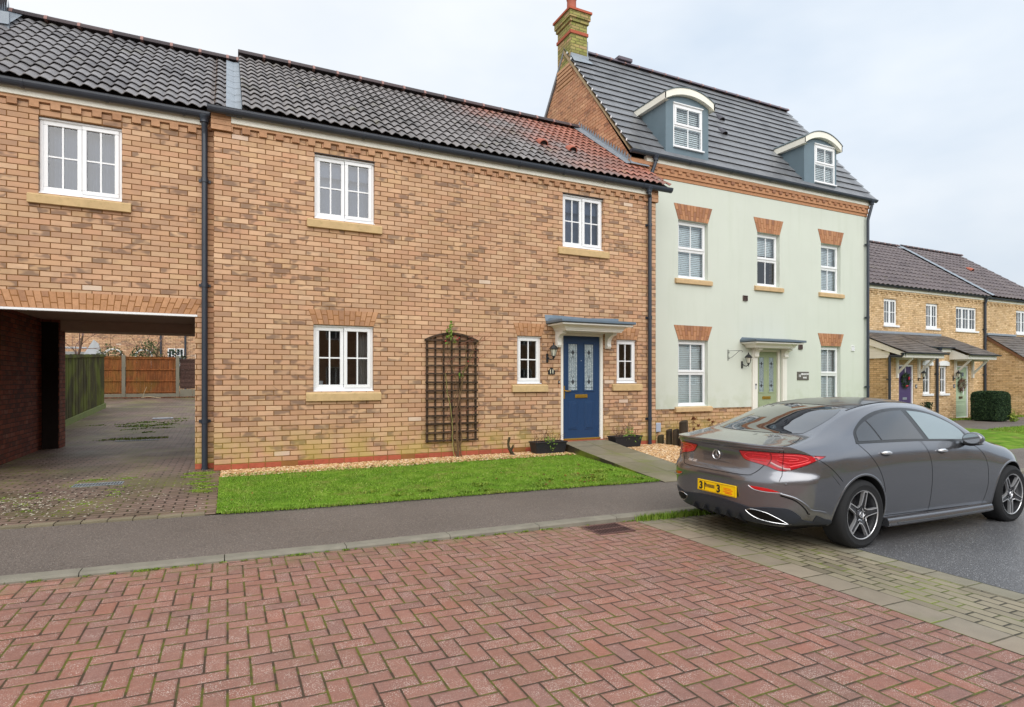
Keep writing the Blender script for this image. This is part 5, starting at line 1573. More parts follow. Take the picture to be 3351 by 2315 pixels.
root = empty('electricity_cabinet', (20.78, 14.2, -.15), 0, 'pale metal meter cabinet at the far terrace between render house and black pipe', 'meter box')
mb = MB(); mb.bbox(-.45, .32, -.42, 0, 0, .84, .01); mb.build('cabinet', plain('cabinet_paint', srgb(196, 188, 180), .5, var=.08), root, local=True)
mb = MB(); mb.bbox(-.42, .29, -.435, -.41, .06, .78, .006); mb.build('cabinet_door', plain('cabinet_paint2', srgb(204, 196, 188), .5, var=.08), root, local=True)
mb = MB(); mb.bbox(.12, .22, -.445, -.43, .60, .65, .003); mb.build('lock', BLACK, root, local=True)
# wreaths
def wreath(loc, label, leafm, accent, s, bow):
    root = empty('door_wreath', loc, 0, label, 'wreath')
    mb = MB(); rr = random.Random(5)
    for i in range(420):
        t = rr.uniform(0, 2 * PI); q = rr.gauss(0, .035 * s); e = rr.gauss(0, .028 * s)
        c = Vector(((.16 * s + q) * math.cos(t), -.05 + e, (.16 * s + q) * math.sin(t) * 1.15)); a = rr.uniform(0, 2 * PI); l = .035 * s
        d = Vector((math.cos(a), rr.uniform(-.6, .6), math.sin(a))) * l; w = Vector((-math.sin(a), 0, math.cos(a))) * l * .35
        mb.add([c - d, c + w, c + d, c - w], [(0, 1, 2, 3)], rr.random())
    mb.build('foliage', leafm, root, local=True, fixn=False)
    b = MB(); pts = [(.11, .09), (-.03, -.18), (.10, .04), (.02, -.17)] if accent else []
    for (x, z) in pts:
        b.lathe([(.001, -.032), (.022, -.024), (.032, 0), (.022, .024), (.001, .032)], (x * s, -.09, z * s), 'z', 10)
    if b.v: b.build('bauble', plain('bauble_red', srgb(190, 30, 60), .25, .6), root, local=True, smooth=True)
    h = MB(); h.box(-.012, .012, -.03, -.02, .16 * s, .16 * s + .32); h.build('ribbon', bow, root, local=True)
    if not accent:
        h = MB(); h.add([(0, -.08, -.10), (.05, -.08, -.16), (.03, -.08, -.42), (-.02, -.085, -.36)], [(0, 1, 2, 3)]); h.build('bow', UPVC, root, local=True)
    return root
wreath((22.30, YP + .06, 1.36), 'dark green festive wreath with red baubles on the purple door', HEDGE, True, 1.15, UPVC)
wreath((25.94, YP + .06, 1.18), 'round brown twig wreath with a white bow on the pale green door', plain('twig_brown', srgb(110, 84, 66), .8, attr=.8), False, 1.1, BLACK)
# second far house
H4 = empty('end_terrace_house', (33.5, 14.2, 0), 0, 'buff brick end terrace house partly beyond the right edge of the view', 'house')
mb = MB(); wall_holes(mb, 30.182, 35.6, -.4, 4.94, 14.24, [(32.80, 34.4, 3.52, 4.60)], .14)
back_and_sides(mb, 30.182, 35.6, 14.24, 21.8, -.4, 4.94, 18.0, 8.0, left=False); mb.build('wall', BRF, H4)
f = MB(); frame_rect(f, 32.80, 34.40, 3.52, 4.60, 14.30, 14.37, .05)
p = MB()
for k in range(3):
    a, b = 32.85 + .5 * k, 32.85 + .5 * (k + 1); frame_rect(f, a, b, 3.57, 4.55, 14.28, 14.34, .05); f.box((a + b) / 2 - .012, (a + b) / 2 + .012, 14.29, 14.31, 3.62, 4.50); f.box(a + .05, b - .05, 14.291, 14.309, 4.05, 4.07)
    p.quad((a + .05, 14.315, 3.62), (b - .05, 14.315, 3.62), (b - .05, 14.315, 4.50), (a + .05, 14.315, 4.50))
w = f.build('window', UPVC, H4); p.build('pane', GLASS, w, fixn=False)
c = curtain_mb(32.8, 34.4, 3.52, 4.6, 14.5, .02, 9); c.build('net_curtain', CURT, w)
s = MB(); s.bbox(32.75, 34.45, 14.18, 14.3, 3.45, 3.523, .004); s.build('sill', UPVC, w)
dentils(H4, 30.2, 35.5, 14.24, 4.78, BRF, step=.30)
mb = MB(); mb.bbox(30.2, 35.6, 14.19, 14.25, 4.86, 4.97, .004); mb.build('fascia', FASC, H4)
half_gutter(H4, 30.3, 36.0, 14.12, 5.02, brk=2)
wave_roof(30.42, 35.75, 13.98, 5.06, 18.0, 8.07, 13, .30, .022, TILE3, H4, seg=6, lip=.03, tilew=.3)
ridge_tiles(H4, 30.4, 35.75, 18.0, 8.1); back_roof(H4, 30.3, 35.75, 18.0, 8.0, 22, 5.0, TILE3)
mb = MB()
for k in range(14):
    ya, yb = 13.98 + k * 4.02 / 14, 13.98 + (k + 1) * 4.02 / 14 + .02; z = lambda y: 5.10 + (y - 13.98) * .7488
    mb.add([(30.10, ya, z(ya) + .02), (30.27, ya, z(ya) - .01), (30.44, ya, z(ya) + .03), (30.44, yb, z(yb) + .015), (30.27, yb, z(yb) - .02), (30.10, yb, z(yb) + .01)], [(0, 1, 4, 5), (1, 2, 3, 4)])
mb.build('lead_valley', LEAD, H4, fixn=False)
hood_vent(H4, 33.2, 16.35, 6.87, TERRA, 1.2)
mb = MB()
mb.add([(30.25, 14.24, -.4), (30.25, 12.6, -.4), (30.25, 12.6, 2.05), (30.25, 14.24, 3.28)], [(0, 1, 2, 3)])
mb.quad((30.25, 12.6, -.4), (37, 12.6, -.4), (37, 12.6, 2.1), (30.25, 12.6, 2.1)); mb.build('porch_wall', BRF, H4)
slope_roof(H4, 30.18, 37.0, 12.3, 1.92, 14.22, 3.36, 12, TILE4, 'porch_roof')
mb = MB(); mb.bbox(30.2, 32.6, 14.14, 14.24, 3.36, 3.45, .006); mb.build('porch_flashing', LEAD, H4)
mb = MB(); mb.add([(30.2, 12.3, 1.90), (30.2, 14.2, 3.32), (30.2, 14.2, 3.18), (30.2, 12.3, 1.76)], [(0, 1, 2, 3)])
mb.build('barge_board', plain('barge_brown', srgb(120, 84, 60), .7), H4)
mb = MB(); mb.bbox(30.6, 37, 12.50, 12.59, 1.3, 1.95, .004); mb.build('porch_boards', WHITE, H4)

# clipped hedge block: leaf-sized faces through a rounded box
def leafy(name, n, fpt, mat, s, parent=None, seed=3):
    rr = random.Random(seed); mb = MB()
    for i in range(n):
        c, nn = fpt(rr); l = rr.uniform(*s); a = Vector((rr.gauss(0, 1), rr.gauss(0, 1), rr.gauss(0, 1))).normalized()
        if nn is not None: a = (a + Vector(nn) * .8).normalized()
        u = a.orthogonal().normalized(); v = a.cross(u); k = rr.uniform(0, PI); d = (u * math.cos(k) + v * math.sin(k)) * l; w = (v * math.cos(k) - u * math.sin(k)) * l * .5
        c = Vector(c); mb.add([c - d, c + w, c + d * 1.1, c - w], [(0, 1, 2, 3)], rr.random())
    return mb.build(name, mat, parent, fixn=False)
HX0, HX1, HY0, HY1, HZ0, HZ1 = 25.05, 26.05, 11.42, 12.35, -.16, .96
def hedge_pt(rr):
    f = rr.random(); u, v = rr.uniform(-1, 1), rr.uniform(-1, 1); dep = abs(rr.gauss(0, .06))
    ins = lambda t: (1 - dep)
    if f < .35: p, n = (u, -ins(0), v), (0, -1, 0)
    elif f < .6: p, n = (-ins(0), u, v), (-1, 0, 0)
    elif f < .7: p, n = (ins(0), u, v), (1, 0, 0)
    elif f < .92: p, n = (u, v, ins(0)), (0, 0, 1)
    else: p, n = (u, ins(0), v), (0, 1, 0)
    # round the corners
    m = (abs(p[0]) ** 7 + abs(p[1]) ** 7 + abs(p[2]) ** 7) ** (1 / 7); q = [c / m for c in p]
    k = 1 + .035 * mnoise.noise(Vector((q[0] * 2.5, q[1] * 2.5, q[2] * 2.5))) - dep
    bulge = 1 + .05 * (1 - abs(q[2]))
    return ((HX0 + HX1) / 2 + q[0] * k * (HX1 - HX0) / 2 * bulge, (HY0 + HY1) / 2 + q[1] * k * (HY1 - HY0) / 2, (HZ0 + HZ1) / 2 + q[2] * k * (HZ1 - HZ0) / 2), n
hr = empty('clipped_hedge', (25.55, 11.9, -.16), 0, 'dark green clipped box hedge beside the pale green door', 'hedge')
leafy('foliage', 22000, hedge_pt, HEDGE, (.018, .035), hr)
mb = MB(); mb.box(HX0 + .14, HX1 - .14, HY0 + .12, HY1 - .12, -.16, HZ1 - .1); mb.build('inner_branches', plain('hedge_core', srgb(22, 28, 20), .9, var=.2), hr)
o = leafy('sprouting_weed', 260, lambda rr: ((25.9 + rr.gauss(0, .07), 11.33 + rr.gauss(0, .05), -.14 + abs(rr.gauss(0, .16))), None), WEED, (.02, .05))
tag(o, 'bright yellow green weed sprouting at the foot of the hedge', 'plant')
blades('far_weeds', 2500, lambda: (R.uniform(22, 30), 12.75 + R.gauss(0, .12)), lambda x, y: -.145, WEED, (.02, .08), .02)
blades('far_lawn_grass', 16000, lambda: (lambda x: (x, R.uniform(7.0, far_edge(x) + .02)))(R.uniform(16.5, 30)), lambda x, y: -.138, GRASS, (.02, .05), .009)

# ------------------------------------------------------------------ yard behind the passage
def panel_fence(root, x0, x1, y, zb_, zt, mat, rails=3, boards=.12, base=.15, name='fence_panel'):
    mb = MB(); x = x0
    while x < x1 - .01:
        e = min(x + boards, x1); mb.box(x + .002, e - .002, y, y + .015 + R.uniform(0, .006), zb_ + base, zt - .02 + R.uniform(-.006, .004), R.random()); x += boards
    for k in range(rails):
        z = zb_ + base + .06 + (zt - zb_ - base - .12) * k / (rails - 1)
        mb.box(x0, x1, y - .035, y, z - .02, z + .02, .8)
    mb.box(x0, x1, y - .03, y + .03, zt - .02, zt + .008, .7)
    return mb.build(name, mat, root)
YF = 27.0
zf = zdrive(0, YF)
fo = empty('orange_fence', (-2.8, YF, zf), 0, 'orange stained board fence with concrete posts at the back of the yard', 'fence')
xs = [-5.5, -3.62, -1.80]
for a, b in zip(xs, xs[1:]):
    panel_fence(fo, a + .07, b - .07, YF, zf, 2.28, FORANGE, 4)
    mb = MB(); mb.box(a + .06, b - .06, YF - .02, YF + .02, zf - .1, zf + .145); mb.build('gravel_board', CONC, fo)
for x in xs:
    mb = MB(); mb.bbox(x - .06, x + .06, YF - .06, YF + .04, zf - .1, 2.34, .006); mb.build('fence_post', CONC, fo)
fd = empty('dark_fence', (-.7, YF, zf), 0, 'dark brown woven fence panel on a block base at the right of the yard', 'fence')
mb = MB()
for i in range(14): z = zf + .34 + i * .085; mb.box(-1.72, .6, YF - .012 * (i % 2), YF + .02, z, z + .083, R.random())
mb.box(-.95, -.91, YF - .05, YF, zf + .9, 2.2, .9)
mb.build('fence_panel', FDARK, fd)
mb = MB()
for i in range(5): mb.bbox(-1.72 + i * .45, -1.72 + i * .45 + .44, YF - .05, YF + .05, zf - .1, zf + .31, .006)
mb.build('block_base', CONC, fd)
# mossy fence along the left side of the yard
fg = empty('mossy_fence', (-3.55, 19, .3), 0, 'green mossy close board fence running back on the left beyond the passage', 'fence')
mb = MB(); y = 14.6
while y < 22.5:
    z0 = zdrive(0, y); zt = 1.99 + (y - 17) * .038
    mb.box(-3.56 + R.uniform(-.004, .004), -3.54 + R.uniform(0, .01), y + .004, y + .118, z0 + .14, zt + R.uniform(-.008, .008), R.random()); y += .12
for fz in (1.0,): 
    mb.add([(-3.535, 14.6, 1.80), (-3.50, 14.6, 1.80), (-3.50, 22.5, 2.12), (-3.535, 22.5, 2.12), (-3.535, 14.6, 1.86), (-3.50, 14.6, 1.86), (-3.50, 22.5, 2.18), (-3.535, 22.5, 2.18)], [(0, 3, 2, 1), (4, 5, 6, 7), (1, 2, 6, 5), (0, 1, 5, 4)], .9)
mb.build('fence_boards', FGREEN, fg)
mb = MB(); mb.add([(-3.53, 14.6, zdrive(0, 14.6) - .1), (-3.49, 14.6, zdrive(0, 14.6) - .1), (-3.49, 22.5, zdrive(0, 22.5) - .1), (-3.53, 22.5, zdrive(0, 22.5) - .1), (-3.53, 14.6, zdrive(0, 14.6) + .15), (-3.49, 14.6, zdrive(0, 14.6) + .15), (-3.49, 22.5, zdrive(0, 22.5) + .15), (-3.53, 22.5, zdrive(0, 22.5) + .15)],
    [(0, 3, 2, 1), (4, 5, 6, 7), (1, 2, 6, 5), (0, 1, 5, 4), (2, 3, 7, 6)]); mb.build('gravel_board', plain('mossy_concrete', srgb(122, 132, 78), .9, var=.3), fg)
# house beyond the yard
HB = empty('rear_house', (-3, 35, .9), 0, 'brown brick house seen over the yard fence through the passage', 'house')
mb = MB(); wall_holes(mb, -14, 6, .3, 6.0, 35.0, [(-2.78, -2.44, 1.9, 3.0), (-2.40, -2.05, 1.9, 2.98)], .14); mb.build('wall', BR, HB)
mb = MB(); mb.quad((-14, 35, 6), (6, 35, 6), (6, 39, 9), (-14, 39, 9)); mb.build('roof', TILE3, HB)
for (a, b) in ((-2.78, -2.44), (-2.40, -2.05)):
    f = MB(); frame_rect(f, a, b, 1.9, 3.0, 34.98, 35.05, .05); f.box((a + b) / 2 - .015, (a + b) / 2 + .015, 35, 35.03, 1.95, 2.95); f.box(a + .05, b - .05, 35.001, 35.029, 2.62, 2.65)
    w = f.build('window', UPVC, HB); p = MB(); p.quad((a, 35.06, 1.9), (b, 35.06, 1.9), (b, 35.06, 3.0), (a, 35.06, 3.0)); p.build('pane', plain('dark_glass', srgb(70, 80, 88), .1, .6), w)
for x in (-3.08, -1.98):
    mb = MB(); mb.tube([(x, 34.93, .5), (x, 34.93, 5.8)], .05, 8); mb.build('downpipe', PIPE, HB)
# white conservatory gable and arched window heads over the fence
cg = empty('white_garden_gable', (-5.6, 31, .9), 0, 'white painted gable and rail of a small garden structure above the mossy fence', 'garden structure')
mb = MB(); mb.prism([(-5.62, 2.45), (-4.95, 2.45), (-5.08, 2.95), (-5.25, 3.12)], 'y', 30.9, 31.1); mb.bbox(-6.6, -5.5, 30.9, 31.0, 2.72, 2.80, .01)
mb.build('gable_board', plain('white_worn', srgb(180, 184, 188), .6, var=.2), cg)
mb = MB(); mb.bbox(-6.5, -4.9, 30.98, 31.3, 1.0, 2.6, .01); mb.build('shed_wall', plain('shed_grey', srgb(150, 150, 148), .8, var=.2), cg)
for i, (xc, lab) in enumerate(((-4.42, 'smaller white arched metal frame showing above the yard fence, left one'), (-3.1 - .2, 'white arched metal frame showing above the yard fence nearest the downpipe'))):
    ar = empty('garden_arch', (xc, 30, .9), 0, lab, 'garden arch', 'white garden arches')
    mb = MB()
    for dy in (0, .35):
        mb.tube([(xc - .3, 30 + dy, .9)] + [(xc + .3 * math.cos(PI - PI * k / 10), 30 + dy, 2.45 + .25 * math.sin(PI * k / 10)) for k in range(11)] + [(xc + .3, 30 + dy, .9)], .022, 6)
    for k in range(1, 10, 2): a = PI - PI * k / 10; mb.tube([(xc + .3 * math.cos(a), 30, 2.45 + .25 * math.sin(a)), (xc + .3 * math.cos(a), 30.35, 2.45 + .25 * math.sin(a))], .015, 5)
    mb.build('arch_frame', UPVC, ar)
# shrubs and a bare tree behind the fence
def shrub(x, y, z, rx, rz, n, lab, mat=SHRUB, seed=1, s=(.03, .07)):
    root = empty('shrub', (x, y, z), 0, lab, 'shrub', 'garden shrubs behind the fence')
    def f(rr):
        while True:
            p = Vector((rr.uniform(-1, 1), rr.uniform(-1, 1), rr.uniform(0, 1)))
            if p.length < 1 and p.length > .35 and mnoise.noise(p * 2.3 + Vector((seed, 0, 0))) > -.18: return (x + p.x * rx, y + p.y * rx * .7, z + .2 + p.z * rz), None
    leafy('foliage', n, f, mat, s, root, seed)
    mb = MB(); rr = random.Random(seed)
    for i in range(7):
        a = rr.uniform(0, 2 * PI); mb.tube([(x, y, z - .1), (x + math.cos(a) * rx * .3, y + math.sin(a) * rx * .2, z + rz * .5), (x + math.cos(a) * rx * .6, y + math.sin(a) * rx * .4, z + rz * .95)], [.03, .02, .006], 6)
    mb.build('stem', BARK, root)
shrub(-4.3, 28.6, .9, .75, 1.75, 1600, 'loose grey green shrub above the middle of the orange fence, left of the tallest one', SHRUB, 2)
shrub(-3.0, 28.5, .9, .8, 2.0, 2200, 'tallest grey green shrub rising behind the orange fence', SHRUB, 5)
shrub(-2.0, 28.7, .9, .7, 1.62, 1300, 'low dark shrub behind the right end of the orange fence', HEDGE, 9)
def bare_tree(x, y, z, h, lab, seed, spread=.7):
    root = empty('bare_tree', (x, y, z), 0, lab, 'tree', 'bare winter trees'); rr = random.Random(seed)
    tr = MB(); cr = MB()
    def grow(mb, p, d, l, r, lev):
        pts = [p]; q = p.copy(); dd = d.copy(); n = 4
        for i in range(n):
            dd = (dd + Vector((rr.gauss(0, .16), rr.gauss(0, .16), rr.gauss(0, .10) + .03))).normalized(); q = q + dd * l / n; pts.append(q.copy())
        mb.tube(pts, [r * (1 - .55 * i / n) for i in range(n + 1)], 6 if lev < 2 else 4)
        if lev >= 4: return
        for i in range(4 if lev < 3 else 3):
            t = rr.randint(1, n); b = pts[t]; nd = (dd + Vector((rr.gauss(0, spread), rr.gauss(0, spread), rr.gauss(0, .4)))).normalized()
            grow(cr, b, nd, l * rr.uniform(.5, .75), r * .45, lev + 1)
    grow(tr, Vector((x, y, z - .2)), Vector((0, 0, 1)), h, .07, 0)
    tr.build('trunk', BARK, root); cr.build('crown', plain('twig_bark', srgb(118, 92, 84), .85, var=.2), root)
bare_tree(-5.0, 25.5, .8, 2.4, 'bare twiggy tree behind the mossy fence', 4)
bare_tree(-3.7, 31.5, .9, 2.6, 'bare reddish brown tree in front of the rear brick house', 8)
bare_tree(-6.2, 28.0, .9, 2.6, 'bare tree farthest left seen through the passage', 12)
mb = MB(); mb.tube([(-3.0, 26.6, zf), (-2.75, 26.4, zf + .05), (-2.5, 26.2, zf + .02), (-2.3, 26.1, zf)], .012, 5); mb.tube([(-2.95, 26.6, zf), (-2.9, 26.6, zf + .2), (-2.82, 26.6, zf + .42)], .008, 5)
tag(mb.build('fallen_branch', plain('dry_stick', srgb(176, 160, 130), .8), None), 'pale dry stick lying at the foot of the orange fence', 'branch')
mb = MB()
for i in range(900):
    x, y = R.uniform(-4.4, -1.0), YF - .12 - abs(R.gauss(0, .18)); l = R.uniform(.02, .05); a = R.uniform(0, PI); z = zdrive(x, y) + .01
    mb.add([(x + l * math.cos(a), y + l * math.sin(a), z), (x - l * .5 * math.sin(a), y + l * .5 * math.cos(a), z + .02), (x - l * math.cos(a), y - l * math.sin(a), z), (x + l * .5 * math.sin(a), y - l * .5 * math.cos(a), z + .01)], [(0, 1, 2, 3)], R.random())
tag(mb.build('leaf_litter', DEADL, None, fixn=False), kind='stuff')
# ------------------------------------------------------------------ the terrace on the camera's side of the road (shows as reflections in glass and paint)
for i, (xa, xb, mt, lab) in enumerate(((-26, -9, BR, 'brown brick terrace facing the blue door from across the road, leftmost of three'), (-9, 9, BRO, 'orange brick terrace behind the camera facing the blue door house'), (9, 62, BR, 'brown brick terrace facing the parked car from across the road, rightmost of three'))):
    ho = empty('facing_terrace', ((xa + xb) / 2, -15, -.1), 0, lab, 'house', 'houses facing from across the road')
    mb = MB(); y = -15.0; o = []
    x = xa + 1.5
    while x < xb - 2: o += [(x, x + 1.1, 1.0, 2.1), (x, x + 1.1, 3.6, 4.7)]; x += 3.1
    wall_holes(mb, xa + .01, xb - .01, -.8, 5.2, y, o, -.12); mb.quad((xa, y - 7, -.8), (xb, y - 7, -.8), (xb, y - 7, 5.2), (xa, y - 7, 5.2))
    for xx in (xa, xb): mb.add([(xx, y, -.8), (xx, y, 5.2), (xx, y - 3.5, 8.0), (xx, y - 7, 5.2), (xx, y - 7, -.8)], [(0, 1, 2, 3, 4)])
    mb.build('wall', mt, ho)
    mb = MB(); mb.quad((xa, y + .3, 5.1), (xb, y + .3, 5.1), (xb, y - 3.5, 8.05), (xa, y - 3.5, 8.05)); mb.quad((xa, y - 7.3, 5.1), (xb, y - 7.3, 5.1), (xb, y - 3.5, 8.05), (xa, y - 3.5, 8.05)); mb.build('roof', TILE3, ho)
    for q in o:
        f = MB(); 
        for (a, b, c, d) in ((q[0], q[1], q[2], q[2] + .07), (q[0], q[1], q[3] - .07, q[3]), (q[0], q[0] + .07, q[2], q[3]), (q[1] - .07, q[1], q[2], q[3]), ((q[0] + q[1]) / 2 - .04, (q[0] + q[1]) / 2 + .04, q[2], q[3])): f.box(a, b, y - .10, y - .05, c, d)
        w = f.build('window', UPVC, ho); p = MB(); p.quad((q[0], y - .09, q[2]), (q[1], y - .09, q[2]), (q[1], y - .09, q[3]), (q[0], y - .09, q[3])); p.build('pane', plain('dark_glass', srgb(70, 80, 88), .1, .6), w)
sheet('far_verge', -40, 60, -15.0, -9.0, lambda x, y: -.02 if x < 0 else -.15, LAWN, 10, 2, 0.0)
# ------------------------------------------------------------------ trellis, climber, planters, stump, log edging
TX0, TX1, TZ0, TZ1 = 2.925, 3.825, .365, 2.06
tr = empty('garden_trellis', (3.375, 9.26, .365), 0, 'weathered brown wooden trellis with an arched top fixed to the brick wall', 'trellis')
rt = random.Random(21)
def ztop(x): t = (x - 3.375) / .45; return 2.06 + .11 * (1 - t * t)
mb = MB()
for i in range(7):
    x = TX0 + .02 + (TX1 - TX0 - .04) * i / 6; w = .0135 if 0 < i < 6 else .017
    mb.box(x - w, x + w, 9.262, 9.282, TZ0 + rt.uniform(-.01, .01), ztop(x) - .01, rt.random())
mb.build('vertical_lath', TRWOOD, tr)
mb = MB()
for i in range(13):
    z = TZ0 + .02 + (2.045 - TZ0 - .02) * i / 12
    a, b = rt.uniform(-.006, .006), rt.uniform(-.006, .006)
    mb.add([(TX0 - .012, 9.236, z - .0145 + a), (TX1 + .012, 9.236, z - .0145 + b), (TX1 + .012, 9.261, z - .0145 + b), (TX0 - .012, 9.261, z - .0145 + a),
            (TX0 - .012, 9.236, z + .0145 + a), (TX1 + .012, 9.236, z + .0145 + b), (TX1 + .012, 9.261, z + .0145 + b), (TX0 - .012, 9.261, z + .0145 + a)],
           [(0, 3, 2, 1), (4, 5, 6, 7), (0, 1, 5, 4), (1, 2, 6, 5), (2, 3, 7, 6), (3, 0, 4, 7)], rt.random())
mb.build('horizontal_lath', TRWOOD, tr)
mb = MB(); n = 12
for i in range(n):
    xa, xb = TX0 - .02 + (TX1 - TX0 + .04) * i / n, TX0 - .02 + (TX1 - TX0 + .04) * (i + 1) / n
    za, zb_ = ztop(xa), ztop(xb)
    mb.add([(xa, 9.232, za - .02), (xb, 9.232, zb_ - .02), (xb, 9.284, zb_ - .02), (xa, 9.284, za - .02), (xa, 9.232, za + .012), (xb, 9.232, zb_ + .012), (xb, 9.284, zb_ + .012), (xa, 9.284, za + .012)],
           [(0, 3, 2, 1), (4, 5, 6, 7), (0, 1, 5, 4), (1, 2, 6, 5), (2, 3, 7, 6), (3, 0, 4, 7)], .4)
mb.build('arched_top', TRWOOD, tr)

ro = empty('climbing_rose', (3.45, 9.18, .10), 0, 'bare climbing rose stems trained up the wooden trellis with a few leaves at the top', 'climbing plant')
mb = MB(); rr = random.Random(3)
def stem(pts, r0, r1, n=6, jit=.012):
    P = []; pts = [Vector(p) for p in pts]; m = 26
    for i in range(m + 1):
        t = i / m * (len(pts) - 1); k = min(int(t), len(pts) - 2); f = t - k; f = f * f * (3 - 2 * f)
        q = pts[k].lerp(pts[k + 1], f); P.append(q + Vector((rr.gauss(0, jit), rr.gauss(0, jit * .3), 0)) * (1 if 0 < i < m else 0))
    mb.tube(P, [r0 + (r1 - r0) * i / m for i in range(m + 1)], n); return P
stem([(3.47, 9.17, .06), (3.43, 9.20, .5), (3.47, 9.215, 1.0), (3.56, 9.215, 1.45), (3.68, 9.21, 1.78), (3.90, 9.20, 2.12)], .020, .006)
stem([(3.42, 9.18, .06), (3.36, 9.21, .45), (3.33, 9.22, .9), (3.27, 9.22, 1.3), (3.20, 9.22, 1.75), (3.30, 9.21, 2.2)], .011, .005)
stem([(3.50, 9.18, .06), (3.52, 9.21, .6), (3.50, 9.22, 1.2), (3.62, 9.22, 1.7), (3.58, 9.22, 2.0)], .011, .004)
stem([(3.44, 9.18, .06), (3.40, 9.20, .9), (3.44, 9.21, 1.35), (3.30, 9.21, 1.8), (3.33, 9.20, 2.28)], .009, .004)
mb.build('main_stem', RSTEM, ro, autos=60)
mb = MB()
stem([(3.40, 9.17, .06), (3.36, 9.20, .35), (3.36, 9.20, .7), (3.27, 9.20, 1.2), (3.24, 9.20, 1.5)], .007, .004, 5, .006)
mb.build('green_shoot', plain('green_stem', srgb(150, 146, 84), .6), ro)
mb = MB()
for i in range(24):
    x = rr.uniform(3.2, 3.85); z = rr.uniform(1.2, 2.15) if i > 8 else rr.uniform(.3, 1.1)
    dx, dz = rr.gauss(.10, .13), rr.uniform(.04, .22)
    mb.tube([(x, 9.215, z), (x + dx * .6, 9.20, z + dz * .5), (x + dx, 9.19 + rr.uniform(-.03, .04), z + dz)], [.0035, .0025, .0012], 4)
mb.build('twig', plain('rose_twig', srgb(140, 84, 70), .7), ro)
mb = MB()
for p in ([(3.75, 9.2, 1.95), (3.95, 9.19, 2.12), (4.25, 9.2, 2.38)], [(3.8, 9.2, 2.0), (4.0, 9.2, 2.10), (4.35, 9.2, 2.33)], [(3.7, 9.2, 1.9), (3.95, 9.2, 1.85), (4.05, 9.2, 1.70)], [(3.7, 9.2, 1.9), (3.9, 9.2, 2.0), (3.98, 9.2, 2.25)]):
    mb.tube(p, [.003, .002, .001], 4)
mb.build('long_shoot', plain('rose_twig', srgb(140, 84, 70), .7), ro)
def lpt(rr):
    c = rr.choice([(3.29, 2.25), (3.32, 2.16), (3.36, 2.08), (3.33, 2.35), (3.30, 2.03), (3.50, 1.45)] + [(3.3, 2.2)] * 3)
    return (c[0] + rr.gauss(0, .035), 9.18 + rr.gauss(0, .03), c[1] + rr.gauss(0, .045)), (0, -1, 0)
leafy('leaf', 60, lpt, LEAF, (.02, .035), ro, 7)
mb = MB()
for (x, z) in ((3.40, 2.11), (3.47, 2.09), (3.23, 2.03), (3.63, 1.70), (3.44, 2.06)): mb.lathe([(.001, -.014), (.010, -.008), (.013, 0), (.009, .010), (.001, .015)], (x, 9.17, z), 'z', 8)
mb.build('rose_hip', REDH, ro, smooth=True)

def planter(loc, lx, label, seed, lush):
    root = empty('trough_planter', loc, 0, label, 'planter', 'black trough planters by the blue door')
    w, d, h = lx / 2, .125, .205
    mb = MB()
    r0 = [(-w + .03, -d + .025, 0), (w - .03, -d + .025, 0), (w - .03, d - .025, 0), (-w + .03, d - .025, 0)]
    r1 = [(-w, -d, h - .02), (w, -d, h - .02), (w, d, h - .02), (-w, d, h - .02)]
    r2 = [(-w - .012, -d - .012, h - .018), (w + .012, -d - .012, h - .018), (w + .012, d + .012, h - .018), (-w - .012, d + .012, h - .018)]
    r3 = [(p[0], p[1], h) for p in r2]; r4 = [(-w + .01, -d + .01, h), (w - .01, -d + .01, h), (w - .01, d - .01, h), (-w + .01, d - .01, h)]
    r5 = [(p[0], p[1], h - .03) for p in r4]
    mb.rings([r0, r1, r2, r3, r4, r5]); mb.build('trough', BLKP, root, local=True, bevel=.004)
    mb = MB(); mb.rings([[(-w + .012, -d + .012, h - .04), (w - .012, -d + .012, h - .04), (w - .012, d - .012, h - .04), (-w + .012, d - .012, h - .04)], [(-w + .02, -d + .02, h - .018), (w - .02, -d + .02, h - .018), (w - .02, d - .02, h - .018), (-w + .02, d - .02, h - .018)]])
    mb.build('compost', COMP, root, local=True)
    rr = random.Random(seed); st = MB(); tips = []
    for i in range(26):
        x = rr.uniform(-w * .85, w * .85); a = rr.gauss(0, .07); hh = rr.uniform(.05, .20) * (1.25 if abs(x) < .12 else .8)
        p = [(x, rr.uniform(-.06, .06), h - .02), (x + a * .5, rr.uniform(-.07, .05), h + hh * .6), (x + a, rr.uniform(-.10, .06), h + hh)]
        st.tube(p, [.004, .003, .0015], 4); tips.append(p[2])
    st.build('dead_stem', plain('dead_stem', srgb(92, 70, 58), .85), root, local=True)
    def dl(rr): t = rr.choice(tips); return (t[0] + rr.gauss(0, .018), t[1] + rr.gauss(0, .015), t[2] + rr.gauss(0, .018)), None
    leafy('dead_leaf', 90, dl, DEADL, (.006, .016), None, seed + 1).parent = root
    def gl(rr): c = rr.choice(lush); return (c[0] + rr.gauss(0, c[2]), -.10 + rr.gauss(0, .04), c[1] + rr.gauss(0, c[2])), (0, -1, .5)
    leafy('leaf', 110, gl, LEAF, (.010, .026), None, seed + 2).parent = root
    return root
planter((5.085, 9.03, .105), .62, 'black trough planter standing left of the blue door under the coach lantern', 5, [(.02, .20, .05), (.07, .15, .045), (.0, .10, .03), (-.06, .24, .03)])
planter((6.80, 9.10, .125), .62, 'black trough planter standing right of the blue door beyond the garden path', 9, [(.03, .30, .03), (.16, .20, .035), (.22, .16, .02), (-.02, .24, .03)])

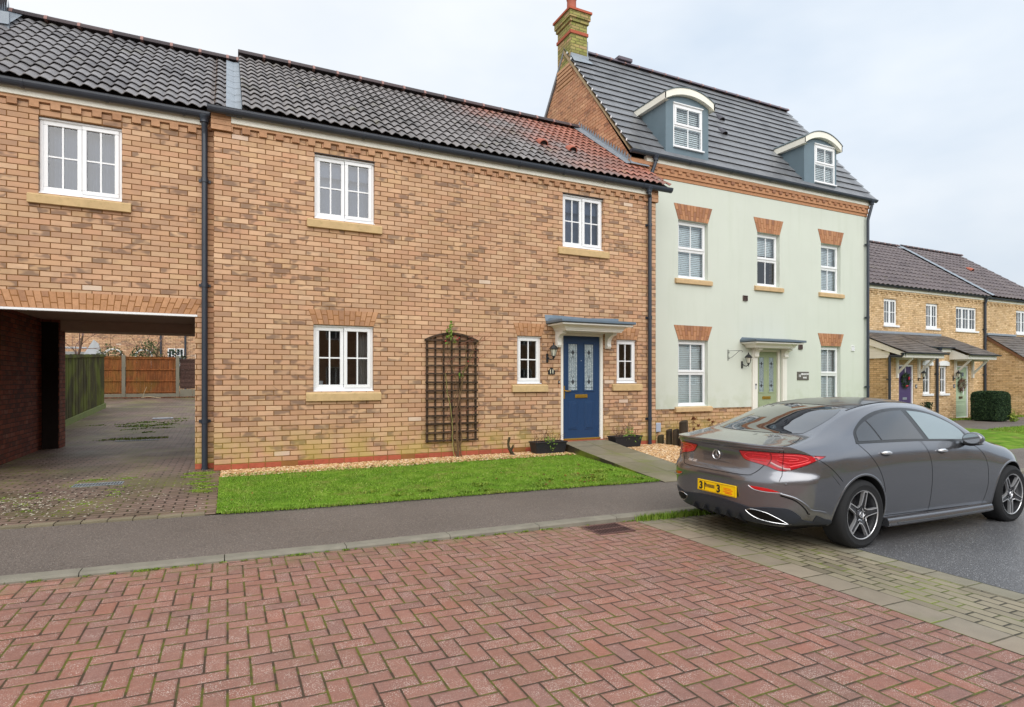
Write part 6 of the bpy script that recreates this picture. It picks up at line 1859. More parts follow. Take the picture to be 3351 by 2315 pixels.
su = empty('dead_stump', (4.38, 9.03, .09), 0, 'small dark dead branch stump standing in the gravel by the wall', 'stump')
mb = MB(); mb.tube([(4.40, 9.03, .06), (4.375, 9.04, .15), (4.33, 9.05, .22), (4.315, 9.05, .30), (4.335, 9.04, .41)], [.045, .032, .026, .020, .022], 8)
mb.tube([(4.355, 9.04, .18), (4.385, 9.02, .24), (4.39, 9.01, .285)], [.024, .018, .008], 7)
mb.tube([(4.315, 9.05, .33), (4.30, 9.04, .37)], [.016, .006], 6); mb.build('trunk', LOGW, su)
mb = MB()
for a in range(4): t = a * 1.6 + .4; mb.tube([(4.40, 9.03, .12), (4.40 + .05 * math.cos(t), 9.03 + .05 * math.sin(t), .095), (4.40 + .09 * math.cos(t), 9.03 + .09 * math.sin(t), .07)], [.02, .014, .005], 6)
mb.build('root', LOGW, su)

logs = [(7.76, 9.48, .075, .42, 'rounded weathered log post of the bed edging nearest the black downpipe'),
        (7.80, 9.27, .065, .17, 'shortest log of the bed edging, low between two taller posts'),
        (7.83, 9.05, .062, .30, 'middle height log of the bed edging left of the tallest post'),
        (7.86, 8.90, .062, .31, 'middle height log of the bed edging touching the tallest post'),
        (7.90, 8.72, .085, .50, 'tallest dark sawn log post of the bed edging beside the dried plant'),
        (7.95, 8.50, .065, .16, 'low log of the bed edging half hidden behind the grey car')]
for i, (x, y, r, h, lab) in enumerate(logs):
    z = zlawn(x, y) - .05
    root = empty('log_post', (x, y, z), 0, lab, 'log post', 'log edging posts of the flower bed')
    rr = random.Random(i); mb = MB(); n = 14
    R_ = [r * (1 + rr.uniform(-.07, .07)) for k in range(n)]
    rs = [[(R_[k] * q * math.cos(2 * PI * k / n), R_[k] * q * math.sin(2 * PI * k / n), zz + (.02 * math.cos(2 * PI * k / n) if zz > h * .9 else 0)) for k in range(n)] for q, zz in ((1.02, 0), (1, h * .5), (.98, h - .012 + .05), (.90, h + .05))]
    mb.rings(rs, cap=True); mb.build('post', LOGW, root, local=True, autos=50)
dp = empty('dried_hydrangea', (8.55, 8.9, .05), 0, 'dried brown flower stems with dead seed heads behind the tallest log post', 'plant')
mb = MB(); rr = random.Random(4); heads = []
for i in range(46):
    x, y = 8.55 + rr.gauss(0, .22), 9.1 + rr.gauss(0, .14); h = rr.uniform(.15, .55); a = rr.gauss(0, .05)
    z0 = zlawn(x, y) - .03
    mb.tube([(x, y, z0), (x + a * .5, y, z0 + h * .6), (x + a, y + rr.gauss(0, .03), z0 + h)], [.005, .004, .002], 4)
    if i < 9: heads.append((x + a, y, z0 + h, rr.uniform(.02, .04)))
heads += [(8.28, 9.1, .50, .045), (8.52, 9.1, .60, .04), (8.50, 9.1, .52, .04), (8.98, 9.1, .44, .055), (8.35, 9.0, .16, .07), (8.6, 9.0, .20, .08), (8.45, 9.0, .24, .06)]
mb.build('dry_stem', plain('dry_stem', srgb(150, 112, 84), .85), dp)
def hp(rr): c = rr.choice(heads); return (c[0] + rr.gauss(0, c[3] * .6), c[1] + rr.gauss(0, c[3] * .6), c[2] + rr.gauss(0, c[3] * .5)), None
leafy('seed_head', 900, hp, nogreen('dry_flower', [(0, srgb(84, 50, 36)), (.6, srgb(120, 74, 50)), (1, srgb(160, 100, 60))]), (.008, .02), dp, 6)
for (x, y, lab) in ((23.9, 12.7, 'tiny dark potted conifer under the far black downpipe'),):
    root = empty('potted_conifer', (23.0 + .15, 12.75, -.15), 0, 'small dark green conifer in front of the far porch brickwork', 'plant')
    leafy('foliage', 500, lambda rr: ((23.15 + rr.gauss(0, .07), 12.75 + rr.gauss(0, .07), -.1 + abs(rr.uniform(.2, .66))), None), HEDGE, (.02, .05), root, 8)
    mb = MB(); mb.lathe([(.09, -.15), (.12, .10), (.13, .12)], (23.15, 12.75, 0), 'z', 14); mb.build('pot', TERRA, root)
# ------------------------------------------------------------------ grey four-door coupe, lofted body with projected panels
def car_paint():
    m = T('car_paint', .23, .5, .80, 1.0)
    m.b.inputs['Coat Roughness'].default_value = .04
    f = m.noise(scale=900, detail=1)
    c = m.scale(m.rgb(srgb(126, 128, 134)), f * .2 + .9)
    # fine rain beads and road film
    m.color(c)
    return m.m
PAINT = car_paint()
CARBLK = plain('car_black_trim', (.012, .013, .015), .28, .5, var=0, coat=.5)
CARDARK = plain('car_underbody', (.02, .021, .023), .75, .2, var=.2)
DIFF = plain('diffuser_plastic', srgb(44, 50, 60), .42, .5, var=.1)
TYRE = plain('tyre_rubber', srgb(40, 41, 43), .8, .25, var=.15, vscale=8)
CHROME = plain('chrome', (.84, .85, .87), .18, .5, metal=.8, var=0)
ALLOY = plain('alloy_silver', (.72, .73, .75), .28, .5, metal=.7, var=0)
ALLOYB = plain('alloy_black', (.025, .026, .03), .3, .5, var=0, coat=.6)
SEAM = plain('panel_gap', (.01, .01, .011), .8, .1, var=0)
PLATEY = plain('plate_yellow', srgb(250, 205, 0), .35, .5, var=.05)
REFL = plain('reflector_red', srgb(200, 10, 14), .2, .6, var=.05, coat=.5)
def tail_mat():
    m = T('tail_lamp_red', .12, .6, 0, 1.0)
    m.color(m.scale(m.rgb(srgb(188, 20, 34)), m.noise(scale=40, detail=3) * .8 + .6)); return m.m
TAIL = tail_mat()
TAILB = plain('tail_lamp_bright', srgb(222, 36, 48), .35, .4, var=.05, coat=.2)
TAILD = plain('tail_lamp_dark', srgb(84, 12, 20), .15, .6, var=.1, coat=.8)
def privacy():
    m = T('privacy_glass', .02, .6); m.b.inputs['Coat Weight'].default_value = 1.0; m.b.inputs['Coat Roughness'].default_value = .01
    m.color((.018, .021, .026)); m.b.inputs['Coat IOR'].default_value = 1.7
    return m.m
PGLASS = privacy()
def front_glass():
    return glass('car_side_glass', (.80, .88, .88), .20)
FGLASS = front_glass()

# side profile: bottom edge, sill, mid, widest, shoulder, belt, rail, roof edge  -> (half width, height)
ST = {
 0.00: [(.66, .24), (.78, .31), (.86, .44), (.885, .60), (.890, .735), (.870, .87), (.815, .955), (.745, 1.000)],
 0.30: [(.70, .23), (.80, .29), (.88, .45), (.902, .62), (.905, .75), (.885, .885), (.815, .985), (.715, 1.035)],
 0.65: [(.78, .22), (.86, .27), (.905, .46), (.915, .64), (.912, .775), (.885, .92), (.795, 1.035), (.665, 1.095)],
 1.00: [(.80, .21), (.87, .26), (.910, .46), (.918, .65), (.912, .80), (.870, .955), (.755, 1.105), (.605, 1.200)],
 1.40: [(.78, .20), (.86, .25), (.900, .46), (.912, .66), (.906, .83), (.858, .995), (.720, 1.225), (.585, 1.322)],
 1.80: [(.78, .19), (.86, .24), (.895, .46), (.908, .66), (.902, .84), (.852, 1.010), (.698, 1.300), (.575, 1.382)],
 2.20: [(.78, .19), (.86, .24), (.895, .46), (.908, .66), (.900, .84), (.850, 1.005), (.692, 1.305), (.570, 1.390)],
 2.60: [(.78, .19), (.86, .24), (.895, .46), (.908, .66), (.898, .83), (.850, .990), (.705, 1.255), (.575, 1.350)],
 2.95: [(.78, .19), (.86, .24), (.900, .46), (.908, .65), (.897, .82), (.852, .970), (.750, 1.150), (.610, 1.235)],
 3.25: [(.78, .19), (.86, .24), (.905, .46), (.910, .64), (.896, .80), (.855, .935), (.790, 1.010), (.660, 1.075)],
 3.55: [(.80, .20), (.87, .25), (.910, .46), (.912, .63), (.894, .77), (.850, .885), (.780, .925), (.660, .955)],
 4.00: [(.80, .20), (.87, .26), (.905, .45), (.908, .61), (.885, .73), (.830, .820), (.750, .862), (.620, .890)],
 4.35: [(.76, .20), (.83, .26), (.875, .42), (.880, .57), (.850, .67), (.790, .745), (.700, .785), (.550, .810)],
 4.60: [(.70, .21), (.78, .26), (.830, .38), (.835, .50), (.800, .59), (.730, .655), (.640, .690), (.500, .710)],
 4.69: [(.62, .23), (.72, .27), (.780, .37), (.790, .47), (.750, .55), (.690, .605), (.600, .635), (.460, .650)]}
ZT = [(0, 1.012), (.15, 1.035), (.35, 1.062), (.52, 1.085), (.75, 1.165), (1.0, 1.252), (1.25, 1.330), (1.5, 1.385), (1.8, 1.425), (2.15, 1.440), (2.5, 1.425), (2.8, 1.365), (3.1, 1.235), (3.4, 1.060), (3.6, 1.000), (4.0, .935), (4.35, .855), (4.6, .75), (4.69, .68)]
def herm(xs, ys, x):
    n = len(xs)
    if x <= xs[0]: return ys[0]
    if x >= xs[-1]: return ys[-1]
    i = 0
    while xs[i + 1] < x: i += 1
    def sl(k):
        if k == 0: return (ys[1] - ys[0]) / (xs[1] - xs[0])
        if k == n - 1: return (ys[-1] - ys[-2]) / (xs[-1] - xs[-2])
        a = (ys[k] - ys[k - 1]) / (xs[k] - xs[k - 1]); b = (ys[k + 1] - ys[k]) / (xs[k + 1] - xs[k])
        w0, w1 = xs[k + 1] - xs[k], xs[k] - xs[k - 1]
        return (a * w0 + b * w1) / (w0 + w1)
    h = xs[i + 1] - xs[i]; t = (x - xs[i]) / h; m0, m1 = sl(i) * h, sl(i + 1) * h
    return (2 * t ** 3 - 3 * t * t + 1) * ys[i] + (t ** 3 - 2 * t * t + t) * m0 + (-2 * t ** 3 + 3 * t * t) * ys[i + 1] + (t ** 3 - t * t) * m1
SX = sorted(ST); PW = [[ST[x][k][0] for x in SX] for k in range(8)]; PZ = [[ST[x][k][1] for x in SX] for k in range(8)]
ZX = [p[0] for p in ZT]; ZY = [p[1] for p in ZT]
def side_pt(x, s):
    """s in 0..7 along the side profile"""
    w = [herm(SX, PW[k], x) for k in range(8)]; z = [herm(SX, PZ[k], x) for k in range(8)]
    ks = list(range(8)); return herm(ks, w, s), herm(ks, z, s)
CL = 4.69
def rear_off(y, z):
    """how far forward the tail surface stands at (y,z)"""
    f = .40 * (min(abs(y), .93) / .885) ** 4.2
    prof = [(.20, .16), (.30, .075), (.40, .030), (.50, .012), (.60, .0), (.68, .004), (.715, .020), (.745, .045), (.80, .062), (.88, .075), (.94, .066), (.975, .040), (1.0, .035), (1.03, .06)]
    return f + herm([p[0] for p in prof], [p[1] for p in prof], z)
def front_off(y, z):
    return .46 * (min(abs(y), .93) / .80) ** 3.4 + .10 * max(0, (z - .45)) ** 1.0
def deform(x, y, z):
    br = max(0.0, 1 - x / 1.25) ** 1.6; bf = max(0.0, 1 - (CL - x) / 1.1) ** 1.6
    return (x + rear_off(y, z) * br - front_off(y, z) * bf, y, z)
NX, NS, NY = 150, 56, 22
xs_ = []
for i in range(NX + 1):
    t = i / NX; xs_.append(CL * (t + .035 * math.sin(-2 * PI * t)))
ss = [7 * j / NS for j in range(NS + 1)]
yy = [k / NY for k in range(NY + 1)]
def body_mesh():
    vs = []; fs = []; idx = {}
    def V(p):
        key = (round(p[0], 5), round(p[1], 5), round(p[2], 5))
        if key not in idx: idx[key] = len(vs); vs.append(p)
        return idx[key]
    def grid(P, flip=False):
        for i in range(len(P) - 1):
            for j in range(len(P[0]) - 1):
                q = [P[i][j], P[i + 1][j], P[i + 1][j + 1], P[i][j + 1]]
                q2 = []
                for a in q:
                    if a not in q2: q2.append(a)
                if len(q2) > 2: fs.append(tuple(q2))
    for sg in (1, -1):
        S = [[V(deform(x, sg * side_pt(x, s)[0], side_pt(x, s)[1])) for s in ss] for x in xs_]; grid(S)
        Tp = []; Bt = []
        for x in xs_:
            we, ze = side_pt(x, 7.0); zt = herm(ZX, ZY, x)
            Tp.append([V(deform(x, sg * we * u, zt + (ze - zt) * (u ** 2.2))) for u in yy])
            wb, zb_ = side_pt(x, 0.0)
            Bt.append([V(deform(x, sg * wb * u, zb_ - .0)) for u in yy])
        grid(Tp); grid(Bt)
        for xe in (0.0, CL):
            C = []
            we, ze = side_pt(xe, 7.0); zt = herm(ZX, ZY, xe); zb0 = side_pt(xe, 0)[1]
            for s in ss:
                w, z = side_pt(xe, s); row = []
                for u in yy:
                    # blend heights so that the cap meets the top and bottom curves
                    k = s / 7.0
                    zz = z + (k ** 4) * ((zt + (ze - zt) * (u ** 2.2)) - ze)
                    row.append(V(deform(xe, sg * w * u, zz)))
                C.append(row)
            grid(C)
    me = bpy.data.meshes.new('car_body_shell'); me.from_pydata(vs, [], fs)
    bm = bmesh.new(); bm.from_mesh(me); bmesh.ops.remove_doubles(bm, verts=bm.verts, dist=.0004)
    bmesh.ops.recalc_face_normals(bm, faces=bm.faces); bm.to_mesh(me); bm.free()
    return me
shell = body_mesh()
BV = BVHTree.FromPolygons([v.co.copy() for v in shell.vertices], [tuple(p.vertices) for p in shell.polygons])

CAR = empty('parked_car', (0, 0, 0), 0, 'wet dark grey four-door coupe parked at the kerb with a yellow rear plate', 'car')
WR, XRA, XFA = .333, 1.045, 3.774
def wheel_cut(me, mats):
    o = bpy.data.objects.new('body', me); COL.objects.link(o)
    for m in mats: me.materials.append(m)
    cutters = []
    for x in (XRA, XFA):
        for sg in (1, -1):
            bm = bmesh.new(); bmesh.ops.create_cone(bm, cap_ends=True, segments=64, radius1=.372, radius2=.372, depth=.46)
            c = bpy.data.meshes.new('cut'); bm.to_mesh(c); bm.free(); c.materials.append(mats[1])
            co = bpy.data.objects.new('cut', c); COL.objects.link(co); co.rotation_euler = (PI / 2, 0, 0); co.location = (x, sg * .82, .338); cutters.append(co)
            md = o.modifiers.new('b', 'BOOLEAN'); md.operation = 'DIFFERENCE'; md.object = co; md.solver = 'EXACT'; md.material_mode = 'TRANSFER'
    dg = bpy.context.evaluated_depsgraph_get(); dg.update()
    n = bpy.data.meshes.new_from_object(o.evaluated_get(dg))
    o.modifiers.clear(); o.data = n
    for c in cutters: bpy.data.objects.remove(c)
    return o
body = wheel_cut(shell, [PAINT, CARDARK])
# underside and lower tail in black plastic
me = body.data
me.materials.append(DIFF)
di = len(me.materials) - 1
for p in me.polygons:
    c = p.center
    if p.material_index == 0 and p.normal.z < -.75 and c.z < .26: p.material_index = 1
me.polygons.foreach_set('use_smooth', [True] * len(me.polygons)); me.set_sharp_from_angle(angle=math.radians(38))
body.parent = CAR; body['label'] = 'glossy metallic grey bodywork'

def tess(outline, step=.02):
    """2D polygon -> dense triangulation following its outline"""
    pts = []
    n = len(outline)
    for i in range(n):
        a, b = outline[i], outline[(i + 1) % n]; d = math.hypot(b[0] - a[0], b[1] - a[1]); k = max(1, int(d / step))
        for j in range(k): pts.append((a[0] + (b[0] - a[0]) * j / k, a[1] + (b[1] - a[1]) * j / k))
    nb = len(pts)
    def inside(x, y):
        c = False
        for i in range(n):
            (x1, y1), (x2, y2) = outline[i], outline[(i + 1) % n]
            if (y1 > y) != (y2 > y) and x < (x2 - x1) * (y - y1) / (y2 - y1) + x1: c = not c
        return c
    def dist(x, y):
        m = 9
        for i in range(n):
            (x1, y1), (x2, y2) = outline[i], outline[(i + 1) % n]; dx, dy = x2 - x1, y2 - y1; L = dx * dx + dy * dy
            t = max(0, min(1, ((x - x1) * dx + (y - y1) * dy) / L)) if L else 0
            m = min(m, math.hypot(x - x1 - t * dx, y - y1 - t * dy))
        return m
    xs = [p[0] for p in outline]; ys = [p[1] for p in outline]
    x = min(xs) + step * .5; row = 0
    while x < max(xs):
        y = min(ys) + step * (.5 + .5 * (row % 2))
        while y < max(ys):
            if inside(x, y) and dist(x, y) > step * .45: pts.append((x, y))
            y += step
        x += step * .87; row += 1
    from mathutils.geometry import delaunay_2d_cdt
    r = delaunay_2d_cdt([Vector(p) for p in pts], [], [list(range(nb))], 1, 1e-6)
    return [tuple(v) for v in r[0]], [tuple(f) for f in r[2]]

def smooth_outline(pts, n=6, closed=True):
    """Catmull-Rom rounding; a point given as (x,y,1) stays a corner"""
    out = []; m = len(pts)
    for i in range(m if closed else m - 1):
        p0, p1, p2, p3 = pts[(i - 1) % m], pts[i], pts[(i + 1) % m], pts[(i + 2) % m]
        if not closed: p0 = pts[max(i - 1, 0)]; p3 = pts[min(i + 2, m - 1)]
        if len(p1) > 2: p0 = p1
        if len(p2) > 2: p3 = p2
        for k in range(n):
            t = k / n
            out.append(tuple(.5 * ((2 * p1[c]) + (-p0[c] + p2[c]) * t + (2 * p0[c] - 5 * p1[c] + 4 * p2[c] - p3[c]) * t * t + (-p0[c] + 3 * p1[c] - 3 * p2[c] + p3[c]) * t ** 3) for c in (0, 1)))
    if not closed: out.append(tuple(pts[-1][:2]))
    return out
def cast(kind, a, b, off):
    if kind == 'R': o, d = Vector((a, -3, b)), Vector((0, 1, 0))       # right side (towards -Y)
    elif kind == 'L': o, d = Vector((a, 3, b)), Vector((0, -1, 0))
    elif kind == 'B': o, d = Vector((-3, -a, b)), Vector((1, 0, 0))     # tail: a>0 is the right-hand side
    elif kind == 'D': o, d = Vector((-2.2, -a * 1.0 , b)) , Vector((1, 0, 0))
    else: o, d = Vector((a, b, 4)), Vector((0, 0, -1))                  # top
    h, nrm, i, dist = BV.ray_cast(o, d)
    if h is None: return None
    if nrm.dot(d) > 0: nrm = -nrm
    return h + nrm * off, nrm
def panel(name, kind, outline, mat, off=.004, thick=.004, parent=None, step=.022, label=None, rim=None, smooth=True):
    vs, fs = tess(outline, step)
    mb = MB(); P = []; ok = True
    for v in vs:
        r = cast(kind, v[0], v[1], off); P.append(r)
    good = [q is not None for q in P]
    fr = [f for f in fs if all(good[i] for i in f)]
    top = [q[0] if q else Vector((0, 0, 0)) for q in P]
    low = [(q[0] - q[1] * (thick + off)) if q else Vector((0, 0, 0)) for q in P]
    n = len(top); mb.v = [tuple(p) for p in top] + [tuple(p) for p in low]
    ed = {}
    for f in fr:
        for i in range(len(f)): 
            e = (f[i], f[(i + 1) % len(f)]); ed[e] = 1
    for f in fr: mb.f.append(f)
    for e in ed:
        if (e[1], e[0]) not in ed: mb.f.append((e[0], e[1], n + e[1], n + e[0]))
    mb.m = [0] * len(mb.f); mb.r = [0] * len(mb.f)
    o = mb.build(name, mat, parent or CAR, local=True, fixn=True)
    if smooth:
        o.data.polygons.foreach_set('use_smooth', [True] * len(o.data.polygons)); o.data.set_sharp_from_angle(angle=math.radians(40))
    if label: o['label'] = label
    return o
def ribbon(mb, kind, pts, w=.0025, off=.0015, step=.015, h=.0):
    """a narrow strip lying on the body along a 2D polyline"""
    Q = []
    for (a, b) in zip(pts, pts[1:]):
        d = math.hypot(b[0] - a[0], b[1] - a[1]); k = max(1, int(d / step))
        for j in range(k): Q.append((a[0] + (b[0] - a[0]) * j / k, a[1] + (b[1] - a[1]) * j / k))
    Q.append(pts[-1])
    C = [cast(kind, q[0], q[1], 0) for q in Q]
    C = [c for c in C if c]
    vs = []; n = len(C)
    for i in range(n):
        t = (C[min(i + 1, n - 1)][0] - C[max(i - 1, 0)][0])
        if t.length < 1e-6: t = Vector((1, 0, 0))
        t.normalize(); s = t.cross(C[i][1]).normalized() * w
        p = C[i][0] + C[i][1] * off
        vs += [p - s, p + s]
        if h: vs[-2:] = [p - s, p + C[i][1] * h, p + s]
    m = 3 if h else 2; fs = []
    for i in range(n - 1):
        for k in range(m - 1): fs.append((i * m + k, (i + 1) * m + k, (i + 1) * m + k + 1, i * m + k + 1))
    mb.add(vs, fs)

# --- side glass: (x, z) outlines, right and left
belt = [(1.075, 1.022), (1.5, 1.030), (2.05, 1.024), (2.5, 1.010), (2.90, .990)]
glass_out = [(1.055, 1.022, 1), (1.11, 1.110), (1.22, 1.178), (1.38, 1.245), (1.58, 1.295), (1.80, 1.322), (2.05, 1.327), (2.30, 1.308), (2.52, 1.268), (2.74, 1.190), (2.93, 1.085), (3.02, 1.010, 1), (2.92, .984), (2.5, 1.002), (2.05, 1.016), (1.5, 1.022)]
for kd in ('R', 'L'):
    so_ = smooth_outline(glass_out, 5)
    fr_ = panel('window_surround', kd, [( x + (x - 2.0) * .012, z + (z - 1.14) * .085) for x, z in so_], CARBLK, .0035, .003, step=.03)
    q = smooth_outline([(1.085, 1.030, 1), (1.125, 1.105), (1.22, 1.165), (1.34, 1.215, 1), (1.405, 1.032, 1)], 4)
    panel('quarter_window', kd, q, PGLASS, .0065, .003, step=.03)
    r = smooth_outline([(1.365, 1.222, 1), (1.58, 1.282), (1.80, 1.309), (1.985, 1.314, 1), (2.06, 1.15), (2.125, 1.022, 1), (1.8, 1.030), (1.432, 1.032, 1)], 4)
    panel('rear_door_window', kd, r, PGLASS, .0065, .003, step=.03)
    f = smooth_outline([(2.075, 1.312, 1), (2.30, 1.294), (2.52, 1.254), (2.74, 1.176), (2.88, 1.095), (2.925, 1.02, 1), (2.905, .992, 1), (2.5, 1.010), (2.215, 1.018, 1), (2.15, 1.15)], 4)
    panel('front_door_window', kd, f, plain('sky_tone_side_glass', srgb(126, 144, 150), .03, .8, var=.0, coat=1.0) if kd == 'L' else CLEARG if 'CLEARG' in globals() else plain('sky_tone_side_glass', srgb(126, 144, 150), .03, .8, var=.0, coat=1.0), .0065, .003, step=.03)  # opaque; pale base colour stands in for reflected sky and the view through
# thin bright and black lines round the glass, door shuts, lid and bumper gaps
mb = MB()
for kd in ('R', 'L'):
    ribbon(mb, kd, smooth_outline([(1.04, 1.014), (1.5, 1.014), (2.05, 1.009), (2.5, .996), (2.93, .977)], 5, False), .004, .004)
mb.build('window_trim', CARBLK, CAR, local=True)
mb = MB()
for kd in ('R', 'L'):
    ribbon(mb, kd, smooth_outline([(1.045, 1.03), (1.10, .965), (1.17, .90), (1.255, .80), (1.335, .68), (1.385, .55), (1.40, .42), (1.395, .285)], 5, False))
    ribbon(mb, kd, smooth_outline([(2.06, 1.01), (2.125, .92), (2.165, .78), (2.18, .62), (2.18, .42), (2.17, .27)], 5, False))
    ribbon(mb, kd, smooth_outline([(2.86, .975), (3.02, .93), (3.16, .85), (3.235, .72), (3.25, .55), (3.24, .40), (3.20, .27)], 5, False))
    ribbon(mb, kd, [(1.395, .285), (2.3, .272), (3.20, .262)])
    ribbon(mb, kd, smooth_outline([(.42, .905), (.52, .85), (.62, .78), (.735, .675)], 5, False))
    ribbon(mb, kd, smooth_outline([(.70, .64), (.60, .735)], 2, False), .001)
for sg in (1, -1):
    ribbon(mb, 'B', smooth_outline([(sg * .0, .700), (sg * .25, .702), (sg * .40, .706), (sg * .465, .722), (sg * .53, .79), (sg * .60, .875), (sg * .655, .935), (sg * .70, .985)], 5, False), .003)
    ribbon(mb, 'T', smooth_outline([(.20, sg * .70), (.26, sg * .705), (.33, sg * .685), (.44, sg * .655), (.55, sg * .60)], 5, False))
    ribbon(mb, 'T', smooth_outline([(.06, sg * .68), (.12, sg * .69), (.20, sg * .70)], 3, False))
    ribbon(mb, 'T', smooth_outline([(1.33, sg * .525), (1.8, sg * .53), (2.3, sg * .525), (2.75, sg * .52)], 5, False), .006, .002)
mb.build('panel_gap', SEAM, CAR, local=True)
mb = MB()
for sg in (1, -1):
    ribbon(mb, 'B', smooth_outline([(sg * .0, .692), (sg * .25, .694), (sg * .40, .698), (sg * .47, .714)], 5, False), .003, .003)
mb.build('lid_lip', PAINT, CAR, local=True)

# --- glass seen from above: rear screen, roof panel, windscreen
rs = smooth_outline([(.535, 0), (.55, .25), (.60, .44), (.655, .545, 1), (.90, .545), (1.18, .515), (1.335, .470, 1), (1.365, .25), (1.375, 0), (1.365, -.25), (1.335, -.470, 1), (1.18, -.515), (.90, -.545), (.655, -.545, 1), (.60, -.44), (.55, -.25)], 4)
panel('rear_window', 'T', rs, PGLASS, .003, .003, step=.045)
rf = smooth_outline([(1.41, .50, 1), (1.40, 0), (1.41, -.50, 1), (2.0, -.515), (2.62, -.50, 1), (2.66, 0), (2.62, .50, 1), (2.0, .515)], 4)
panel('glass_roof', 'T', rf, CARBLK, .003, .003, step=.06)
ws = smooth_outline([(2.70, .50, 1), (2.72, 0), (2.70, -.50, 1), (3.05, -.60), (3.32, -.66, 1), (3.42, 0), (3.32, .66, 1), (3.05, .60)], 4)
panel('windscreen', 'T', ws, PGLASS, .003, .003, step=.06)

# --- tail lamps
for sg, nm in ((1, 'right tail lamp'), (-1, 'left tail lamp')):
    outer = smooth_outline([(sg * .285, .928, 1), (sg * .45, .938), (sg * .62, .940), (sg * .78, .938), (sg * .868, .912, 1), (sg * .862, .880), (sg * .80, .822), (sg * .715, .775), (sg * .655, .776), (sg * .58, .805), (sg * .50, .822), (sg * .40, .838), (sg * .335, .862)], 4)
    tl = panel('tail_lamp', 'B', outer, TAIL, .004, .004, step=.016)
    mb = MB()
    ribbon(mb, 'B', smooth_outline([(sg * .39, .918), (sg * .35, .893), (sg * .41, .862), (sg * .56, .852)], 5, False), .004, .005, .012, .003)
    ribbon(mb, 'B', smooth_outline([(sg * .39, .918), (sg * .50, .920), (sg * .585, .918)], 5, False), .004, .005, .012, .003)
    ribbon(mb, 'B', smooth_outline([(sg * .43, .896), (sg * .56, .895)], 5, False), .004, .006, .012, .003)
    ribbon(mb, 'B', smooth_outline([(sg * .605, .912), (sg * .70, .920), (sg * .785, .916), (sg * .825, .890), (sg * .79, .862), (sg * .72, .846), (sg * .64, .868)], 5, False), .0048, .005, .012, .003)
    ribbon(mb, 'B', smooth_outline([(sg * .66, .898), (sg * .74, .895), (sg * .775, .882), (sg * .72, .868)], 5, False), .004, .006, .012, .003)
    ribbon(mb, 'B', smooth_outline([(sg * .73, .812), (sg * .79, .838), (sg * .835, .866)], 4, False), .008, .006, .012, .003)
    mb.build('light_strip', TAILB, tl, local=True)
    mb = MB(); ribbon(mb, 'B', smooth_outline([(sg * .595, .842), (sg * .65, .812), (sg * .70, .792), (sg * .735, .790)], 4, False), .010, .006, .012, .003)
    mb.build('reversing_light', plain('lamp_clear', srgb(170, 130, 132), .2, .6, coat=.8, var=.2), tl, local=True)
    mb = MB(); ribbon(mb, 'B', smooth_outline([(sg * .596, .933), (sg * .60, .872), (sg * .575, .812)], 3, False), .003, .009)
    ribbon(mb, 'B', outer[:] + [outer[0]], .0028, .0055)
    mb.build('lamp_gap', TAILD, tl, local=True)
    rfl = panel('bumper_reflector', 'B', smooth_outline([(sg * .455, .612, 1), (sg * .50, .590), (sg * .60, .578), (sg * .70, .578, 1), (sg * .64, .600), (sg * .55, .612)], 4), REFL, .004, .004, step=.015)
    mb = MB(); o_ = smooth_outline([(sg * .450, .616, 1), (sg * .50, .585), (sg * .60, .572), (sg * .712, .574, 1)], 4, False); ribbon(mb, 'B', o_, .0022, .006, .012, .003); mb.build('reflector_trim', ALLOY, rfl, local=True)

# --- diffuser and dark lower bumper
df = smooth_outline([(-.80, .36, 1), (-.74, .425), (-.60, .425), (-.45, .400), (-.32, .415), (0, .432), (.32, .415), (.45, .400), (.60, .425), (.74, .425), (.80, .36, 1), (.79, .27, 1), (.5, .252), (0, .250), (-.5, .252), (-.79, .27, 1)], 4)
panel('diffuser', 'B', df, DIFF, .008, .008, step=.022)
mb = MB()
for x in (-.30, -.15, .0, .15, .30):
    c = cast('B', x, .30, 0)[0]; mb.add([(c.x - .05, -x - .006, .27), (c.x - .05, -x + .006, .27), (c.x + .02, -x + .004, .37), (c.x + .02, -x - .004, .37), (c.x + .10, -x - .006, .20), (c.x + .10, -x + .006, .20)], [(0, 1, 2, 3), (0, 4, 5, 1), (0, 3, 4), (1, 5, 2), (3, 2, 5, 4)])
mb.build('diffuser_fin', CARDARK, CAR, local=True)
def tipc(sg): return smooth_outline([(sg * .395, .372, 1), (sg * .47, .392), (sg * .58, .378), (sg * .66, .335), (sg * .715, .285, 1), (sg * .62, .288), (sg * .50, .305), (sg * .43, .338)], 4)
for sg in (1, -1):
    tp = panel('exhaust_tip', 'B', tipc(sg), plain('exhaust_black', (.006, .006, .006), .6, .2, var=0), .012, .004, step=.02)
    mb = MB(); o_ = tipc(sg); ribbon(mb, 'B', o_ + [o_[0]], .0024, .012, .012, .004); mb.build('chrome_rim', CHROME, tp, local=True)
    # bumper corner blade with its air curtain slot
    mb = MB(); ribbon(mb, 'B', smooth_outline([(sg * .70, .566), (sg * .78, .535), (sg * .83, .480), (sg * .855, .420), (sg * .858, .385)], 5, False), .010, .004, .015, .016); mb.build('bumper_blade', PAINT, CAR, local=True, smooth=True)
    mb = MB(); ribbon(mb, 'B', smooth_outline([(sg * .70, .548), (sg * .775, .515), (sg * .815, .465), (sg * .835, .415), (sg * .838, .385)], 5, False), .006, .003, .015); mb.build('air_slot', SEAM, CAR, local=True)
    mb = MB(); c = cast('B', sg * .735, .655, .0); i0 = 0; mb.lathe([(.0, -.004), (.011, -.004), (.013, 0)], tuple(c[0]), 'x', 14); mb.build('parking_sensor', PAINT, CAR, local=True, smooth=True)
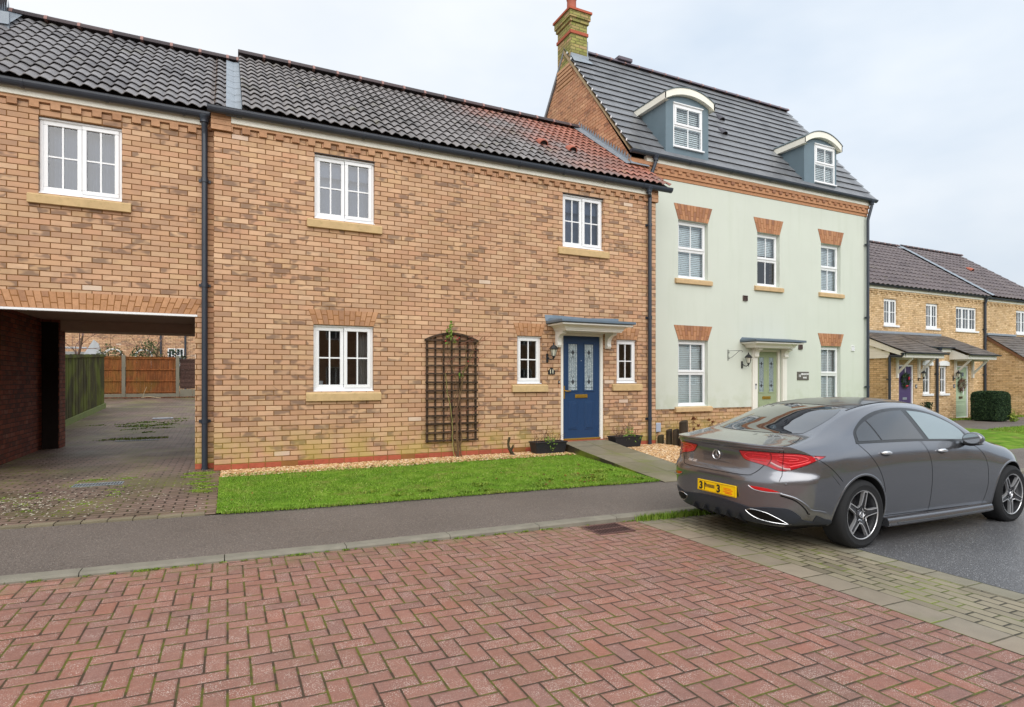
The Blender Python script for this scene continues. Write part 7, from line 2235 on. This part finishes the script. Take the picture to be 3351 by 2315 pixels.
for kd in ('R', 'L'):
    panel('lower_valance', kd, smooth_outline([(.47, .262, 1), (.675, .262, 1), (.672, .300), (.60, .318), (.53, .345), (.475, .362, 1)], 4), DIFF, .006, .006, step=.02)
# spoiler lip crease under the lid edge
mb = MB()
ribbon(mb, 'B', smooth_outline([(-.70, .968), (-.5, .972), (-.25, .974), (0, .975), (.25, .974), (.5, .972), (.70, .968)], 5, False), .012, .002, .02, .010)
mb.build('boot_spoiler', PAINT, CAR, local=True, smooth=True)

# --- number plate
PX = cast('B', .065, .525, 0)[0].x
pl = MB(); pl.bbox(-.26, .26, -.012, 0, -.0575, .0575, .004)
i0 = 0
def to_tail(mb, i0, y0, z0, x0):   # local (a, depth, b) of a -Y facing part -> tail facing -X
    for i in range(i0, len(mb.v)):
        a, d, b = mb.v[i]; mb.v[i] = (x0 + d, y0 - a, z0 + b)
to_tail(pl, 0, -.065, .527, PX - .006); plate = pl.build('number_plate', PLATEY, CAR, local=True)
def glyph(body, size, a, b, depth=.0015, bold=.004):
    vs, fs = text_mesh(body, size, depth, bold); mb = MB(); mb.add([(v.x + a, -.0135 - v.z, v.y + b) for v in vs], fs); return mb
INK = plain('plate_ink', (.012, .012, .012), .5, var=0)
g = glyph('3', .105, -.205, -.006); 
m2 = glyph('3', .105, .035, -.006); g.add(m2.v, m2.f)
g.box(-.158, -.150, -.0145, -.012, -.040, .040); g.box(-.150, -.13, -.0145, -.012, .018, .030)
to_tail(g, 0, -.065, .527, PX - .006); g.build('plate_characters', INK, plate, local=True)
def smear():
    m = T('plate_smear', .5); x, y, z = m.pos()
    n = m.noise(m.vec(y * 30.0, z * 60.0, 0.0), scale=1.0, detail=3)
    m.color(m.ramp(n, [(.3, srgb(150, 120, 30)), (.5, srgb(110, 86, 40)), (.65, srgb(190, 150, 20))])); return m.m
g = MB(); g.box(-.148, -.018, -.0125, -.0115, -.012, .022); to_tail(g, 0, -.065, .527, PX - .006); g.build('smudge', smear(), plate, local=True)
g = MB()
for k, (a0, a1, b0, b1) in enumerate(((.10, .20, .012, .020), (.105, .22, -.004, .006), (.095, .205, -.022, -.012), (.12, .215, -.036, -.026))): g.box(a0, a1, -.0130, -.0115, b0, b1)
to_tail(g, 0, -.065, .527, PX - .006); g.build('orange_smear', plain('smear_orange', srgb(240, 120, 10), .5, var=.3, vscale=40), plate, local=True)
g = MB(); frame_rect(g, -.252, .252, -.050, .050, -.0135, -.0118, .002); g.box(.082, .085, -.0135, -.0118, -.048, .048); g.box(-.008, -.005, -.0135, -.0118, -.048, .048)
to_tail(g, 0, -.065, .527, PX - .006); g.build('plate_border', plain('plate_line', srgb(190, 150, 10), .5), plate, local=True)

# --- star in a ring on the boot lid, model lettering
def star_ring(mb, R_, t, n=40, d=0.0):
    for k in range(n):
        a0, a1 = 2 * PI * k / n, 2 * PI * (k + 1) / n
        P = lambda r, a, y: (r * math.sin(a), y, r * math.cos(a))
        mb.add([P(R_, a0, d), P(R_, a1, d), P(R_ - t * .5, a1, d - .006), P(R_ - t * .5, a0, d - .006), P(R_ - t, a1, d), P(R_ - t, a0, d)], [(0, 1, 2, 3), (3, 2, 4, 5)])
    for k in range(3):
        a = 2 * PI * k / 3; c, s = math.cos(a), math.sin(a)
        tip = (s * (R_ - t * .6), d - .003, c * (R_ - t * .6)); w = R_ * .17
        l = (-c * w * .5 + s * w * .6 * .5, d, s * w * .5 + c * w * .6 * .5); r = (c * w * .5 + s * w * .6 * .5, d, -s * w * .5 + c * w * .6 * .5)
        mid = (0, d - .009, 0)
        bl = (math.sin(a - PI / 3) * w * .55, d, math.cos(a - PI / 3) * w * .55); br = (math.sin(a + PI / 3) * w * .55, d, math.cos(a + PI / 3) * w * .55)
        mb.add([tip, bl, mid, br], [(0, 1, 2), (0, 2, 3)])
mb = MB(); star_ring(mb, .052, .009); c = cast('B', 0, .855, 0)[0]; to_tail(mb, 0, 0, .855, c.x - .014)
mb.build('boot_emblem', CHROME, CAR, local=True)
vs, fs = text_mesh('CLA 200', .036, .001, .0012); mb = MB()
for v in vs: pass
P_ = []
for v in vs:
    r = cast('B', -.34 + v.x, .758 + v.y, .002 + v.z); P_.append(r[0] if r else Vector((0, 0, 0)))
mb.add(P_, fs); mb.build('model_lettering', CHROME, CAR, local=True)

# --- sills, arch lips, handles, mirrors
for kd, sg in (('R', -1), ('L', 1)):
    mb = MB()
    prof = lambda x: [(sg * .80, .175), (sg * (.915), .183), (sg * .928, .198), (sg * .925, .236), (sg * .912, .262), (sg * .86, .27)]
    rings_ = []
    for x in [1.42 + i * .095 for i in range(21)]:
        u = (x - 1.42) / 1.9; k = .012 * math.sin(u * PI); rings_.append([(x, y + sg * k, z - .004 * u) for y, z in prof(x)])
    mb.rings(rings_); mb.build('side_skirt', PAINT, CAR, local=True, autos=30)
    mb = MB(); mb.tube([(1.55, sg * .932, .214), (2.3, sg * .948, .212), (3.2, sg * .936, .206)], .005, 6); mb.build('skirt_line', CARBLK, CAR, local=True)
    for xh in (1.42, 2.38):
        zc = .905 - (xh - 1.4) * .016
        hp_ = panel('door_handle_recess', kd, smooth_outline([(xh - .075, zc), (xh - .05, zc + .020), (xh + .0, zc + .024), (xh + .05, zc + .016), (xh + .07, zc), (xh + .05, zc - .018), (xh, zc - .026), (xh - .05, zc - .02)], 3), plain('handle_cup', srgb(60, 60, 64), .3, .5, metal=.6, coat=.8), .0015, .001, step=.02)
        c = cast(kd, xh, zc + .004, 0)[0]; mb = MB()
        pts = [(xh - .078, c.y - sg * -.006, zc + .010), (xh - .05, c.y + sg * .020, zc + .012), (xh, c.y + sg * .026, zc + .012), (xh + .05, c.y + sg * .020, zc + .006), (xh + .082, c.y + sg * .004, zc)]
        mb.tube(pts, [.010, .018, .020, .016, .008], 10); i1 = len(mb.v)
        mb.build('door_handle', CHROME, CAR, local=True, smooth=True)
    m0 = MB()
    c = Vector((2.80, sg * .985, 1.015))
    def ell(x, ry, rz, zc=0.0, n=16): return [(c.x + x, c.y + sg * ry * math.cos(2 * PI * k / n) * 1.0, c.z + zc + rz * math.sin(2 * PI * k / n) * (1 if math.sin(2 * PI * k / n) > 0 else .8)) for k in range(n)]
    m0.rings([ell(-.052, .085, .062), ell(-.048, .094, .070), ell(0.0, .098, .074), ell(.05, .082, .062, -.004), ell(.085, .045, .036, -.01), ell(.098, .01, .01, -.012)])
    mir = m0.build('door_mirror', PAINT, CAR, local=True, autos=60)
    m1 = MB(); m1.rings([ell(-.054, .080, .058), ell(-.0535, .001, .001)]); m1.build('mirror_glass', plain('mirror_silver', (.6, .63, .66), .03, .5, metal=1, var=0), mir, local=True)
    m1 = MB(); m1.tube([(2.86, sg * .87, .965), (2.84, sg * .93, .955), (2.82, sg * .97, .965)], [.032, .026, .03], 10)
    m1.rings([ell(-.045, .09, .02, -.052), ell(.05, .07, .015, -.052)])
    m1.build('mirror_foot', CARBLK, mir, local=True, smooth=True)
# arch lips
for x in (XRA, XFA):
    for sg in (1, -1):
        mb = MB(); N = 40; rr_ = []
        for i in range(N + 1):
            a = math.radians(-14 + 208 * i / N)
            pts = []
            for (r_, o_) in ((.373, -.020), (.372, .003), (.380, .005), (.389, .003), (.396, -.001)):
                px, pz = x + r_ * math.cos(a), .338 + r_ * math.sin(a)
                h = cast('R' if sg < 0 else 'L', px, max(pz, .24), 0)
                y = h[0].y if h else sg * .9
                # keep the lip on the body surface
                pts.append((px, y + sg * o_, pz))
            rr_.append(pts)
        vs = [p for q in rr_ for p in q]; fs = []
        for i in range(N):
            for k in range(4): fs.append((i * 5 + k, (i + 1) * 5 + k, (i + 1) * 5 + k + 1, i * 5 + k + 1))
        mb.add(vs, fs); mb.build('wheel_arch_lip', PAINT, CAR, local=True, smooth=True)

# --- wheels
def make_wheel():
    root = empty('wheel', (0, 0, 0)); root.parent = CAR
    t = MB(); R0, ri = WR, .236
    t.lathe([(ri, -.005), (ri + .014, -.002), (ri + .05, -.012), (R0 - .018, .0), (R0 - .003, .018), (R0, .05), (R0, .175), (R0 - .003, .205), (R0 - .02, .222), (ri, .21)], (0, 0, 0), 'y', 64, cap=False)
    t.build('tyre', TYRE, root, local=True, autos=35)
    r = MB(); r.lathe([(ri + .001, .012), (ri - .006, .004), (ri - .012, .006), (ri - .016, .03), (.20, .06), (.19, .20), (ri, .205)], (0, 0, 0), 'y', 64, cap=False)
    r.build('rim_barrel', ALLOYB, root, local=True, autos=40)
    r = MB(); r.lathe([(ri + .003, .004), (ri + .001, -.003), (ri - .008, -.002), (ri - .009, .006)], (0, 0, 0), 'y', 64, cap=False); r.build('rim_edge', ALLOY, root, local=True, smooth=True)
    b = MB(); b.lathe([(.0, .10), (.155, .10), (.160, .104), (.160, .12), (0, .12)], (0, 0, 0), 'y', 40); b.build('brake_disc', plain('brake_steel', srgb(120, 122, 128), .35, .5, metal=.7), root, local=True, autos=40)
    b = MB(); b.lathe([(.0, .13), (ri - .02, .13), (ri - .02, .14), (0, .14)], (0, 0, 0), 'y', 30)
    b.bbox(-.17, -.08, .06, .125, -.06, .09, .01); b.build('brake_caliper', CARDARK, root, local=True)
    sb = MB(); ss_ = MB()
    for k in range(5):
        a = 2 * PI * k / 5 + .12; c, s = math.cos(a), math.sin(a)
        def Q(u, v, y): return (u * -s + v * c, y, u * c + v * s)   # v radial outward, u across
        ro_, rn = ri - .010, .045
        # black twin spoke body
        o = [(-.046, rn), (-.030, .10), (-.024, ro_), (.024, ro_), (.030, .10), (.046, rn)]
        n = len(o); vs = [Q(u, v, .004 + (.035 if v < .06 else (.012 if v < .15 else .0))) for u, v in o] + [Q(u, v, .075) for u, v in o]
        sb.add(vs, [tuple(range(n))] + [(i, n + i, n + (i + 1) % n, (i + 1) % n) for i in range(n)])
        # polished edges of each spoke
        for sgn in (-1, 1):
            L = [(sgn * .058, .062), (sgn * .036, .085), (sgn * .030, .13), (sgn * .026, ro_)]
            M_ = [(sgn * .046, .056), (sgn * .027, .088), (sgn * .021, .13), (sgn * .017, ro_)]
            yv = [.020, .008, .002, -.003]
            vs = [Q(u, v, y) for (u, v), y in zip(L, yv)] + [Q(u, v, y) for (u, v), y in zip(M_, yv)] + [Q(u, v, .03) for (u, v) in L]
            ss_.add(vs, [(i, i + 1, 5 + i, 4 + i) for i in range(3)] + [(i, 8 + i, 9 + i, i + 1) for i in range(3)])
        ss_.add([Q(-.026, ro_, -.003), Q(.026, ro_, -.003), Q(.017, ro_ - .010, -.003), Q(-.017, ro_ - .010, -.003)], [(0, 1, 2, 3)])
        # web joining neighbouring spokes
        a2 = a + PI / 5; 
        c2, s2 = math.cos(a2), math.sin(a2)
        Z = lambda u, v, y: (u * -s2 + v * c2, y, u * c2 + v * s2)
        ss_.add([Z(-.030, .062, .018), Z(0, .052, .020), Z(.030, .062, .018), Z(.020, .052, .022), Z(0, .044, .024), Z(-.020, .052, .022)], [(0, 1, 4, 5), (1, 2, 3, 4)])
    hub = MB(); hub.lathe([(0, .030), (.052, .028), (.058, .05), (.058, .09), (0, .09)], (0, 0, 0), 'y', 30); sb.add(hub.v, hub.f)
    sb.build('spoke', ALLOYB, root, local=True); ss_.build('polished_edge', ALLOY, root, local=True)
    cap = MB(); cap.lathe([(0, .016), (.022, .017), (.024, .014), (.030, .014), (.033, .022), (.033, .04)], (0, 0, 0), 'y', 30); cap.build('centre_cap', plain('cap_dark', srgb(110, 112, 120), .3, .5, metal=.6), root, local=True, autos=30)
    st = MB(); star_ring(st, .030, .005, 24, .013); st.build('cap_emblem', CHROME, root, local=True)
    return root
wh = make_wheel()
for i, (x, sg) in enumerate(((XRA, -1), (XFA, -1), (XRA, 1), (XFA, 1))):
    o = wh if i == 0 else copy_tree(wh, CAR)
    o.parent = CAR; o.location = (x, sg * .905, WR); o.rotation_euler = (0, [0, .5, 1.0, 1.9][i], 0 if sg < 0 else PI)
mb = MB(); mb.box(.35, 4.3, -.60, .60, .18, .30); mb.build('underbody', CARDARK, CAR, local=True)

# place it: real dimensions, nose along +X, right-hand wheels towards the camera
CS = .93
CAR.scale = (CS, CS, CS)
CAR.location = (5.117 - 1.045 * CS, 4.20, -.1135 + .0005)
CAR.rotation_euler = (0, .0115, 0)
# ------------------------------------------------------------------ sky, sun, camera
W = bpy.data.worlds.new('World'); SC.world = W; W.use_nodes = True
t = W.node_tree; bg = t.nodes['Background']
SUN_EL, SUN_AZ = math.radians(38), math.radians(196)   # azimuth measured from +Y clockwise
sky = t.nodes.new('ShaderNodeTexSky'); sky.sky_type = 'NISHITA'; sky.sun_disc = False
sky.sun_elevation = SUN_EL; sky.sun_rotation = SUN_AZ; sky.air_density = 1.0; sky.dust_density = 4.0; sky.ozone_density = 1.5
tc = t.nodes.new('ShaderNodeTexCoord')
n1 = t.nodes.new('ShaderNodeTexNoise'); n1.inputs['Scale'].default_value = 1.6; n1.inputs['Detail'].default_value = 5; n1.inputs['Roughness'].default_value = .55
mp = t.nodes.new('ShaderNodeMapping'); mp.inputs['Scale'].default_value = (1, 1, 2.2); mp.inputs['Location'].default_value = (3.1, .4, 0)
t.links.new(tc.outputs['Generated'], mp.inputs[0]); t.links.new(mp.outputs[0], n1.inputs['Vector'])
rp = t.nodes.new('ShaderNodeValToRGB'); cr = rp.color_ramp
cr.elements[0].position = .36; cr.elements[0].color = (6.3, 7.35, 8.6, 1); cr.elements[1].position = .66; cr.elements[1].color = (8.8, 9.3, 9.8, 1)
t.links.new(n1.outputs['Fac'], rp.inputs[0])
# cloud deck is brighter towards -X (left) where the sheet is thinner
sx = t.nodes.new('ShaderNodeSeparateXYZ'); t.links.new(tc.outputs['Generated'], sx.inputs[0])
def mth(op, a, b=None):
    n = t.nodes.new('ShaderNodeMath'); n.operation = op
    for i, q in enumerate((a, b)):
        if q is None: continue
        if isinstance(q, (int, float)): n.inputs[i].default_value = q
        else: t.links.new(q, n.inputs[i])
    return n.outputs[0]
mr = t.nodes.new('ShaderNodeMapRange'); mr.interpolation_type = 'SMOOTHSTEP'
mr.inputs[1].default_value = -.35; mr.inputs[2].default_value = .85; mr.inputs[3].default_value = 1.0; mr.inputs[4].default_value = 0.0
t.links.new(sx.outputs[0], mr.inputs[0])
mx0 = t.nodes.new('ShaderNodeMix'); mx0.data_type = 'RGBA'; mx0.inputs[7].default_value = (9.7, 9.75, 9.7, 1)
t.links.new(mth('MULTIPLY', mr.outputs[0], .85), mx0.inputs[0]); t.links.new(rp.outputs[0], mx0.inputs[6])
mx = t.nodes.new('ShaderNodeMix'); mx.data_type = 'RGBA'; mx.inputs[0].default_value = .86
t.links.new(sky.outputs[0], mx.inputs[6]); t.links.new(mx0.outputs[2], mx.inputs[7])
mz = t.nodes.new('ShaderNodeMapRange'); mz.interpolation_type = 'SMOOTHSTEP'
mz.inputs[1].default_value = -.05; mz.inputs[2].default_value = .45; mz.inputs[3].default_value = .84; mz.inputs[4].default_value = 1.0
t.links.new(sx.outputs[2], mz.inputs[0])
vm = t.nodes.new('ShaderNodeVectorMath'); vm.operation = 'SCALE'; t.links.new(mx.outputs[2], vm.inputs[0]); t.links.new(mz.outputs[0], vm.inputs['Scale'])
t.links.new(vm.outputs[0], bg.inputs['Color']); bg.inputs['Strength'].default_value = .0645

sl = bpy.data.lights.new('sun', 'SUN'); sl.energy = 1.5; sl.angle = math.radians(80); sl.color = (1, .97, .93)
so = bpy.data.objects.new('sun', sl); COL.objects.link(so)
# sun stands behind the camera: direction to sun = (sin az, cos az)
d = Vector((math.sin(SUN_AZ) * math.cos(SUN_EL), math.cos(SUN_AZ) * math.cos(SUN_EL), math.sin(SUN_EL)))
so.rotation_euler = d.to_track_quat('Z', 'Y').to_euler()

cam = bpy.data.cameras.new('camera'); co = bpy.data.objects.new('camera', cam); COL.objects.link(co)
co.location = (0, 0, 1.40); co.rotation_euler = (PI / 2, 0, -math.atan2(.4362, .8998))
cam.sensor_width = 36; cam.lens = 36 * 1920 / 3351; cam.shift_y = 84.5 / 3351; cam.clip_end = 2000; cam.clip_start = .05
SC.camera = co
SC.view_settings.view_transform = 'Standard'; SC.view_settings.look = 'None'; SC.view_settings.gamma = 1; SC.view_settings.exposure = .88
SC.view_settings.use_curve_mapping = False
SC.cycles.max_bounces = 8; SC.cycles.transparent_max_bounces = 12
